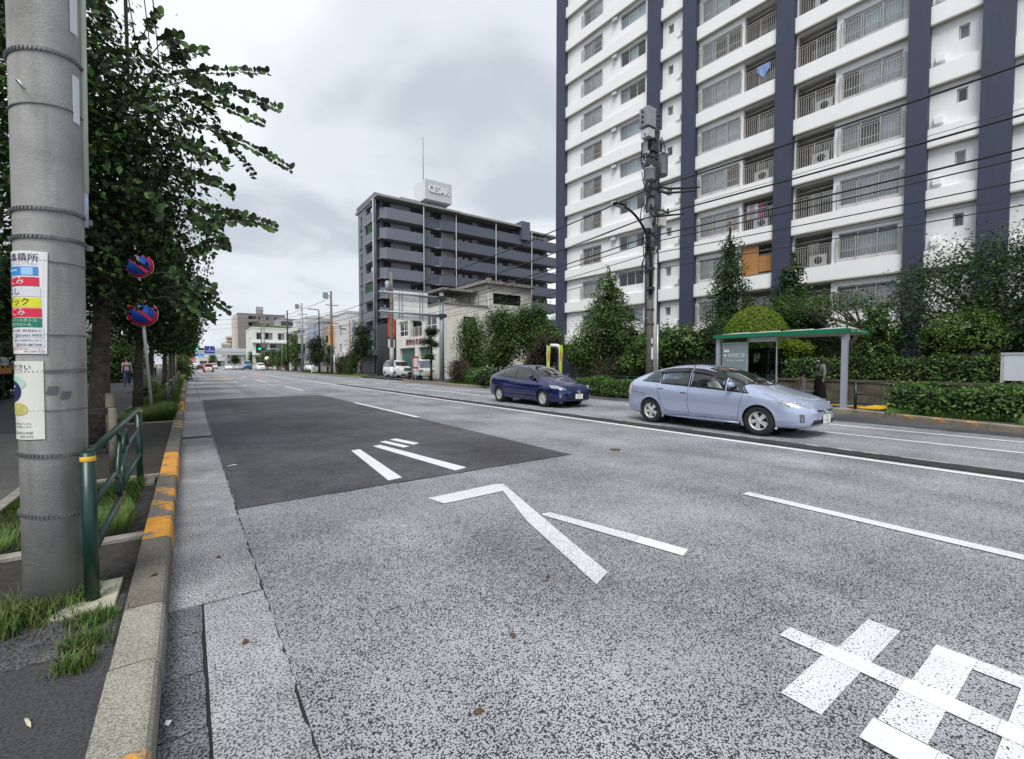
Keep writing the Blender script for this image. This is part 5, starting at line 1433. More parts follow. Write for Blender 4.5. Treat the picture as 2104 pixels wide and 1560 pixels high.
wire('wire slung over the road from the shop pole towards the left trees', [(15.6,63,8.4),(8,95,8.2),(-2,130,9.5)], .022, .3)
wire('thin wire from the switch box pole over the road', [(15.6,82,9.6),(-3,120,9.2)], .02, .3)
LW = 'overhead wires on the left side'
for i, (x, z, lab) in enumerate(((-.52,10.5,'left overhead wire nearest the road'),(-.78,11.6,'left overhead wire with small spikes'),(-1.05,10.9,'left overhead wire nearest the trees'))):
    wire(lab, [(x,-8,z-.2),(x+.0,17,z),(x,60,z+.3)], .014, .2, LW)
t = wire('black cable dropping beside the high leaves of the first street tree', [(-.95,13,13),(-1.0,14,7.6)], .035, 0, LW)

# ---------------------------------------------------------------- bus shelter
SHG = M('shelter_green', (0.008,0.16,0.075), 0.35, var=0.05); SHP = M('shelter_grey', (0.36,0.39,0.46), 0.4, 0.25, var=0.05); SHGL = glass_mat('shelter_glass', (0.50,0.56,0.57), 1.0)
sh = thing('bus_shelter', 'bus shelter with a green edged roof and glass panels behind the silver blue car', 'bus shelter', (16.0, 5.2, 0.14))
mb = MB(); mb.box((0,0,2.30),(1.85,4.2,2.33)); mb.build('roof_ceiling', M('ceiling_white', (0.6,0.6,0.6), 0.6), sh)
mb = MB(); mb.box((-.02,-.02,2.30),(0.02,4.22,2.43)); mb.box((1.83,-.02,2.30),(1.87,4.22,2.43)); mb.box((.02,-.02,2.302),(1.83,.02,2.432)); mb.box((.02,4.18,2.302),(1.83,4.22,2.432)); mb.build('fascia', SHG, sh)
for k in range(4):
    y0 = .03+k*1.04; mb = MB(); vs = [(.03,y0,2.42),(1.82,y0,2.42),(1.82,y0+1.02,2.42),(.03,y0+1.02,2.42),(.92,y0+.2,2.53),(.92,y0+.82,2.53)]; mb.add(vs, [(0,1,4),(1,2,5,4),(2,3,5),(3,0,4,5)]); mb.build('roof_panel', M('roof_white', (0.48,0.51,0.54), 0.4), sh)
tt = MB(); tt.text('都バス', (.45,-.021,2.345), (1,0,0), (0,0,1), .075); tt.text('北砂四丁目 Bus Stop', (1.15,-.021,2.355), (1,0,0), (0,0,1), .05, 0, fit=.8); tt.build('lettering', SGW, sh)
for y in (.02, 4.02):
    mb = MB(); mb.box((.09,y,-.1),(.235,y+.14,2.30)); mb.build('post', SHP, sh); MB().box((.02,y-.06,-.02),(.32,y+.22,.025)).build('foot_plate', CONC, sh)
for y in (4.1,):
    mb = MB(); mb.tube([(1.7,y,-.1),(1.7,y,2.3)], .045, 8); mb.build('rear_post', SHP, sh)
for (y0, y1) in ((3.95,3.04),(3.0,2.06)):
    mb = MB(); mb.box((.20,y1,.25),(.212,y0,2.29)); g_ = mb.build('glass_panel', SHGL, sh); mb = MB(); mb.box((.185,y1-.02,.05),(.23,y1+.01,2.30)); mb.build('frame', STEEL, g_)
mb = MB(); mb.box((.185,2.08,2.13),(.198,2.99,2.28)); mb.build('etched_strip', M('etched', (0.42,0.47,0.48), 0.3), sh)
TSG = M('stop_sign_grey', (0.19,0.245,0.26), 0.35, var=0.08, vs=2)
mb = MB(); mb.box((.13,3.06,.5),(.18,3.90,2.10)); s_ = mb.build('stop_name_board', TSG, sh); mb = MB(); mb.box((.115,3.04,2.10),(.19,3.92,2.135)); mb.box((.115,3.90,.5),(.19,3.92,2.10)); mb.box((.115,3.04,.5),(.19,3.06,2.10)); mb.build('frame', STEEL, s_)
tt = MB(); tt.text('北砂四丁目', (.125,3.42,1.62), (0,-1,0), (0,0,1), .115, 0, fit=.62); tt.text('Kitasuna-Yonchome', (.125,3.44,1.47), (0,-1,0), (0,0,1), .06, 0, fit=.64)
tt.add([(.125,3.87,1.67),(.125,3.82,1.72),(.125,3.77,1.67),(.125,3.82,1.62)], [(0,1,2,3)]); tt.add([(.125,3.87,1.80),(.125,3.67,1.80),(.125,3.67,1.89),(.125,3.87,1.89)], [(0,1,2,3)]); tt.build('lettering', SGW, s_)
mb = MB()
for y in (3.83, 3.71): mb.lathe([(.02,-.002),(.02,.002)], 10, (.124,y,1.795), axis='x')
mb.build('bus_pictogram', SGW, s_)
mb = MB()
for k in range(5): mb.box((.1235,3.855-.036*k-.026,1.845),(.1245,3.855-.036*k,1.872))
mb.build('pictogram_windows', TSG, s_)
bn = MB(); bn.box((1.25,1.4,.42),(1.55,3.5,.46)); bn.build('bench_seat', SHP, sh)
for y in (1.6, 3.3): MB().tube([(1.4,y,0),(1.4,y,.42)], .035, 8).build('bench_leg', SHP, sh)
t = thing('sensor_pole', 'thin grey pole with a bent top rising at the end of the bus shelter', 'pole', (16.35,5.3,.14)); MB().tube([(0,0,0),(0,0,3.35),(-.04,.06,3.45),(-.15,.35,3.55),(-.2,.8,3.62)], .02, 8).build('shaft', STEELD, t); MB().box((-.03,-.05,2.1),(.07,.06,2.35)).build('box', ALU, t)
# tactile paving
tp = struct('tactile_paving'); tm = MB().box((0,0,0),(.295,.295,.006))
for i in range(3):
    for j in range(3): tm.lathe([(.03,.006),(.02,.011)], 8, (.05+.098*i,.05+.098*j,0))
tmm = tm.mesh('tactile_tile', YELLOW)
for i in range(9):
    for j in range(2): link('tactile_tile', tmm, tp, (16.7+.3*i, 4.55+.3*j, .141))
for i in range(12):
    link('tactile_tile', tmm, tp, (17.3, 5.2+.3*i, .141))

# green rails at the shelter and along the beds
def plain_rail(loc, L, label, rz=0, mat=GREEN, group='green rails along the right kerb'):
    t = thing('guard_rail', label, 'guard rail', loc, rz, group)
    for y in [L*i/max(1, round(L/1.9)) for i in range(max(1, round(L/1.9))+1)]: MB().tube([(0,y,-.05),(0,y,.80)], .038, 10).build('post', mat, t)
    MB().tube([(0,0,.78),(0,L,.78)], .026, 8).build('top_rail', mat, t)
    for z in (.18,.45): MB().tube([(0,0,z),(0,L,z)], .018, 8).build('lower_rail', mat, t)
    return t
plain_rail((16.35,3.95,.14), 1.1, 'short green rail section beside the shelter post')
plain_rail((15.95,-4.0,.14), 7.8, 'long green rail running through the clipped hedge', R(-3))
plain_rail((16.5,11.8,.14), 4.2, 'green rail behind the hedge between the two moving cars')
plain_rail((15.5,20.0,.14), 8.4, 'green rail behind the leafy bush left of the dark blue car')
plain_rail((15.4,50.5,.14), 6.5, 'green rail on the far pavement before the clipped bushes')
plain_rail((15.5,34.6,.14), 1.4, 'short green rail at the corner of the workshop driveway')
# notice board at the right edge
nbd = thing('notice_board', 'pale blank notice board on a white post over the hedge at right', 'notice board', (17.2,2.15,.14))
for y in (0,-1.25): MB().box((-.03,y-.03,0),(.03,y+.03,1.62)).build('post', ALU, nbd)
b_ = MB().box((-.04,-1.22,.93),(-.0,-.03,1.62)).build('panel', M('notice_pale', (0.56,0.60,0.66), 0.3, var=0.05, vs=2), nbd); MB().box((-.06,-1.28,1.6),(.04,.03,1.65)).build('top_frame', ALU, nbd)
# low wall of weathered blocks with the iron fence on it
WALLM = M('retaining_stone', (0.105,0.09,0.068), 0.95, var=0.45, vs=3, bump=0.6, bs=25, streak=.5)
wl = thing('retaining_wall', 'low mossy retaining wall of weathered blocks behind the bus stop', 'wall', (19.8,0,0.14))
rr = random.Random(6); y = -6.0
stm = [MB().box((0,.006,0),(.35,L-.006,.345)).mesh('block', WALLM) for L in (.8,.95,1.1)]
for row in range(2):
    y = -6.0+row*.4
    while y < 19:
        k = rr.randrange(3); link('block', stm[k], wl, (rr.uniform(-.015,.015), y, row*.35)); y += (.8,.95,1.1)[k]
MB().box((-.04,-6,.70),(.40,19.6,.78)).build('coping', WALLM, wl)
FENM = M('fence_iron', (0.05,0.055,0.055), 0.6, 0.3, var=0.2)
fn = thing('iron_fence', 'dark iron picket fence standing on the low wall and behind the beds', 'fence', (20.0,0,0.92))
pk = MB(); pk.box((-.012,-.012,0),(.012,.012,.78)); pk.add([(-.012,-.012,.78),(.012,-.012,.78),(.012,.012,.78),(-.012,.012,.78),(0,0,.84)], [(0,1,4),(1,2,4),(2,3,4),(3,0,4)]); pkm = pk.mesh('picket', FENM)
y = -5.8
while y < 18: link('picket', pkm, fn, (0,y,0)); y += .15
for z in (.12,.62): MB().box((-.018,-5.9,z),(.018,18,z+.03)).build('fence_rail', FENM, fn)
fn2 = thing('iron_fence', 'dark iron picket fence at pavement level between the two moving cars', 'fence', (19.4,13.2,0.14))
y = 0.0
while y < 9: link('picket', pkm, fn2, (0,y,.15)).scale = (1,1,1.15); y += .16
for z in (.3,.9): MB().box((-.018,-.1,z),(.018,9,z+.03)).build('fence_rail', FENM, fn2)
sf = thing('slat_fence', 'dark slatted screen fence in the shade under the white tower', 'fence', (23.5,10,.14))
slm = MB().box((0,0,0),(.03,2.9,.10)).mesh('slat', STEELD)
for j in range(5):
    for k in range(9): link('slat', slm, sf, (0, j*3.0, .3+k*.17))
    MB().box((.03,j*3.0-.05,0),(.10,j*3.0+.03,1.9)).build('post', STEELD, sf)
# banners and vent pipe
def banner(x, y, rz, lab):
    t = thing('banner', lab, 'banner', (x,y,.14), rz, 'lime green banners')
    MB().tube([(0,0,0),(0,0,2.5)], .015, 6).build('pole', ALU, t)
    mb = MB(); vs = []; n = 12
    for i in range(n+1):
        for j in (0,1): vs.append((.02+.19*j*(1-.25*i/n), .05*math.sin(i*.6)*j, 2.45-1.75*i/n))
    mb.add(vs, [(2*i,2*i+1,2*i+3,2*i+2) for i in range(n)], 0, True); c = mb.build('cloth', M('banner_lime', (0.50,0.68,0.03), 0.7, var=0.05), t)
    tt = MB(); tt.text('交通安全', (.11,-.03,2.0), (1,0,0), (0,0,1), .15, 0, vert=True); tt.build('lettering', M('banner_red', (0.55,0.12,0.03), 0.6), c)
banner(17.4,20.75,R(-50),'lime green banner with red writing left of the white pipe'); banner(17.5,19.75,R(-70),'lime green banner edge on, right of the white pipe')
t = thing('vent_pipe', 'white pipe with a bent top between the two lime banners', 'pipe', (18.0,20.2,.14)); MB().tube([(0,0,0),(0,0,2.2),(-.03,.06,2.36),(-.12,.2,2.45),(-.3,.55,2.46)], .11, 12).build('shaft', WHITE, t)
ab = thing('small_sign', 'small cream trapezoid sign on a bracket by the green rail', 'sign', (15.35,24.3,.14)); mb = MB(); mb.prism([(-.22,0),(.22,0),(.17,.48),(-.17,.48)], .03, lambda x, z, tt: (x*.7, x*-.7+tt, .55+z)); b_ = mb.build('board', M('sign_cream', (0.70,0.66,0.52), 0.5), ab)
mb = MB(); mb.ell((-.03,-.02,.84),(.05,.05,.09)); mb.build('pictogram', PLASTB if 'PLASTB' in globals() else FENM, b_); MB().tube([(0,0,0),(0,0,.55),(.1,0,.4)], .015, 6).build('stand', FENM, ab)
rs_ = thing('red_white_sign', 'small red and white sign on a stand before the white truck', 'sign', (15.7,36.0,.14)); MB().tube([(0,0,0),(0,0,1.2)], .03, 6).build('post', WHITE, rs_); b_ = MB().box((-.25,-.03,.95),(.25,.0,2.0)).build('board', SGRED, rs_); MB().box((-.18,-.035,1.1),(.18,-.031,1.85)).build('panel', SGW, b_)
# ---------------------------------------------------------------- far end of the road
fb = thing('footbridge', 'pale footbridge crossing the road in the far distance', 'footbridge', (0,200,0))
MB().box((-9,0,4.9),(18.2,2.5,6.1)).build('deck', M('bridge_grey', (0.42,0.44,0.46), 0.7, var=.05), fb); MB().box((-9,-.1,6.1),(18.2,-.02,7.35)).build('parapet', M('bridge_rail', (0.52,0.54,0.56), 0.6), fb)
for x in (-6,16.5): MB().box((x,.4,0),(x+1.0,1.6,4.9)).build('pier', CONC, fb)
def far_sign(lab, x, y, z, w, h):
    t = thing('direction_sign', lab, 'road sign', (x,y,z)); MB().box((-w/2,-.05,0),(w/2,.05,h)).build('panel', SGBLU if h < 1.2 else M('sign_deep_blue', (0.015,0.05,0.30), 0.4), t)
    tt = MB(); tt.text('永代通り 葛西橋', (0,-.06,h*.25), (1,0,0), (0,0,1), h*.2, 0, fit=w*.75); tt.box((-.06,-.062,h*.5),(.06,-.055,h*.82)); tt.build('lettering', SGW, t)
    MB().tube([(w/2,.1,h*.5),(w/2+1.6 if h > 1.2 else -w/2-3,.1,h*.5)], .07, 6).build('arm', STEEL, t); return t
far_sign('large blue direction sign hung before the footbridge', 4.95, 150, 4.35, 2.35, 2.05); far_sign('small wide blue sign below the footbridge at left', 2.6, 150, 3.55, 2.1, .7)
def signal(lab, x, y, z):
    t = thing('traffic_light', lab, 'traffic light', (x,y,z)); MB().box((-.62,-.1,-.2),(.62,.1,.2)).build('housing', lampm, t)
    for i, c in enumerate(((0.0,0.75,0.45),(0.05,0.04,0.01),(0.05,0.01,0.01))):
        mb = MB(); mb.lathe([(.16,-.02),(.16,.02)], 16, (-.4+.4*i,-.12,0), axis='y'); mb.build('lens', M('signal_green', c, 0.3, emit=2.2) if i == 0 else M('signal_off_%d' % i, c, 0.3), t)
    return t
s1 = signal('traffic light showing green at the left end of the footbridge', 2.75,150,5.55); s1.scale = (1.5,1.5,1.5); s2 = signal('traffic light showing green over the right lane before the trees', 12.1,103,4.5)
MB().tube([(.6,0,0),(3.6,0,.1),(3.6,0,-4.5)], .07, 8).build('arm', STEEL, s2); MB().tube([(-.6,0,0),(-3.2,0,.2),(-3.2,0,-5.5)], .06, 8).build('arm', STEEL, s1)
cw = thing('construction_fence', 'cream boundary wall with a red board along the far right pavement', 'wall', (17.5,104,.13)); MB().box((0,0,0),(.15,24,1.7)).build('wall', M('wall_cream4', (0.55,0.52,0.42), 0.85), cw); MB().box((-.06,7,.5),(-.02,9.5,1.7)).build('board', SR, cw); MB().box((0.1,9,1.7),(1.8,14,2.9)).build('shed', TRF, cw)

# ================================================================== LEFT PAVEMENT
np_ = thing('no_parking_sign', 'leaning white post carrying two round red and blue no parking signs', 'road sign', (-.80,15.45,.12)); np_.rotation_euler = (R(0),R(-3.2),0)
MB().tube([(0,0,0),(0,0,4.6)], .036, 12).build('post', M('post_white', (0.62,0.62,0.68), 0.45, var=.06, streak=.2), np_)
SBL = M('sign_royal_blue', (0.01,0.09,0.48), 0.4, var=.03)
for z in (3.98, 2.72):
    mb = MB(); mb.lathe([(.335,-.012),(.335,.0)], 36, (0,-.06,z), axis='y'); d = mb.build('sign_disc', SGRED, np_)
    mb = MB(); mb.lathe([(.255,-.0155),(.255,-.0125)], 36, (0,-.06,z), axis='y'); mb.build('blue_field', SBL, d)
    mb = MB(); mb.obox((0,-.0775,z),(.56,.002,.07),Matrix.Rotation(R(45),3,'Y'));  mb.build('red_bar', SGRED, d)
    mb = MB(); mb.lathe([(.345,-.010),(.345,-.004)], 36, (0,-.06,z), axis='y'); mb.build('white_rim', SGW, d)
MB().box((-.05,-.09,4.0),(.05,-.03,4.2)).build('clamp', STEEL, np_)
bl = thing('bollard', 'black and yellow striped bollard on the left pavement', 'bollard', (-5.0,46.5,.13))
for k in range(7): MB().tube([(0,0,.18*k),(0,0,.18*k+.18)], .10, 12).build('stripe', YELLOW if k % 2 else PLASTB if 'PLASTB' in globals() else FENM, bl)
ob = thing('hoarding', 'orange and grey hoarding band left of the pole', 'hoarding', (-5.6,22,.13)); MB().box((-.05,0,1.0),(0,6,1.32)).build('orange_band', M('hoarding_orange', (0.62,0.26,0.05), 0.6), ob); MB().box((-.05,0,1.32),(0,6,1.62)).build('grey_band', SGGRY, ob); tt = MB(); tt.text('安全第一 工事中', (.01,3,1.36), (0,1,0), (0,0,1), .2, 0, fit=4.5); tt.build('lettering', SGNAV, ob)
for y in (0.1,3,5.9): MB().box((-.12,y-.04,0),(-.05,y+.04,1.7)).build('post', STEELD, ob)
# stakes that support the first street tree
def stake(x, y, h, r, lab, lean=(0,0)):
    t = thing('tree_stake', lab, 'stake', (x,y,.1)); MB().tube([(0,0,0),(lean[0],lean[1],h)], [r,r*.9], 10).build('post', WOOD, t); return t
stake(-.98,9.2,.95,.062,'short weathered wooden stake tied beside the first trunk'); stake(-1.35,9.0,2.0,.07,'taller grey wooden stake against the first trunk',(.06,.1))
stake(-.78,7.5,.85,.045,'mossy thin stake behind the green rail')
t = thing('rope_tie', 'dark rope lashing between the first trunk and its stake', 'rope', (-1.15,9.1,.75)); mb = MB()
for k in range(4): mb.tube([(-.24,-.05,.03*k),(0,-.12,.02*k+.01),(.22,-.02,.03*k),(.24,.08,.03*k),(0,.12,.02*k),(-.24,.06,.03*k)], .014, 5, closed=True)
mb.build('rope', M('rope_dark', (0.05,0.045,0.04), 0.95, var=.3), t)
# ================================================================== VEHICLES
CGLASS = glass_mat('car_glass', (0.74,0.80,0.78), 1.5)
CGLASSD = glass_mat('car_glass_dark', (0.10,0.11,0.11), 1.7)
FRIT = M('frit_black', (0.012,0.012,0.014), 0.25, var=0.05)
TYRE = M('tyre', (0.018,0.018,0.019), 0.85, var=0.15, vs=20)
RIM = M('alloy', (0.60,0.61,0.63), 0.35, 0.35, var=0.05)
RIMD = M('alloy_dark', (0.05,0.05,0.055), 0.5, 0.5)
SEATM = M('seat_grey', (0.06,0.06,0.065), 0.9, var=0.15)
LAMP = M('lamp_clear', (0.34,0.36,0.38), 0.12, 0.25, var=0.3, vs=22, coat=1.0)
LAMPD = M('lamp_bezel', (0.16,0.17,0.19), 0.2, 0.4, var=0.4, vs=25, coat=1.0)
LAMPR = M('lamp_red', (0.40,0.015,0.02), 0.2, coat=1.0)
PLASTB = M('black_plastic', (0.014,0.014,0.015), 0.55)
PLATE = M('plate_white', (0.72,0.74,0.72), 0.4, var=0.03)
PLATET = M('plate_green', (0.01,0.10,0.055), 0.5)
CHROME = M('chrome', (0.65,0.66,0.68), 0.12, 1.0, var=0.03)
def paint(name, col, metal=0.35, rough=0.28):
    return M(name, col, rough, metal, var=0.03, vs=1.5, coat=1.0)
PRIUS = [(2.235,.36,.40,.50,.55,.28),(2.19,.25,.60,.60,.665,.42),(2.05,.20,.755,.68,.76,.52),(1.80,.19,.835,.755,.85,.56),(1.45,.19,.868,.815,.945,.60),(1.15,.19,.874,.855,1.035,.63),
 (.75,.19,.875,.875,1.205,.62),(.35,.19,.875,.895,1.37,.60),(-.05,.19,.875,.915,1.47,.585),(-.45,.19,.875,.935,1.50,.575),(-.95,.19,.874,.965,1.47,.57),(-1.4,.19,.870,1.00,1.385,.56),
 (-1.8,.20,.845,1.035,1.255,.54),(-2.05,.22,.80,1.045,1.15,.52),(-2.17,.25,.76,.96,1.04,.50),(-2.225,.32,.66,.76,.86,.44),(-2.24,.40,.46,.60,.68,.36)]
VAN = [(2.27,.36,.46,.52,.58,.34),(2.22,.24,.66,.70,.80,.46),(2.08,.20,.78,.85,.95,.58),(1.75,.19,.835,.93,1.05,.62),(1.40,.19,.845,.98,1.16,.64),(1.0,.19,.846,1.0,1.42,.66),
 (.6,.19,.846,1.01,1.66,.68),(.2,.19,.846,1.02,1.76,.69),(-.6,.19,.846,1.02,1.79,.69),(-1.4,.19,.845,1.03,1.77,.69),(-1.95,.20,.835,1.04,1.73,.68),(-2.17,.24,.80,1.02,1.62,.62),(-2.25,.34,.70,.9,1.2,.52),(-2.27,.44,.5,.75,.9,.42)]
KEI = [(1.69,.36,.46,.55,.62,.34),(1.65,.24,.60,.70,.80,.44),(1.5,.20,.70,.84,.95,.52),(1.2,.19,.735,.93,1.05,.55),(.85,.19,.738,.97,1.25,.56),(.5,.19,.738,.98,1.50,.57),
 (.1,.19,.738,.99,1.60,.57),(-.6,.19,.738,1.0,1.62,.57),(-1.2,.19,.735,1.0,1.58,.565),(-1.52,.20,.72,1.0,1.50,.55),(-1.64,.26,.66,.92,1.18,.50),(-1.68,.36,.52,.76,.9,.42)]
def interp(tab, y, k):
    if y >= tab[0][0]: return tab[0][k]
    for a, b in zip(tab[:-1], tab[1:]):
        if b[0] <= y <= a[0]:
            t = (a[0]-y)/(a[0]-b[0]); return a[k]+(b[k]-a[k])*t
    return tab[-1][k]
def car_body_mesh(tab, level=3):
    rings = []
    for (y, zb, w, zl, zt, wr) in tab:
        d = zl-zb; h = zt-zl
        half = [(0,zb),(w*.55,zb),(w*.88,zb+.005),(w*.965,zb+.08*d+.02),(w*.992,zb+.30*d),(w*1.008,zb+.60*d),(w*.985,zb+.86*d),(w*.935,zl),
                (w*.935+(wr-w*.935)*.45+.03*min(1,h*3),zl+.5*h),(wr,zl+.88*h),(wr*.66,zl+.985*h),(0,zt)]
        ring = [(x, y, z) for x, z in half] + [(-x, y, z) for x, z in half[-2:0:-1]]
        rings.append(ring)
    n = len(rings[0]); mb = MB()
    vs = [p for r in rings for p in r]; fs = []
    for i in range(len(rings)-1):
        for j in range(n):
            fs.append((i*n+j, i*n+(j+1)%n, (i+1)*n+(j+1)%n, (i+1)*n+j))
    fs.append(tuple(range(n))); fs.append(tuple((len(rings)-1)*n+j for j in range(n))[::-1])
    mb.add(vs, fs, 0, True)
    me = mb.mesh('tmp', [])
    o = bpy.data.objects.new('tmp', me); COL.objects.link(o)
    m = o.modifiers.new('s', 'SUBSURF'); m.levels = level; m.render_levels = level
    dg = bpy.context.evaluated_depsgraph_get()
    out = bpy.data.meshes.new_from_object(o.evaluated_get(dg)); bpy.data.objects.remove(o); bpy.data.meshes.remove(me)
    return out
def pip(pt, poly):
    x, y = pt; c = False; n = len(poly)
    for i in range(n):
        x0, y0 = poly[i]; x1, y1 = poly[i-1]
        if (y0 > y) != (y1 > y) and x < (x1-x0)*(y-y0)/(y1-y0)+x0: c = not c
    return c
def car(name, label, loc, rz, tab, pm, axles, wr=0.315, tr=0.20, cat='car', group=None, glass=None, five=True, plate=None, level=3, side=None, visor=False, detail=True, body_label=None, shield=None, badge=True, lampm=None, rear=True, driver=False):
    """car facing local +Y. body shell, real window openings with glass, wheels, lamps, seams"""
    t = thing(name, label, cat, loc, rz, group)
    me = car_body_mesh(tab, level)
    bm = bmesh.new(); bm.from_mesh(me)
    bvh = BVHTree.FromBMesh(bm)
    bmesh.ops.recalc_face_normals(bm, faces=bm.faces)
    glass = glass or CGLASS
    def side_pt(s, y, z, off):
        p, nrm, i, d = bvh.ray_cast(Vector((s*2.0, y, z)), Vector((-s, 0, 0)))
        if p is None: p = Vector((s*0.8, y, z)); nrm = Vector((s,0,0))
        if nrm.x*s < 0: nrm = -nrm
        return p + nrm*off
    def top_pt(x, y, off):
        p, nrm, i, d = bvh.ray_cast(Vector((x, y, 4.0)), Vector((0, 0, -1)))
        if p is None: p = Vector((x,y,1)); nrm = Vector((0,0,1))
        if nrm.z < 0: nrm = -nrm
        return p + nrm*off
    def near_pt(q, off):
        p, nrm, i, d = bvh.find_nearest(Vector(q))
        if (Vector(q)-Vector((0,0,0.6))).dot(nrm) < 0: nrm = -nrm
        return p + nrm*off
    Zl = lambda y: interp(tab, y, 3); Zt = lambda y: interp(tab, y, 4)
    wins = []
    def glazed(fn, ea, eb, nu, nv, nm):
        """grid with a black border; fn(u, v, off) -> point"""
        us = [0, ea] + [ea+(1-2*ea)*i/nu for i in range(1, nu)] + [1-ea, 1]
        vs_ = [0, eb] + [eb+(1-2*eb)*i/nv for i in range(1, nv)] + [1-eb, 1]
        P = [[fn(u, v, 0.004) for v in vs_] for u in us]
        mb = MB(); mg = MB(); K = len(vs_)
        flat = [p for r in P for p in r]
        for i in range(len(us)-1):
            for j in range(K-1):
                f = (i*K+j, (i+1)*K+j, (i+1)*K+j+1, i*K+j+1)
                if i in (0, len(us)-2) or j in (0, K-2): mb.f.append(list(f)); mb.m.append(0); mb.s.append(True)
                else: mg.f.append(list(f)); mg.m.append(0); mg.s.append(True)
        mb.v = [tuple(p) for p in flat]; mg.v = [tuple(p) for p in flat]
        fo = mb.build('window_frame', FRIT, None); go = mg.build(nm, glass, t); fo.parent = go
        return go
    kill = []
    spans = side
    for s in (1, -1):
        for (ya, yb, v0, v1, sh) in spans:
            # sh: slant of the front and rear edges (dy at the top relative to the bottom)
            def fn(u, v, off, s=s, ya=ya, yb=yb, v0=v0, v1=v1, sh=sh):
                y = ya + (yb-ya)*u
                yy = y + (sh[0]*(1-u) + sh[1]*u)*v
                z = Zl(yy) + (Zt(yy)-Zl(yy))*(v0+(v1-v0)*v)
                return side_pt(s, yy, z, off)
            L = abs(ya-yb); 
            glazed(fn, min(0.45, 0.035/L), 0.11, max(3, int(L/0.09)), 5, 'side_window')
            e1 = min(0.3, 0.018/L); e2 = 0.055
            pts = []
            for (u, v) in [(e1+(1-2*e1)*i/8, e2) for i in range(9)] + [(1-e1, e2+(1-2*e2)*i/6) for i in range(1,7)] + [(1-e1-(1-2*e1)*i/8, 1-e2) for i in range(1,9)] + [(e1, 1-e2-(1-2*e2)*i/6) for i in range(1,6)]:
                p = fn(u, v, 0); pts.append((p.y, p.z))
            kill.append(('side', s, pts))
    def shield_fn(y0, y1, c0, c1, w0, w1):
        def fn(u, v, off):
            q = 2*u-1
            return top_pt(q*(w0+(w1-w0)*v), (y0-c0*q*q)*(1-v)+(y1-c1*q*q)*v, off)
        return fn
    for (a, nm) in zip(shield, ('windscreen', 'rear_window')):
        if a is None: continue
        fn = shield_fn(*a)
        glazed(fn, 0.035, 0.06, 14, 10, nm)
        pts = []
        for (u, v) in [(0.02+0.96*i/10, 0.03) for i in range(11)] + [(0.98, 0.03+0.94*i/8) for i in range(1,9)] + [(0.98-0.96*i/10, 0.97) for i in range(1,11)] + [(0.02, 0.97-0.94*i/8) for i in range(1,8)]:
            p = fn(u, v, 0); pts.append((p.x, p.y))
        kill.append(('top', 0, pts))
    ra = wr+0.035
    dead = []
    for f in bm.faces:
        c = f.calc_center_median()
        if c.z < 0.75:
            if abs(c.x) > 0.45 and any((v.co.y-a)**2+(v.co.z-wr)**2 < ra*ra for v in f.verts for a in axles) and all((v.co.y-a)**2+(v.co.z-wr)**2 < (ra+.03)**2 for v in f.verts for a in axles if abs(c.y-a) < .7): dead.append(f)
            continue
        for k, s, poly in kill:
            if k == 'side':
                if c.x*s > 0.3 and all(pip((v.co.y, v.co.z), poly) for v in f.verts): dead.append(f); break
            elif f.normal.z > 0.05 and c.z > Zl(c.y)+0.02 and all(pip((v.co.x, v.co.y), poly) for v in f.verts): dead.append(f); break
    bmesh.ops.delete(bm, geom=dead, context='FACES')
    bm.to_mesh(me); bm.free()
    me.name = 'body'; me.materials.clear(); me.materials.append(pm)
    for p in me.polygons: p.use_smooth = True; p.material_index = 0
    bo = link('body', me, t)
    # arch lips and liners
    for a in axles:
        for s in (1, -1):
            mb = MB(); n = 26; vs = []
            for i in range(n+1):
                w = R(-22)+R(224)*i/n
                for r, off in ((ra+0.035,0.003),(ra+0.012,0.009),(ra-0.012,0.009),(ra-0.016,-0.02)):
                    y = a+math.cos(w)*r; z = max(0.17, wr+math.sin(w)*r)
                    vs.append(side_pt(s, y, z, off))
            mb.add(vs, [(i*4+k, (i+1)*4+k, (i+1)*4+k+1, i*4+k+1) for i in range(n) for k in range(3)], 0, True)
            mb.build('wheel_arch', pm, t)
            mb = MB(); vs = []
            for i in range(n+1):
                w = R(-25)+R(230)*i/n
                for x in (0.35, 0.80): vs.append((s*x, a+math.cos(w)*(ra+.01), wr+math.sin(w)*(ra+.01)))
            mb.add(vs, [(2*i,2*i+2,2*i+3,2*i+1) for i in range(n)]); vs = [(s*.35, a+math.cos(2*PI*i/20)*(ra+.01), wr+math.sin(2*PI*i/20)*(ra+.01)) for i in range(20)]
            mb.add(vs, [tuple(range(20))]); mb.build('wheel_liner', PLASTB, t)
    # wheels
    xw = interp(tab, 0, 2)-0.03
    ty = MB(); ty.lathe([(wr*.60,-tr/2+.01),(wr*.72,-tr/2),(wr*.93,-tr/2+.004),(wr*.99,-tr/2+.03),(wr,-tr*.2),(wr,tr*.2),(wr*.99,tr/2-.03),(wr*.93,tr/2-.004),(wr*.72,tr/2),(wr*.62,tr/2-.015)], 36, axis='x'); ty.f = ty.f[:-2]; ty.m = ty.m[:-2]; ty.s = ty.s[:-2]; tym = ty.mesh('tyre', TYRE)
    rm = MB(); ro = wr*.64
    rm.lathe([(ro+.004,0.055),(ro+.004,0.075),(ro-.012,0.078),(ro-.03,0.05),(ro-.035,-0.05)], 36, axis='x')
    rm.f = rm.f[:-2]; rm.m = rm.m[:-2]; rm.s = rm.s[:-2]
    ns = 5 if five else 7
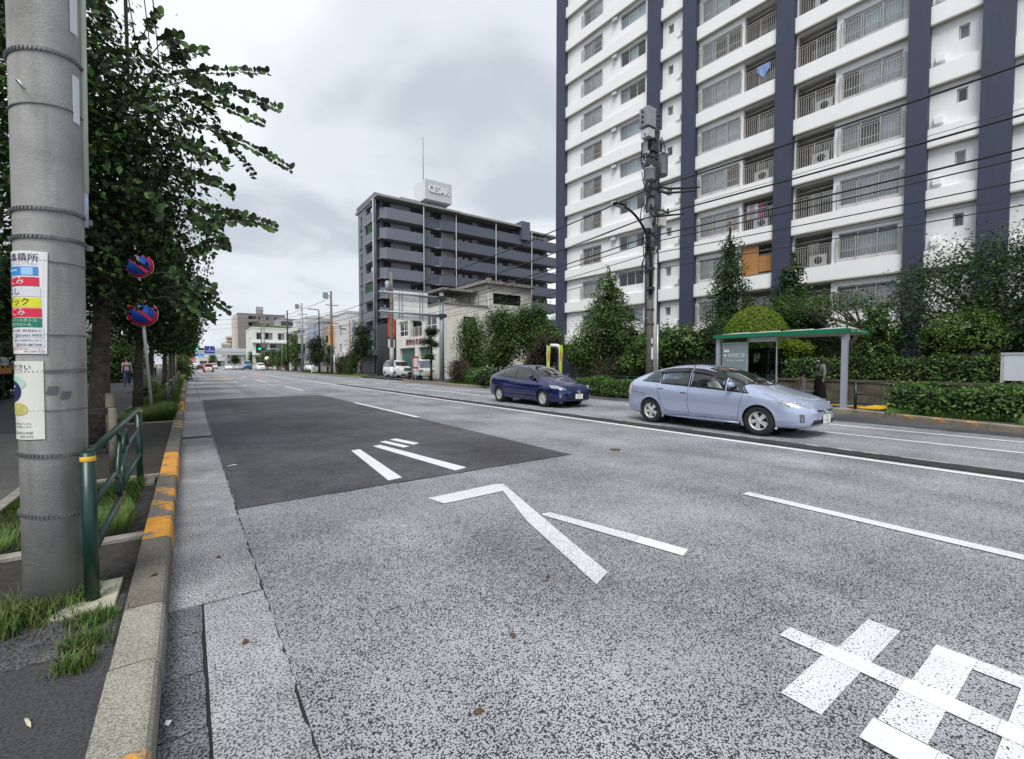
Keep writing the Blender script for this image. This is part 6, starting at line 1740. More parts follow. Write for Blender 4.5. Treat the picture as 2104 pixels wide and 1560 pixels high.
    for i in range(ns):
        w = 2*PI*i/ns + 0.3
        d = Vector((0, math.cos(w), math.sin(w))); b = Vector((0, -math.sin(w), math.cos(w)))
        wi, wo_ = (0.030, 0.052) if five else (0.013, 0.017)
        for sg in ((0,) if five else (-1, 1)):
            o_ = b*sg*0.024
            q = [d*0.04-b*wi+o_, d*0.04+b*wi+o_, d*(ro-.012)+b*wo_+o_, d*(ro-.012)-b*wo_+o_]
            X0, X1 = Vector((0.070,0,0)), Vector((0.035,0,0)); X2 = Vector((0.064,0,0))
            vs = [q[0]+X0,q[1]+X0,q[2]+X2,q[3]+X2,q[0]+X1,q[1]+X1,q[2]+X1,q[3]+X1]
            rm.add(vs, [(0,1,2,3),(0,4,5,1),(1,5,6,2),(2,6,7,3),(3,7,4,0)])
    rm.lathe([(0.055,0.03),(0.055,0.068),(0.03,0.074)], 16, axis='x')
    rm.lathe([(ro-.03,-0.02),(ro-.03,0.0)], 24, axis='x', mi=1)
    rmm = rm.mesh('rim', [RIM, RIMD])
    for a in axles:
        for s in (1, -1):
            w_ = bpy.data.objects.new('wheel', None); COL.objects.link(w_); w_.parent = t; w_.location = (s*(xw-tr/2), a, wr); w_.rotation_euler = (random.uniform(0,6), 0, 0 if s > 0 else PI)
            link('tyre', tym, w_); link('rim', rmm, w_)
    # lamps and front
    yf = tab[0][0]; yr = tab[-1][0]
    lm = lampm or LAMP
    def patch(fn, nu, nv, nm, mat, par, off=0.006, ring=None):
        mb = MB(); vs = [fn(i/nu, j/nv, off) for i in range(nu+1) for j in range(nv+1)]
        mb.add(vs, [(i*(nv+1)+j,(i+1)*(nv+1)+j,(i+1)*(nv+1)+j+1,i*(nv+1)+j+1) for i in range(nu) for j in range(nv)], 0, True)
        vs2 = [fn(i/nu, j/nv, -0.01) for i in range(nu+1) for j in range(nv+1)]
        return mb.build(nm, mat, par)
    zl0 = interp(tab, yf-0.2, 3); w0 = interp(tab, yf-0.2, 2)
    def hl(s):
        A = Vector((s*w0*.70, yf-.06, zl0-.02)); B = Vector((s*w0*.66, yf-.11, zl0-.10)); C_ = Vector((s*(w0+.07), yf-.62, zl0+.125)); D = Vector((s*(w0+.12), yf-.46, zl0-.0))
        def fn(u, v, off):
            p = (A*(1-u)+C_*u)*(1-v) + (B*(1-u)+D*u)*v
            return near_pt(p, off)
        return fn
    for s in (1, -1):
        h_ = patch(hl(s), 10, 5, 'headlight', lm, t)
        f0 = hl(s)
        for (u, v, r) in ((0.22,0.5,0.036),(0.45,0.45,0.042)):
            c = f0(u, v, 0.002); mb = MB(); mb.ell(c, (r, r*.6, r*.7), 12, 6); mb.build('lamp_lens', CHROME, h_)
        if detail:
            def fg(u, v, off, s=s): return near_pt(Vector((s*(w0*.82+.035*u-.015*v), yf-.17-.06*u, .50-.14*v)), off)
            g_ = patch(fg, 3, 4, 'fog_lamp', LAMPD, t); c = fg(.5,.72,.006); mb = MB(); mb.ell(c, (.022,.014,.026), 10, 6); mb.build('lamp_lens', LAMP, g_)
        if rear:
            def tl(u, v, off, s=s): return near_pt(Vector((s*(interp(tab,yr+.15,2)*1.0-.10*u), yr+.22-.18*u, interp(tab,yr+.15,3)-.02-.30*v)), off)
            patch(tl, 4, 5, 'tail_light', LAMPR if not detail else M('tail_clear', (0.62,0.50,0.50), 0.15, coat=1.0), t)
    def gr_(u, v, off): return near_pt(Vector(((2*u-1)*.36, yf+.1-.05*abs(2*u-1), zl0-.075-.065*v*(1-.4*abs(2*u-1)))), off)
    patch(gr_, 10, 2, 'upper_grille', PLASTB, t)
    def lg(u, v, off): return near_pt(Vector(((2*u-1)*(.50+.06*v), yf+.1-.06*abs(2*u-1), .385-.16*v)), off)
    patch(lg, 12, 4, 'lower_grille', PLASTB, t)
    if badge:
        mb = MB(); n = 18
        for r1, r2, ph in ((.065,.045,0),(.025,.038,0)):
            mb.tube([(r1*math.cos(2*PI*i/n), 0, r2*math.sin(2*PI*i/n)) for i in range(n)], 0.0075, 6, closed=True)
        mb.tube([(.05*math.cos(2*PI*i/n), 0, .022+.016*math.sin(2*PI*i/n)) for i in range(n)], 0.006, 6, closed=True)
        p = near_pt(Vector((0, yf+.2, zl0-.07)), 0.012); mb.build('emblem', CHROME, t, p)
    if plate:
        p = near_pt(Vector((0, yf+.3, .40)), 0.02)
        mb = MB(); mb.box((-.165,-.006,-.0825),(.165,.006,.0825)); po = mb.build('number_plate', PLATE, t, (0, p.y+.012, .40))
        tt = MB(); tt.text(plate[0], (0,.0075,.035), (-1,0,0), (0,0,1), .030); tt.text(plate[1], (.015,.0075,-.055), (-1,0,0), (0,0,1), .068); tt.build('lettering', PLATET, po)
    if detail:
        # door seams follow the body side
        for s in (1, -1):
            def seam(pts, nm='door_seam'):
                mb = MB(); q = []
                for (a, b) in zip(pts[:-1], pts[1:]):
                    for i in range(6):
                        y = a[0]+(b[0]-a[0])*i/6; z = a[1]+(b[1]-a[1])*i/6; q.append(side_pt(s, y, z, 0.0))
                mb.tube(q, 0.0045, 5); mb.build(nm, PLASTB, t)
            seam([(.98,.90),(.93,.6),(.88,.30),(-.25,.29)]); seam([(-.33,1.0),(-.31,.6),(-.27,.29)]); seam([(-.27,.29),(-.85,.30),(-1.02,.46),(-1.14,.75),(-1.22,1.03)])
            seam([(1.35,.89),(1.62,.80),(1.95,.60)]); seam([(-1.55,.74),(-1.8,.76),(-2.1,.80)])
            for y, z in ((-.48+.05,.83),(-1.18+.1,.90)):
                c = side_pt(s, y, z, 0.012); mb = MB(); mb.ell(c, (.018,.095,.018), 12, 8); mb.build('door_handle', pm if not visor else CHROME, t)
            mb = MB(); c = side_pt(s, .72, .98, .14); mb.ell((c.x-s*.01, c.y+.02, c.z+.01), (.115,.062,.066), 16, 10, 0, lambda p: Vector([math.copysign(abs(q)**.7, q) for q in p])*.92); mr = mb.build('mirror', pm, t)
            mb = MB(); mb.tube([side_pt(s,.74,.93,-.01), (c.x-s*.02, c.y+.02, c.z-.04)], .026, 8); mb.build('mirror_arm', PLASTB, mr)
            mb = MB(); q = [side_pt(s, y, .235, .006) for y in (0.9,.4,0,-.4,-.9)]; mb.tube(q, .02, 6); mb.build('side_sill', pm, t)
            if visor:
                for (ya, yb) in ((.52,-.30),(-.40,-1.20)):
                    mb = MB(); vs = []
                    for i in range(9):
                        y = ya+(yb-ya)*i/8; zt_ = Zl(y)+(Zt(y)-Zl(y))*.80; zb_ = zt_-.085
                        vs += [side_pt(s,y,zt_,.008), side_pt(s,y,zb_,.035)]
                    mb.add(vs, [(2*i,2*i+2,2*i+3,2*i+1) for i in range(8)], 0, True); mb.build('wind_visor', FRIT, t)
                mb = MB(); c = side_pt(s, -.33, 1.42, .012); mb.obox(c, (.01,.03,.05)); mb.build('visor_clip', CHROME, t)
            tt = MB(); c = side_pt(s, 1.12, .80, .004)
            tt.text('HYBRID', (c.x+s*.003, c.y, c.z), (0, -s*-1 if False else s, 0), (0,0,1), .022); tt.build('lettering', CHROME, t)
        mb = MB(); mb.tube([top_pt(.45,.99,.012), top_pt(-.15,.93,.016)], .010, 5); mb.tube([top_pt(-.5,.96,.012), top_pt(.1,.97,.016)], .010, 5); mb.build('wiper', PLASTB, t)
        mb = MB(); mb.tube([top_pt(0,-1.2,0), top_pt(0,-1.32,.10)], [.012,.004], 6); mb.build('antenna', PLASTB, t)
    # cabin
    cb = MB(); zf = 0.42; cb.box((-.68,-1.6,.25),(.68,1.0,zf)); cb.box((-.66,.62,zf),(.66,1.0,.88)); cb.build('cabin_floor', PLASTB, t)
    sm = MB(); sm.box((-.23,-.25,.42),(.23,.25,.60)); sm.obox((0,-.27,.86),(.46,.14,.62),Matrix.Rotation(R(-14),3,'X')); sm.obox((0,-.36,1.22),(.24,.08,.17),Matrix.Rotation(R(-10),3,'X')); sme = sm.mesh('seat', SEATM)
    for x in (.36,-.36): link('seat', sme, t, (x,.02,0))
    rs = MB(); rs.box((-.62,-.25,.42),(.62,.2,.58)); rs.obox((0,-.28,.82),(1.22,.14,.56),Matrix.Rotation(R(-16),3,'X')); rs.build('rear_seat', SEATM, t, (0,-.98,0))
    mb = MB(); n=20; c = Vector((.36, .50, .93)); mb.tube([c+Vector((.18*math.cos(2*PI*i/n), -.07*math.sin(2*PI*i/n), .16*math.sin(2*PI*i/n))) for i in range(n)], .014, 6, closed=True); mb.build('steering_wheel', PLASTB, t)
    return t
PR_SIDE = [(1.10,.61,.06,.86,(-.20,-.02)),(.58,-.31,.06,.84,(-.03,0)),(-.33,-1.10,.06,.84,(0,-.06)),(-1.13,-1.70,.10,.80,(-.02,.24))]
PR_SH = [(1.20,.14,.26,.10,.72,.52),(-1.05,-1.86,.02,.04,.46,.52)]
AX = (1.31,-1.39)
SILV = paint('paint_ice_blue', (0.43,0.49,0.67), 0.4, 0.24)
NAVYP = paint('paint_navy', (0.004,0.012,0.085), 0.25, 0.2)
silver = car('hatchback', 'pale silver blue hatchback with driver in a mask, nearest car on the road', (10.47, 5.97, 0.0), PI, PRIUS, SILV, AX, plate=('江東 531','12-45'), visor=True, side=PR_SIDE, shield=PR_SH, five=True)
navy = car('hatchback', 'dark blue hatchback driving behind the pale silver blue one', (10.82, 13.45, 0.0), PI, PRIUS, NAVYP, AX, plate=('品川 530','5-11'), side=PR_SIDE, shield=PR_SH, five=False, glass=CGLASSD)
VAN_SIDE = [(1.35,1.05,.08,.55,(-.16,-.02)),(.95,0.0,.08,.80,(-.22,0)),(-.1,-1.0,.08,.80,(0,0)),(-1.1,-1.95,.08,.80,(0,.06))]
VAN_SH = [(1.50,.72,.22,.10,.70,.60), None]
WHP = paint('paint_white', (0.72,0.73,0.74), 0.0, 0.3)
car('minivan', 'white minivan parked in front of the green roller shutter', (17.35, 44.2, 0.14), PI, VAN, WHP, (1.40,-1.40), side=VAN_SIDE, shield=VAN_SH, level=2, five=False, detail=False, badge=False, plate=('足立 501','34-56'), glass=CGLASSD, cat='minivan')
KEI_SIDE = [(.80,0.0,.08,.80,(-.15,0)),(-.1,-.95,.08,.80,(0,0))]
KEI_SH = [(1.10,.52,.2,.08,.58,.5), None]
far = [('small_car', 'red and white small car driving away up the road', (2.98, 99, 0), 0, KEI, paint('paint_red', (0.38,0.03,0.04), 0.1), (1.15,-1.10), KEI_SIDE, KEI_SH),
       ('white_car', 'white car coming down the road left of the silver one far away', (8.4, 135, 0), PI, PRIUS, WHP, AX, PR_SIDE, PR_SH),
       ('silver_car', 'silver grey car coming down the road beside a blue van', (9.9, 126, 0), PI, PRIUS, paint('paint_silver', (0.32,0.34,0.36), 0.5), AX, PR_SIDE, PR_SH),
       ('blue_van', 'tall blue van stopped at the far right kerb', (12.7, 138, 0), PI, VAN, paint('paint_teal_blue', (0.02,0.10,0.20), 0.2), (1.40,-1.40), VAN_SIDE, VAN_SH),
       ('white_van', 'white van waiting at the right kerb near the round sign', (13.4, 117, 0), PI, VAN, WHP, (1.40,-1.40), VAN_SIDE, VAN_SH),
       ('white_van', 'white box van at the far left of the road by the trees', (1.0, 150, 0), R(25), VAN, WHP, (1.40,-1.40), VAN_SIDE, VAN_SH),
       ('dark_car', 'dark car ahead of the red and white small car', (2.6, 150, 0), 0, PRIUS, paint('paint_dark_red', (0.06,0.01,0.015), 0.2), AX, PR_SIDE, PR_SH),
       ('cream_car', 'cream coloured car far up the middle of the road', (6.3, 160, 0), PI, VAN, paint('paint_cream', (0.55,0.54,0.46), 0.0), (1.40,-1.40), VAN_SIDE, VAN_SH)]
for (nm, lab, loc, rz, tab, pm, ax, sd_, sh_) in far:
    t = car(nm, lab, loc, rz, tab, pm, ax, side=sd_, shield=sh_, level=2, detail=False, badge=False, five=False, glass=CGLASSD, cat='van' if 'van' in nm else 'car')
    if nm == 'blue_van': t.scale = (1.1,1.1,1.35)
    if nm == 'small_car':
        pt = MB().box((-.52,-1.74,.34),(.52,-1.55,.98)); pt.build('tailgate', WHP, t)
        MB().box((-.50,-1.70,1.04),(.50,-1.50,1.42)).build('rear_window', FRIT, t)
        MB().box((-.2,-1.78,.55),(.2,-1.741,.72)).build('number_plate', YELLOW, t)
# dark car parked under the office, and the small truck with a green bed
car('parked_car', 'white and black car parked nose out before the pale grey office', (17.6, 84.5, 0.14), R(150), VAN, WHP, (1.40,-1.40), side=VAN_SIDE, shield=VAN_SH, level=2, detail=False, badge=False, five=False, glass=CGLASSD)
kt = thing('small_truck', 'small white truck with a green open bed parked by the workshop', 'truck', (16.9, 38.0, 0.14), PI)
mb = MB(); cab = [(1.65,.35),(1.68,.75),(1.55,.98),(1.05,1.70),(.95,1.76),(.25,1.76),(.20,1.70),(.20,.35)]
mb.prism(cab, 1.40, lambda y, z, tt: (-.70+tt, y, z)); mb.build('cab', WHP, kt, bevel=0.03)
mb = MB(); mb.add([(-.62,1.53,1.02),(.62,1.53,1.02),(.56,1.10,1.64),(-.56,1.10,1.64)], [(0,1,2,3)]); mb.xf(Matrix.Translation((0,.012,.008))); mb.build('windscreen', M('glass_sky', (0.10,0.14,0.17), 0.05, coat=1.0), kt)
for s in (1,-1):
    mb = MB(); mb.add([(s*.708,1.30,1.0),(s*.708,.34,1.0),(s*.708,.34,1.62),(s*.708,1.02,1.62)], [(0,1,2,3)]); mb.build('side_window', FRIT, kt)
    mb = MB(); mb.obox((s*.5,1.66,.78),(.26,.06,.12)); mb.build('headlight', LAMPD, kt)
    mb = MB(); mb.obox((s*.80,1.25,1.15),(.08,.05,.2)); mb.build('mirror', PLASTB, kt)
mb = MB(); mb.box((-.70,1.64,.36),(.70,1.72,.55)); mb.build('bumper', WHP, kt)
mb = MB(); mb.box((-.2,1.721,.40),(.2,1.73,.54)); mb.build('number_plate', YELLOW, kt)
mb = MB(); mb.box((-.70,-1.70,.66),(.70,.15,.72)); mb.build('bed_floor', WHP, kt)
GB = M('bed_green', (0.012,0.085,0.05), 0.6)
for s in (1,-1): MB().box((s*.68,-1.70,.72),(s*.72,.15,1.0)).build('bed_side', GB, kt)
MB().box((-.68,-1.72,.72),(.68,-1.68,1.0)).build('tailgate', GB, kt); MB().box((-.68,.10,.72),(.68,.16,1.15)).build('bed_front', GB, kt)
MB().box((-.35,-1.6,.42),(.35,1.0,.62)).build('chassis', PLASTB, kt)
mb = MB(); mb.lathe([(.16,-.07),(.26,-.07),(.27,-.03),(.27,.03),(.26,.07),(.16,.07)], 24, axis='x'); wm = mb.mesh('wheel', [TYRE]); mb = MB(); mb.lathe([(.17,.0),(.17,.075),(.08,.06)], 20, axis='x'); rmm2 = mb.mesh('rim', [RIM])
for y in (1.05,-1.0):
    for s in (1,-1):
        w_ = link('wheel', wm, kt, (s*.62,y,.27), 0 if s > 0 else PI); link('rim', rmm2, w_)
# ================================================================== PEOPLE
def skin(name, pts, edges, rad, mat, parent=None, root=0, lv=2, extra=None):
    me = bpy.data.meshes.new('tmp'); me.from_pydata(pts, edges, [])
    o = bpy.data.objects.new('tmp', me); COL.objects.link(o)
    o.modifiers.new('k', 'SKIN'); s = o.modifiers.new('s', 'SUBSURF'); s.levels = lv; s.render_levels = lv
    for i, v in enumerate(me.skin_vertices[0].data):
        r = rad[i]; v.radius = (r, r) if isinstance(r, (int, float)) else r; v.use_root = (i == root)
    dg = bpy.context.evaluated_depsgraph_get(); out = bpy.data.meshes.new_from_object(o.evaluated_get(dg))
    bpy.data.objects.remove(o); bpy.data.meshes.remove(me)
    if extra:
        bm = bmesh.new(); bm.from_mesh(out)
        for mb in extra:
            m2 = mb.mesh('tmp', []); bm.from_mesh(m2); bpy.data.meshes.remove(m2)
        bm.to_mesh(out); bm.free()
    out.name = name; out.materials.clear(); out.materials.append(mat)
    for p in out.polygons: p.use_smooth = True; p.material_index = 0
    return link(name, out, parent)
SKIN = M('skin', (0.50,0.33,0.25), 0.55, var=.06); HAIR = M('hair_black', (0.012,0.010,0.009), 0.45, var=.2)
def person(label, loc, rz, h, shirt, legs, pose='stand', skirt=None, hair='short', mask=None, pack=None, jacket=None, lift=(0.1,-0.1), stride=0.0, shoes=None, print_=None, arm=None, trousers=True, hold=None):
    k = h/1.70
    t = thing('person', label, 'person', loc, rz)
    V = lambda x, y, z: (x*k, y*k, z*k)
    sit = pose == 'sit'
    hz = .52 if sit else .92
    z0 = hz-.92
    pel = V(0,0,hz); 
    pts = [pel, V(0,.01,1.12+z0), V(0,0,1.32+z0), V(0,.01,1.42+z0), V(0,.02,1.50+z0), V(0,.03,1.585+z0), V(0,.03,1.66+z0)]
    rad = [.12*k,.105*k,.115*k,.055*k,.048*k,.082*k,.062*k]
    ed = [(0,1),(1,2),(2,3),(3,4),(4,5),(5,6)]
    arms = {}; legsj = {}
    for s in (1, -1):
        a = (arm or {}).get(s, ((.20*s,-.01,1.14),(.23*s,.05,.90)))
        sh_ = V(.155*s,0,1.37+z0); el = V(a[0][0],a[0][1],a[0][2]+z0); wr_ = V(a[1][0],a[1][1],a[1][2]+z0)
        b = len(pts); pts += [sh_, el, wr_]; rad += [.052*k,.040*k,.028*k]; ed += [(2,b),(b,b+1),(b+1,b+2)]
        arms[s] = (sh_, el, wr_)
        st = stride*s
        if sit: hip, kn, an = V(.09*s,0,hz-.02), V(.10*s,.42,hz-.02), V(.10*s,.40,.09)
        else: hip, kn, an = V(.085*s,0,.88), V(.09*s,.5*st+.03*abs(st)*2,.49), V(.09*s,st-.02,.09+(.05 if st < -.05 else 0))
        b = len(pts); pts += [hip, kn, an]; rad += [.082*k,.056*k,.040*k]; ed += [(0,b),(b,b+1),(b+1,b+2)]
        legsj[s] = (hip, kn, an)
    hands = []
    for s in (1, -1):
        _, el, w = arms[s]; d = (Vector(w)-Vector(el)).normalized(); side = d.cross(Vector((s,0,0)));  side = Vector((0,1,0)) if side.length < .2 else side.normalized()
        mb = MB(); w = Vector(w); pm = w+d*.05*k; mb.ell(pm, (.022*k,.040*k,.05*k), 10, 6)
        for i in range(4):
            o_ = side*(-.03+.02*i)*k; L = (.062,.072,.068,.052)[i]*k
            mb.tube([pm+d*.035*k+o_, pm+d*(.035*k+L*.5)+o_+Vector((-s*.004*k,0,0)), pm+d*(.035*k+L)+o_+Vector((-s*.016*k,0,0))], [.010*k,.009*k,.007*k], 6)
        mb.tube([pm-d*.01*k+side*.035*k, pm+d*.02*k+side*.06*k, pm+d*.05*k+side*.062*k], [.011*k,.010*k,.008*k], 6); hands.append(mb)
    hc = Vector(V(0,.035,1.60+z0))
    face = MB(); face.ell(hc+Vector(V(0,.085,-.025)), (.014*k,.020*k,.022*k), 8, 6)
    for s in (1,-1): face.ell(hc+Vector(V(.078*s,0,-.02)), (.012*k,.02*k,.03*k), 8, 6)
    body = skin('body', pts, ed, rad, SKIN, t, 0, 2, hands+[face])
    eyes = MB()
    for s in (1,-1): eyes.ell(hc+Vector(V(.03*s,.079,0)), (.010*k,.006*k,.007*k), 8, 5)
    eyes.build('eyes', HAIR, t)
    mo = MB(); mo.ell(hc+Vector(V(0,.078,-.062)), (.022*k,.008*k,.006*k), 8, 5); mo.build('mouth', M('lips', (0.35,0.14,0.12), .5), t)
    if mask:
        mb = MB(); mb.ell(hc+Vector(V(0,.052,-.048)), (.068*k,.052*k,.045*k), 14, 8); mb.build('face_mask', M('mask_'+label[:6], mask, .8), t)
    hb = MB(); hb.ell(hc+Vector(V(0,-.018,.022)), (.092*k,.098*k,.090*k), 16, 10, 0, None)
    if hair == 'long':
        hb.ell(hc+Vector(V(0,-.055,-.10)), (.088*k,.055*k,.17*k), 14, 10)
        for s in (1,-1): hb.ell(hc+Vector(V(.075*s,.0,-.07)), (.025*k,.045*k,.12*k), 10, 8)
    hb.build('hair', HAIR, t)
    sp, sr, se = [], [], []
    if jacket: pass
    def torso(name, mat, g, sleeve):
        pts = [V(0,0,.90+z0), V(0,.01,1.12+z0), V(0,0,1.33+z0), V(0,.01,1.43+z0)]; rad = [.135*k+g,.122*k+g,.128*k+g,.066*k+g*.5]; ed = [(0,1),(1,2),(2,3)]
        for s in (1,-1):
            a, e_, w = [Vector(q) for q in arms[s]]
            b = len(pts); pts.append(tuple(a)); rad.append(.064*k+g); ed.append((2,b))
            if sleeve == 'short': pts.append(tuple(a.lerp(e_, .75))); rad.append(.058*k+g); ed.append((b,b+1))
            else: pts += [tuple(e_), tuple(e_.lerp(w,.9))]; rad += [.052*k+g,.042*k+g]; ed += [(b,b+1),(b+1,b+2)]
        return skin(name, pts, ed, rad, mat, t, 0, 2)
    to = torso('shirt', shirt, 0.0, 'short' if not jacket else 'short')
    if jacket: torso('jacket', jacket, .012, 'long')
    if print_:
        mb = MB(); mb.box((-.085*k,.135*k,(1.20+z0)*k),(.085*k,.150*k,(1.32+z0)*k)); mb.build('shirt_print', print_, t)
    if skirt:
        mb = MB(); mb.lathe([(.135*k,1.0*k),(.16*k,.85*k),(.20*k,.5*k),(.235*k,.16*k),(.225*k,.15*k)], 20); mb.build('skirt', skirt, t)
    elif trousers:
        pts = [V(0,0,hz+.04)]; rad = [.135*k]; ed = []
        for s in (1,-1):
            a, b_, c = [Vector(q) for q in legsj[s]]; b = len(pts)
            pts += [tuple(a), tuple(b_), tuple(c+Vector((0,0,.0)))]; rad += [.098*k,.078*k,.066*k]; ed += [(0,b),(b,b+1),(b+1,b+2)]
        skin('trousers', pts, ed, rad, legs, t, 0, 2)
    for s in (1,-1):
        an = Vector(legsj[s][2]); mb = MB(); mb.ell(an+Vector(V(0,.06,-.045)), (.045*k,.125*k,.045*k), 12, 8); mb.build('shoe', shoes or HAIR, t)
    if pack:
        mb = MB(); mb.box((-.15*k,-.30*k,(1.0+z0)*k),(.15*k,-.13*k,(1.42+z0)*k)); p = mb.build('backpack', pack, t, bevel=.03)
        for s in (1,-1):
            mb = MB(); mb.tube([V(.10*s,-.14,1.40+z0), V(.10*s,0,1.475+z0), V(.11*s,.13,1.38+z0), V(.13*s,.12,1.15+z0), V(.15*s,-.1,1.05+z0)], .018*k, 6); mb.build('strap', pack, t)
    return t
CW = M('cloth_white', (0.68,0.68,0.69), .9, var=.04); CK = M('cloth_black', (0.018,0.018,0.02), .9); CN = M('cloth_navy', (0.02,0.025,0.05), .9); DEN = M('denim', (0.05,0.075,0.16), .9, var=.3, vs=12); CGR = M('cloth_sage', (0.30,0.38,0.29), .9); CGY = M('cloth_grey', (0.42,0.43,0.46), .9); CBE = M('cloth_beige', (0.45,0.42,0.40), .9)
person('woman in a sage green jacket and long black skirt standing at the bus stop', (18.45,6.78,.14), R(62), 1.60, CW, CK, skirt=CK, hair='long', mask=(0.62,0.50,0.50), jacket=CGR, print_=M('print_dark', (0.16,0.06,0.05), .8), pack=CK)
person('girl in a navy top with long dark hair beside the woman at the stop', (18.25,7.25,.14), R(35), 1.36, CN, CBE, hair='long', arm={1:((.17,.02,1.12),(.10,.22,1.02)), -1:((-.17,.02,1.12),(-.10,.24,1.02))})
person('person in a grey top seated behind the glass of the bus shelter', (17.42,7.95,.14), R(90), 1.62, CGY, CN, pose='sit', hair='short', arm={1:((.20,.06,1.14),(.12,.28,1.0)), -1:((-.20,.06,1.14),(-.12,.28,1.0))})
person('man in a white printed T-shirt and jeans walking towards us with a backpack', (-3.1,36.9,.135), PI, 1.74, CW, DEN, hair='short', pack=CN, stride=.22, print_=M('print_red', (0.55,0.08,0.06), .8))
person('person in a white top and black trousers walking away on the left pavement', (-2.95,62,.135), 0, 1.66, CW, CK, hair='short', stride=.2)
person('person in dark clothes standing by the green awning of the corner shop', (15.9,66.5,.14), R(120), 1.68, CK, CK, hair='short', pack=CW)
person('person in a red top standing behind the far green rail by the round tree', (17.2,55.5,.14), R(120), 1.6, M('cloth_red', (0.4,0.06,0.05), .9), CK, hair='short')
# the driver, seated in the silver blue car (right-hand drive, car faces us)
drv = person('driver in a white shirt and face mask at the wheel of the silver blue car', (10.47-.36, 5.97-.02, .12), PI, 1.62, CW, CK, pose='sit', hair='short', mask=(0.66,0.68,0.70), arm={1:((.22,.16,1.12),(.14,.42,1.16)), -1:((-.22,.16,1.12),(-.14,.42,1.16))})
# ================================================================== TREES, LEFT ROW
LG = 'street trees along the left kerb'
DK = [LF_D, LF_M, LF_L]
def near_cut(P):
    # a gap in the foliage between the branches, in front of the round signs
    dy = P[:,1]+1.0
    a = ((P[:,0]-.67+.061*dy)/.24)**2 + ((P[:,2]-2.85-.161*dy)/.25)**2
    b = ((P[:,0]-.70+.057*dy)/.24)**2 + ((P[:,2]-2.08-.085*dy)/.16)**2
    far_ = np.abs(dy) > 3.4
    return ((a > 1) & (b > 1)) | far_
t1 = tree('street_tree', 'large dark leafed street tree behind the grey pole, leaning over the road', (-1.22,10.0,.12), 3.2, .13,
     [(-.35,-.5,6.2,.9,1.4,.9),(.25,-.9,5.2,1.25,1.6,.95,1.3),(.2,-.8,4.2,1.2,1.7,.9,1.4),(.05,-.4,3.2,1.15,1.6,.8,1.3),(-.3,.6,4.8,1.4,1.5,1.6),(.4,1.2,3.2,.95,1.3,.9),(-.65,-.2,7.2,.8,1.2,.9),(.15,-.2,2.75,1.0,1.3,.45)],
     27000, .10, DK, (0.70,0.26,0.04), TRUNK, (.15,-.2), LG, .20, 3, .62, shell=.35, cut=near_cut, core=0)
# individual leaves on the sprays that stick out over the road
lm_ = MB(); lm_.add([(0,0,0),(.034,.024,.007),(.043,.06,.008),(.027,.10,.004),(0,.118,0),(-.027,.10,.004),(-.043,.06,.008),(-.034,.024,.007),(0,.05,-.002)], [(0,1,8),(1,2,8),(2,3,8),(3,4,8),(4,5,8),(5,6,8),(6,7,8),(7,0,8)], 0, True)
leafm = [lm_.mesh('leaf', m) for m in (LF_D, LF_M, LF_L)]
SPR = [((-.22,8.1,5.69),(.32,7.6,5.78)),((-.23,8.1,5.49),(1.05,7.6,5.77)),((.05,8.1,5.55),(1.2,7.6,5.27)),((-.07,8.1,5.34),(.99,7.6,4.99)),((-.02,8.1,5.02),(1.34,7.6,4.42)),((-.08,8.1,4.66),(.52,7.6,4.27)),((-.15,8.1,4.24),(.58,7.6,3.92)),((.01,8.1,3.79),(1.13,7.6,3.51)),((.01,8.1,3.66),(.5,7.6,3.14)),((-.22,8.1,5.96),(.03,7.6,5.81)),((-.37,8.1,6.09),(-.2,7.6,6.06)),((.12,8.1,3.47),(.81,7.6,3.57)),((.06,8.1,3.11),(.48,7.6,3.2)),((-.29,8.1,2.79),(.35,7.6,2.51)),((-.13,8.1,2.6),(.49,7.6,2.25)),((-.24,8.1,2.45),(.31,7.6,2.1)),((-.42,8.1,3.84),(-.25,7.6,3.41)),((-.73,8.1,6.07),(-.86,7.6,5.82)),((-.65,8.1,5.02),(-.22,7.6,4.8)),((-.68,8.1,3.91),(-.35,7.6,3.71))]
rr = random.Random(17); off = Vector((-1.22,10.0,.12)); placed = []; nl = 0
mbt = MB(); extraP, extraN = [], []
for (a, b) in SPR:
    a, b = Vector(a)-off, Vector(b)-off; root_ = a + (a-b)*.15 + Vector((-.1,.3,-.05)); mid = a.lerp(b, .5)+Vector((0,0,.10))
    q = [root_, a, mid, b]; mbt.tube(q, [.008,.007,.005,.003], 5)
    L = (b-a).length; n = int(L/.07)+3
    d = (b-a).normalized(); sd_ = d.cross(Vector((0,0,1))).normalized()
    for sub in range(3):
        if sub:
            s0 = a.lerp(b, rr.uniform(.0,.45)); e0 = s0 + (d*rr.uniform(.3,.6)+Vector((rr.uniform(-.1,.1),rr.uniform(-.3,.3),rr.uniform(-.45,.1))))*L*.55
            m0 = s0.lerp(e0,.5)+Vector((0,0,.05)); mbt.tube([s0,m0,e0],[.006,.004,.002],4); nn = int((e0-s0).length/.065)+2
        else: s0, m0, e0, nn = a, mid, b, n
        for i in range(nn):
            u = (i+.5)/nn; p = s0*(1-u)**2+m0*2*u*(1-u)+e0*u*u
            for s in (1,-1):
                placed.append((p, (d*.45+Vector((0,.15,1))*s*.8+sd_*rr.uniform(-.5,.5)+Vector((rr.uniform(-.15,.15),0,rr.uniform(-.1,.25)))).normalized(), rr.uniform(.75,1.15), sub))
mbt.build('twig', TRUNK, t1)
rr.shuffle(placed); placed.sort(key=lambda z: z[3])
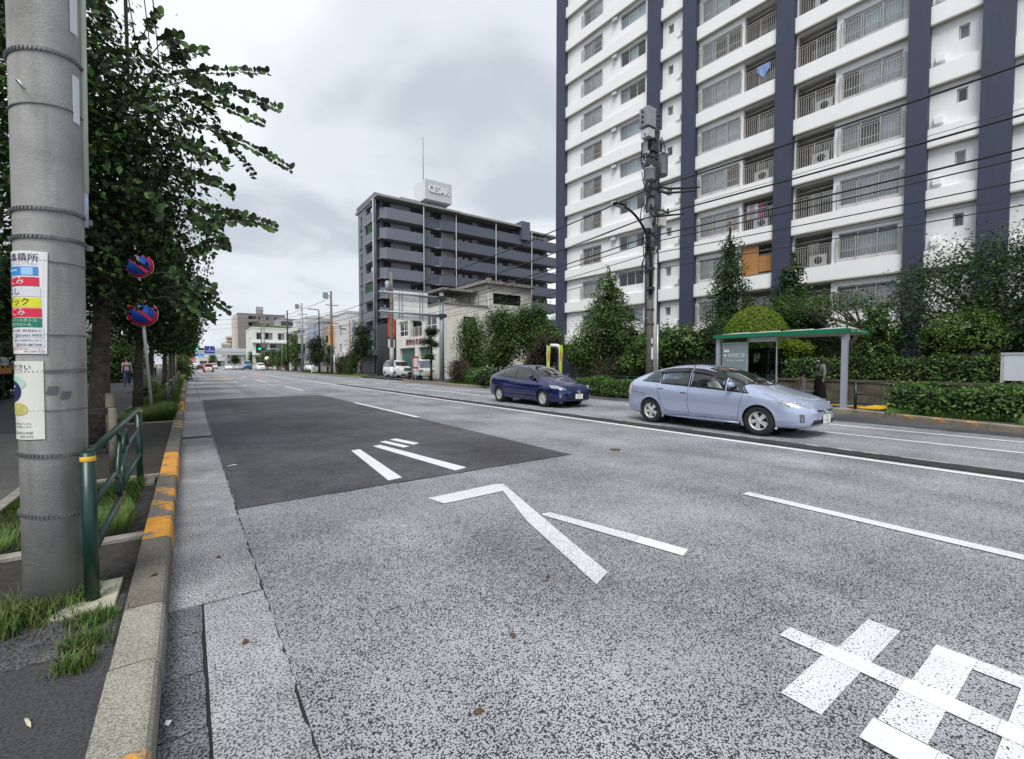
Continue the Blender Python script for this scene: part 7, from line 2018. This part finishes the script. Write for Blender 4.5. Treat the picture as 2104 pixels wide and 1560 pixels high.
for i, (p, d, s, sub) in enumerate(placed):
    nrm = Vector((rr.uniform(-.35,.35), rr.uniform(-1.2,-.7), rr.uniform(-.1,.6))); x = d.cross(nrm).normalized(); z = x.cross(d)
    if i < 300:
        o = link('leaf', leafm[rr.choices((0,1,2),(.6,.32,.08))[0]], t1); o.matrix_local = Matrix.Translation(p) @ Matrix((x, d, z)).transposed().to_4x4() @ Matrix.Scale(s, 4)
    else:
        extraP.append(p+d*.05); extraN.append(z)
if extraP:
    o = link('leaves', leaf_mesh('leaves', np.array(extraP), np.array(extraN), .10, [LF_D, LF_M], np.random.default_rng(3).choice(2, len(extraP), p=(.6,.4)), .62), t1); o['kind'] = 'stuff'
# a second trunk behind the first, then the row into the distance
def row_tree(x, y, h, label, n, L, seed, big=1.0, lean=(.1,0)):
    b = big
    return tree('street_tree', label, (x,y,.12), 2.4, .115, [(.1,-.2,5.6*b,1.0,1.4,1.1),(.35,-.3,4.5*b,1.25,1.7,1.0,1.3),(.4,-.2,3.4*b,1.25,1.8,.9,1.3),(.0,.3,4.3*b,1.3,1.6,1.6),(.2,.2,2.75,1.15,1.6,.6)], int(n*1.5), L, DK, (0.70,0.27,0.03), TRUNK, lean, LG, .22, seed, .6, shell=.4)
row_tree(-1.25,17.5,6,'second street tree, dark crown just beyond the round signs',8500,.12,31)
row_tree(-1.35,25,6,'third street tree, with a dark trunk beside the white leaning post',7500,.14,32)
row_tree(-1.1,31.5,6,'fourth street tree along the verge, thick crown meeting its neighbours',5500,.17,33)
row_tree(-1.0,37.8,6,'fifth street tree, trunk just left of the far green rails',4500,.19,34)
row_tree(-1.0,46,6,'sixth street tree along the verge, crown narrowing into the distance',3600,.23,35)
row_tree(-.9,56,6,'seventh street tree along the verge far up the road',2800,.27,36)
row_tree(-.9,68,6,'eighth street tree along the verge, one before the last',2200,.33,37)
row_tree(-.9,84,6,'last street tree of the left row where the road vanishes',1800,.40,38)
for (x, y) in ((-.95,41.5),(-.75,43.5)):
    stake(x, y, 2.6, .06, 'pale support post %s the far street trees' % ('under' if x < -.9 else 'right of the one under'), (0,0))
# shrubs and hedge on the inner side of the left pavement
def shrub(name, label, loc, blobs, n, L, mats, w=(0.5,.35,.15), seed=1, cat='shrub', group=None, aspect=.55, clump=.2, shell=.7, stem=True):
    t = thing(name, label, cat, loc, 0, group)
    if stem:
        mb = MB()
        for b in blobs[:4]: mb.tube([(b[0]*.4,b[1]*.4,-.05),(b[0]*.8,b[1]*.8,max(.1,b[2]*.6)),(b[0],b[1],b[2])], [.03,.02,.01], 5)
        mb.build('stems', TRUNK, t)
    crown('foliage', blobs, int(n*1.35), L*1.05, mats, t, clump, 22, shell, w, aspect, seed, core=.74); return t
shrub('tall_shrub', 'tall rounded green shrub beyond the walking man', (-5.0,43.5,.13), [(0,0,1.2,1.4,1.6,1.2),(0.1,.3,2.4,1.3,1.6,1.2),(-.2,3,1.8,1.3,1.6,1.7)], 7000, .17, [LF_M,LF_D,LF_L], (.45,.35,.2), 41)
shrub('tall_shrub', 'dense green hedge shrub behind the second walker', (-5.0,55,.13), [(0,0,1.4,1.3,4,1.5),(0.2,3,2.6,1.2,3,1.2),(0,9,1.8,1.3,4,1.8)], 6000, .22, [LF_M,LF_D,LF_L], (.45,.35,.2), 42)
shrub('dark_hedge', 'dark overgrown hedge at the left edge behind the pole', (-6.4,16,.13), [(0,0,1.0,.9,4,1.2),(0,6,1.6,1.0,4,1.8),(0,12,1.4,1.0,4,1.6),(-.2,4,3.6,1.2,3.5,1.6),(-.2,11,4.5,1.4,4,2.2),(-.3,4,6.0,1.3,3,1.6),(-.5,18,4,1.4,4,3.6)], 9000, .20, [LF_D,LF_M], (.75,.25), 43)
shrub('verge_shrub', 'yellowish shrub on the verge beside the second trunk', (-1.25,22,.13), [(0,0,.35,.35,.8,.4)], 900, .10, [LF_L,GRASSD,LF_M], (.4,.3,.3), 44)
shrub('verge_shrub', 'rounded olive bush on the verge past the far rails', (-.7,50,.13), [(0,0,1.1,.7,2.5,1.1),(0,6,1.2,.8,2.5,1.2)], 2500, .22, [LF_R,LF_M,LF_L], (.35,.4,.25), 45)

# ================================================================== TREES AND SHRUBS, RIGHT SIDE
def conifer(h, r0, z0, n=6, rr=None):
    """stack of blobs narrowing upwards"""
    out = []
    for i in range(n):
        u = i/(n-1); z = z0+(h-z0)*u*.96; r = r0*(1-u)**.75+.12
        out.append((0.12*math.sin(i*2.1)*r, .12*math.cos(i*1.7)*r, z, r, r, (h-z0)/n*.85, 1+3*u))
    return out
BL = [LF_D, LF_B, LF_M]
tree('pointed_tree', 'pointed dark green tree rising in front of the tower left of the crowded pole', (19.2,17.5,.14), 3.0, .13, conifer(6.6,1.75,2.1,7)+[(-.3,1.0,2.6,1.3,1.2,.9),(.2,-1.2,2.9,1.1,1.1,.9)], 15000, .13, [LF_D,LF_M,LF_L], (.38,.42,.2), TRUNKL, (0,.1), None, .24, 51, .5, core=.45)
tree('pointed_tree', 'slim pointed tree in front of the tower above the lime dome bush', (23.0,12.7,.14), 3.5, .12, conifer(8.4,1.45,1.2,8), 12000, .135, BL, (.35,.4,.25), TRUNK, (0,0), None, .22, 52, .5, core=.45)
tree('pointed_tree', 'broad pointed tree right of the lime dome bush', (23.0,9.7,.14), 3.0, .12, conifer(6.3,1.5,1.2,7)+[(0,-1.0,3.2,1.2,1.1,.8)], 12000, .135, BL, (.3,.4,.3), TRUNK, (0,0), None, .22, 53, .5, core=.45)
tree('yew_tree', 'wide dark tree with drooping branches at the right edge before the tower', (22.0,3.0,.14), 2.6, .2, [(0,1.2,3.3,1.6,1.5,1.0),(0,-.6,3.7,1.7,1.6,1.1),(.2,-2.6,3.6,1.7,1.7,1.3),(-.2,.4,4.9,1.2,1.4,.7),(0,-1.7,5.1,1.3,1.3,.8),(.1,1.9,4.4,.9,.9,.6),(-.2,1.6,2.2,1.0,1.1,.7),(.3,-3.2,4.9,1.4,1.3,1.0),(-.3,-1.2,2.4,1.2,1.3,.7)], 32000, .12, BL, (.34,.40,.26), TRUNK, (0,0), None, .26, 54, .42, shell=.4, core=0)
tree('cloud_pruned_tree', 'clipped rounded evergreen standing before the dark tree at right', (20.9,3.5,.9), .9, .07, [(0,0,1.75,.75,.95,.6),(.0,-.55,1.45,.6,.6,.4),(0,.6,1.35,.5,.55,.4),(-.1,.55,.55,.35,.4,.45)], 6500, .08, [LF_L,LF_M], (.8,.2), TRUNK, (0,0), None, .16, 55, .5, shell=.78)
t = thing('dome_topiary', 'lime green dome topiary rising over the left end of the bus shelter', 'topiary', (20.6,10.15,.9)); MB().tube([(0,0,-.1),(0,0,1.2)], .09, 8).build('trunk', TRUNK, t)
rng = np.random.default_rng(56); d = unit(rng.normal(size=(16000,3))); d[:,2] = np.abs(d[:,2])*1.0-.12; d = unit(d); rad = .90+.10*rng.random((16000,1))+.02*np.sin(d[:,:1]*17)*np.sin(d[:,1:2]*15); P = d*rad*np.array([1.38,1.38,1.72])+np.array([0,0,1.45])
o = link('crown', leaf_mesh('crown', P, d*.8+rng.normal(size=P.shape)*.45, .085*(.7+.6*rng.random(16000)), [LF_Y, LF_L], rng.choice(2, 16000, p=(.75,.25)), .5), t)
MB().ell((0,0,1.4),(1.2,1.2,1.48),24,14).build('dark_fill', LF_D, t)  # solid filler; its dark colour stands for shade in the gaps between leaves
tree('small_lime_tree', 'small lime green tree with a pale stem seen through the bus shelter', (21.0,8.6,.9), 1.0, .07, [(0,0,1.25,.55,.6,.32),(0,.3,1.1,.35,.4,.25)], 2200, .085, [LF_Y,LF_L], (.7,.3), TRUNKL, (0,0), None, .16, 57, .5, shell=.6)
tree('spreading_pine', 'spreading garden pine with a crooked dark branch over the shelter roof', (21.5,7.4,.9), 2.0, .12, [(0,.9,3.0,.9,1.2,.35),(.1,-.2,3.25,.9,1.1,.35),(0,-1.3,2.9,.7,.9,.3),(0,2.0,3.2,.8,.9,.4),(-.1,-.9,2.1,.6,.8,.3),(0,-1.7,1.6,.5,.6,.5)], 5500, .10, [LF_D,LF_M,LF_L], (.38,.4,.22), TRUNK, (.0,-.9), None, .24, 58, .35, shell=.4, core=0)
tree('climbing_tree', 'leafy tree hugging the right end of the bus shelter', (20.4,5.8,.9), 1.6, .1, [(0,0,.9,.6,.6,.7),(0,-.1,1.9,.5,.5,.5),(0,0,2.4,.3,.35,.3)], 3600, .11, [LF_M,LF_D,LF_L], (.45,.35,.2), TRUNK, (0,-.2), None, .2, 59, .55)
# mass of shrubs in front of the tower, each its own plant
SH = [('broad_shrub','big light leaved shrub right of the crowded pole',(20.6,14.6,.14),[(0,0,1.6,1.2,1.4,1.2),(0,-.9,2.4,1.1,1.2,.8),(.2,.6,2.6,1.1,1.1,.7)],5500,.15,[LF_L,LF_M,LF_D],(.4,.35,.25)),
      ('broad_shrub','dark round evergreen between the crowded pole and the lime dome',(21.6,12.6,.14),[(0,0,1.3,1.3,1.3,1.3),(0,-.2,2.6,1.2,1.2,.9)],5500,.11,[LF_D,LF_M],(.75,.25)),
      ('broad_shrub','drooping shrub with long leaves left of the crowded pole',(19.0,14.7,.14),[(0,.3,1.7,.8,.9,.5),(0,0,2.3,.7,.8,.5),(-.2,.9,1.3,.7,.6,.4)],3000,.15,[LF_L,LF_M],(.5,.5)),
      ('broad_shrub','pale leaved shrub behind the lime banners',(20.2,20.3,.14),[(0,0,2.0,1.0,1.3,.9),(0,-1.0,1.3,.9,1.0,.8)],3800,.14,[LF_L,LF_M,LF_D],(.4,.4,.2)),
      ('bronze_shrub','bronze red shrub left of the lime banners',(18.8,23.0,.14),[(0,0,1.6,.9,1.1,1.0),(0,-.6,2.6,.8,.9,.8),(0,.6,.9,.9,1.0,.7)],3800,.13,[LF_R,LF_D],(.75,.25)),
      ('bronze_shrub','low dry brownish bush by the picket fence behind the dark blue car',(18.3,16.8,.14),[(0,0,.8,.9,.9,.75)],2200,.10,[LF_R,LF_M],(.75,.25)),
      ('clipped_ball','dark clipped ball bush in the shade left of the crowded pole',(21.0,15.9,.14),[(0,0,.8,.9,.9,.95)],3000,.08,[LF_D,LF_M],(.8,.2)),
      ('broad_shrub','dark shady shrub behind the glass of the bus shelter',(21.8,11.0,.14),[(0,0,1.1,1.1,1.7,1.1)],4200,.12,[LF_D,LF_M],(.8,.2)),
      ('broad_shrub','dark shrub under the spreading pine behind the shelter',(22.6,7.0,.14),[(0,.3,1.2,1.2,1.6,1.1)],3600,.12,[LF_D,LF_M],(.8,.2)),
      ('broad_shrub','dark low shrub under the wide tree at right',(22.4,1.5,.14),[(0,0,1.2,1.2,2.6,1.1),(0,-3,1.2,1.2,2.4,1.2)],5000,.12,[LF_D,LF_B],(.8,.2))]
for i, (nm, lab, loc, bl, n, L, mt, w) in enumerate(SH): shrub(nm, lab, loc, bl, n, L, mt, w, 60+i)
# three round street trees before the workshop's side wall
for i, (x, y, lab, bl, n) in enumerate(((17.5,29.7,'left of three round trees beside the workshop wall',[(0,0,2.6,1.2,1.2,1.3),(0,.1,3.9,1.0,1.0,.95),(0,-.5,1.6,1.0,1.0,.7)],5200),
      (17.6,25.6,'middle of three round trees, pale trunk behind the green rail',[(0,0,2.7,1.3,1.4,1.3),(0,.2,4.2,1.2,1.2,1.0),(0,.7,1.7,1.0,1.0,.8)],6000),
      (19.6,24.6,'right of three round trees, its crown highest',[(0,0,3.0,1.5,1.6,1.5),(0,.3,4.6,1.3,1.4,.95),(.1,-1.1,2.6,1.2,1.2,1.2),(0,1.2,3.6,1.2,1.1,1.0)],8000))):
    tree('round_tree', lab, (x,y,.14), 2.0, .095, bl, n*2, .135, [LF_D,LF_M,LF_L], (.38,.42,.2), TRUNKL, (0,0), 'round trees beside the workshop', .22, 80+i, .5)
tree('layered_pine', 'small layered pine with a black trunk before the green shutters', (16.2,34.0,.14), 3.4, .10, [(0,0,4.0,.6,.7,.45),(-.2,.3,3.2,.7,.75,.32),(.15,-.35,2.9,.55,.6,.28),(-.1,.1,1.9,.5,.6,.3)], 3000, .12, [LF_D,LF_M], (.7,.3), TRUNK, (0,0), None, .2, 84, .3, shell=.5)
# nearer bushes on the kerb bed
shrub('bronze_bush', 'dark bronze bush at the foot of the big sign post', (15.75,28.5,.14), [(0,0,.8,.65,1.1,.85),(0,-.7,.6,.6,.7,.6)], 3600, .10, [LF_R,LF_D], (.8,.2), 90)
shrub('leafy_bush', 'low bright green bush between the bronze bush and the glossy one', (15.8,26.2,.14), [(0,0,.45,.5,1.3,.45)], 2200, .10, [LF_M,LF_L,GRASS], (.4,.4,.2), 91)
shrub('glossy_bush', 'glossy dark leaved bush spilling over the kerb left of the dark blue car', (15.1,23.6,.1), [(0,0,.5,.55,.9,.5),(-.2,-.5,.35,.45,.55,.38)], 2000, .16, [LF_D,LF_B,LF_M], (.5,.3,.2), 92)
for i, (x, y, bl, mt, lab) in enumerate(((15.6,58.0,[(0,0,1.2,.8,.9,1.2)],[LF_R,LF_D],'left clipped brownish bush on the far pavement'),(15.8,55.6,[(0,0,1.4,.9,1.0,1.4)],[LF_R,LF_D],'right clipped brownish bush on the far pavement'),(15.5,53.6,[(0,0,1.0,.55,.6,1.1)],[LF_M,LF_D],'narrow green clipped column bush'),(16.6,54.5,[(0,0,2.6,.7,.8,.9)],[LF_R,LF_M],'tall clipped bush head behind the brownish ones'))):
    shrub('clipped_bush', lab, (x,y,.14), bl, 1800, .13, mt, (.7,.3), 94+i, group='clipped bushes on the far pavement')
tree('round_tree', 'round street tree before the grey apartment block', (16.2,52.0,.14), 2.4, .09, [(0,0,3.4,1.3,1.5,1.7),(0,0,5.0,1.1,1.2,1.0)], 3600, .17, [LF_D,LF_M], (.65,.35), TRUNK, (0,0), None, .22, 100, .5)
tree('dark_tree', 'dark street tree in front of the pale office building', (16.0,73.5,.14), 1.8, .12, [(0,0,2.6,1.5,1.7,1.6),(0,0,4.4,1.3,1.4,1.3)], 3600, .22, [LF_D,LF_M], (.7,.3), TRUNK, (0,0), None, .22, 101, .5)
tree('small_pine', 'small dark pine before the corner shop sign', (15.8,64.5,.14), 1.2, .08, [(0,0,1.9,1.0,1.2,.9),(0,0,3.2,.6,.7,.8)], 2200, .16, [LF_D,LF_M], (.6,.4), TRUNK, (0,0), None, .22, 102, .4)
for i, (x, y, h, lab) in enumerate(((17.6,99,7.5,'tall bright topped tree beside the balcony house'),(17.2,108,5.0,'dense green tree left of the bright topped one'),(17.0,118,4.6,'green tree behind the round white sign'),(16.5,130,5.0,'green tree behind the white van'),(15.8,152,5.0,'green tree beside the blue van'),(15.0,205,6.0,'small far tree under the right end of the footbridge'),(9.5,255,6.0,'small far tree right of the low white shop'))):
    tree('far_tree', lab, (x,y,.1), h*.45, .15, [(0,0,h*.5,1.6,2.6,h*.32),(0,.5,h*.8,1.3,2.0,h*.2)], 2600, .32, [LF_M,LF_D,LF_L] if i else [LF_L,LF_M,LF_D], (.45,.35,.2), TRUNK, (0,0), None, .22, 110+i, .5)
# hedges
def hedge(label, loc, L, w, h, n, leaf, mats, wt, seed, rz=0, wob=.06):
    t = thing('hedge', label, 'hedge', loc, rz); rng = np.random.default_rng(seed)
    MB().box((-w/2+.12,.1,0),(w/2-.12,L-.1,h-.14)).build('dark_fill', LF_D, t)
    u = rng.random(n); side = rng.random(n); P = np.empty((n,3)); N = np.empty((n,3)); P[:,1] = u*L
    top = side < w/(w+2*h); lft = (~top) & (rng.random(n) < .72)
    bump = wob*np.sin(P[:,1]*2.3+1)+wob*.7*np.sin(P[:,1]*5.1)
    P[:,0] = np.where(top, (rng.random(n)-.5)*w, np.where(lft, -w/2, w/2)); P[:,2] = np.where(top, h, rng.random(n)*h)
    P[:,2] += np.where(top, bump, 0); P[:,0] += np.where(top, 0, bump*.6)
    P += rng.normal(size=(n,3))*.05
    N[:] = rng.normal(size=(n,3))*.55; N[:,2] += np.where(top, 1.0, .5); N[:,0] += np.where(top, 0, np.where(lft, -1, 1))
    o = link('foliage', leaf_mesh('foliage', P, N, leaf*(.6+.8*rng.random(n)), mats, rng.choice(len(mats), n, p=wt), .55), t); return t
hedge('clipped broad leaved hedge along the kerb at right, weeds at its foot', (15.75,-4.2,.14), 8.4, 1.3, .72, 11000, .095, [LF_M,LF_D,LF_L], (.45,.25,.3), 120, R(-5))
hedge('leafy hedge pressing through the iron fence on the low wall', (20.35,-5,.9), 13.6, .9, .78, 14000, .10, [LF_M,LF_L,LF_D], (.45,.25,.3), 121)
hedge('low hedge behind the kerb between the two moving cars', (15.9,11.9,.14), 4.6, .9, .62, 6500, .085, [LF_M,LF_L,LF_D], (.45,.35,.2), 122, R(3))
grass(scatter(3500, 14.9, 15.5, -4, 1.6, .14, 21), .08, .3, 21, (.95,.05), .8, .008); grass(scatter(2600, 15.4, 16.1, 1.0, 4.1, .14, 22), .08, .3, 22, (.95,.05), .8, .008)
grass(scatter(2600, 15.9, 16.3, 11.6, 16.5, .14, 23), .08, .26, 23, (.95,.05), .8, .009); grass(scatter(1800, 14.95, 15.5, 20, 30, .14, 24), .06, .2, 24, (.9,.1), .8, .012); grass(scatter(1600, 14.95, 15.6, 48, 80, .14, 25), .1, .35, 25, (.9,.1), .8, .03)
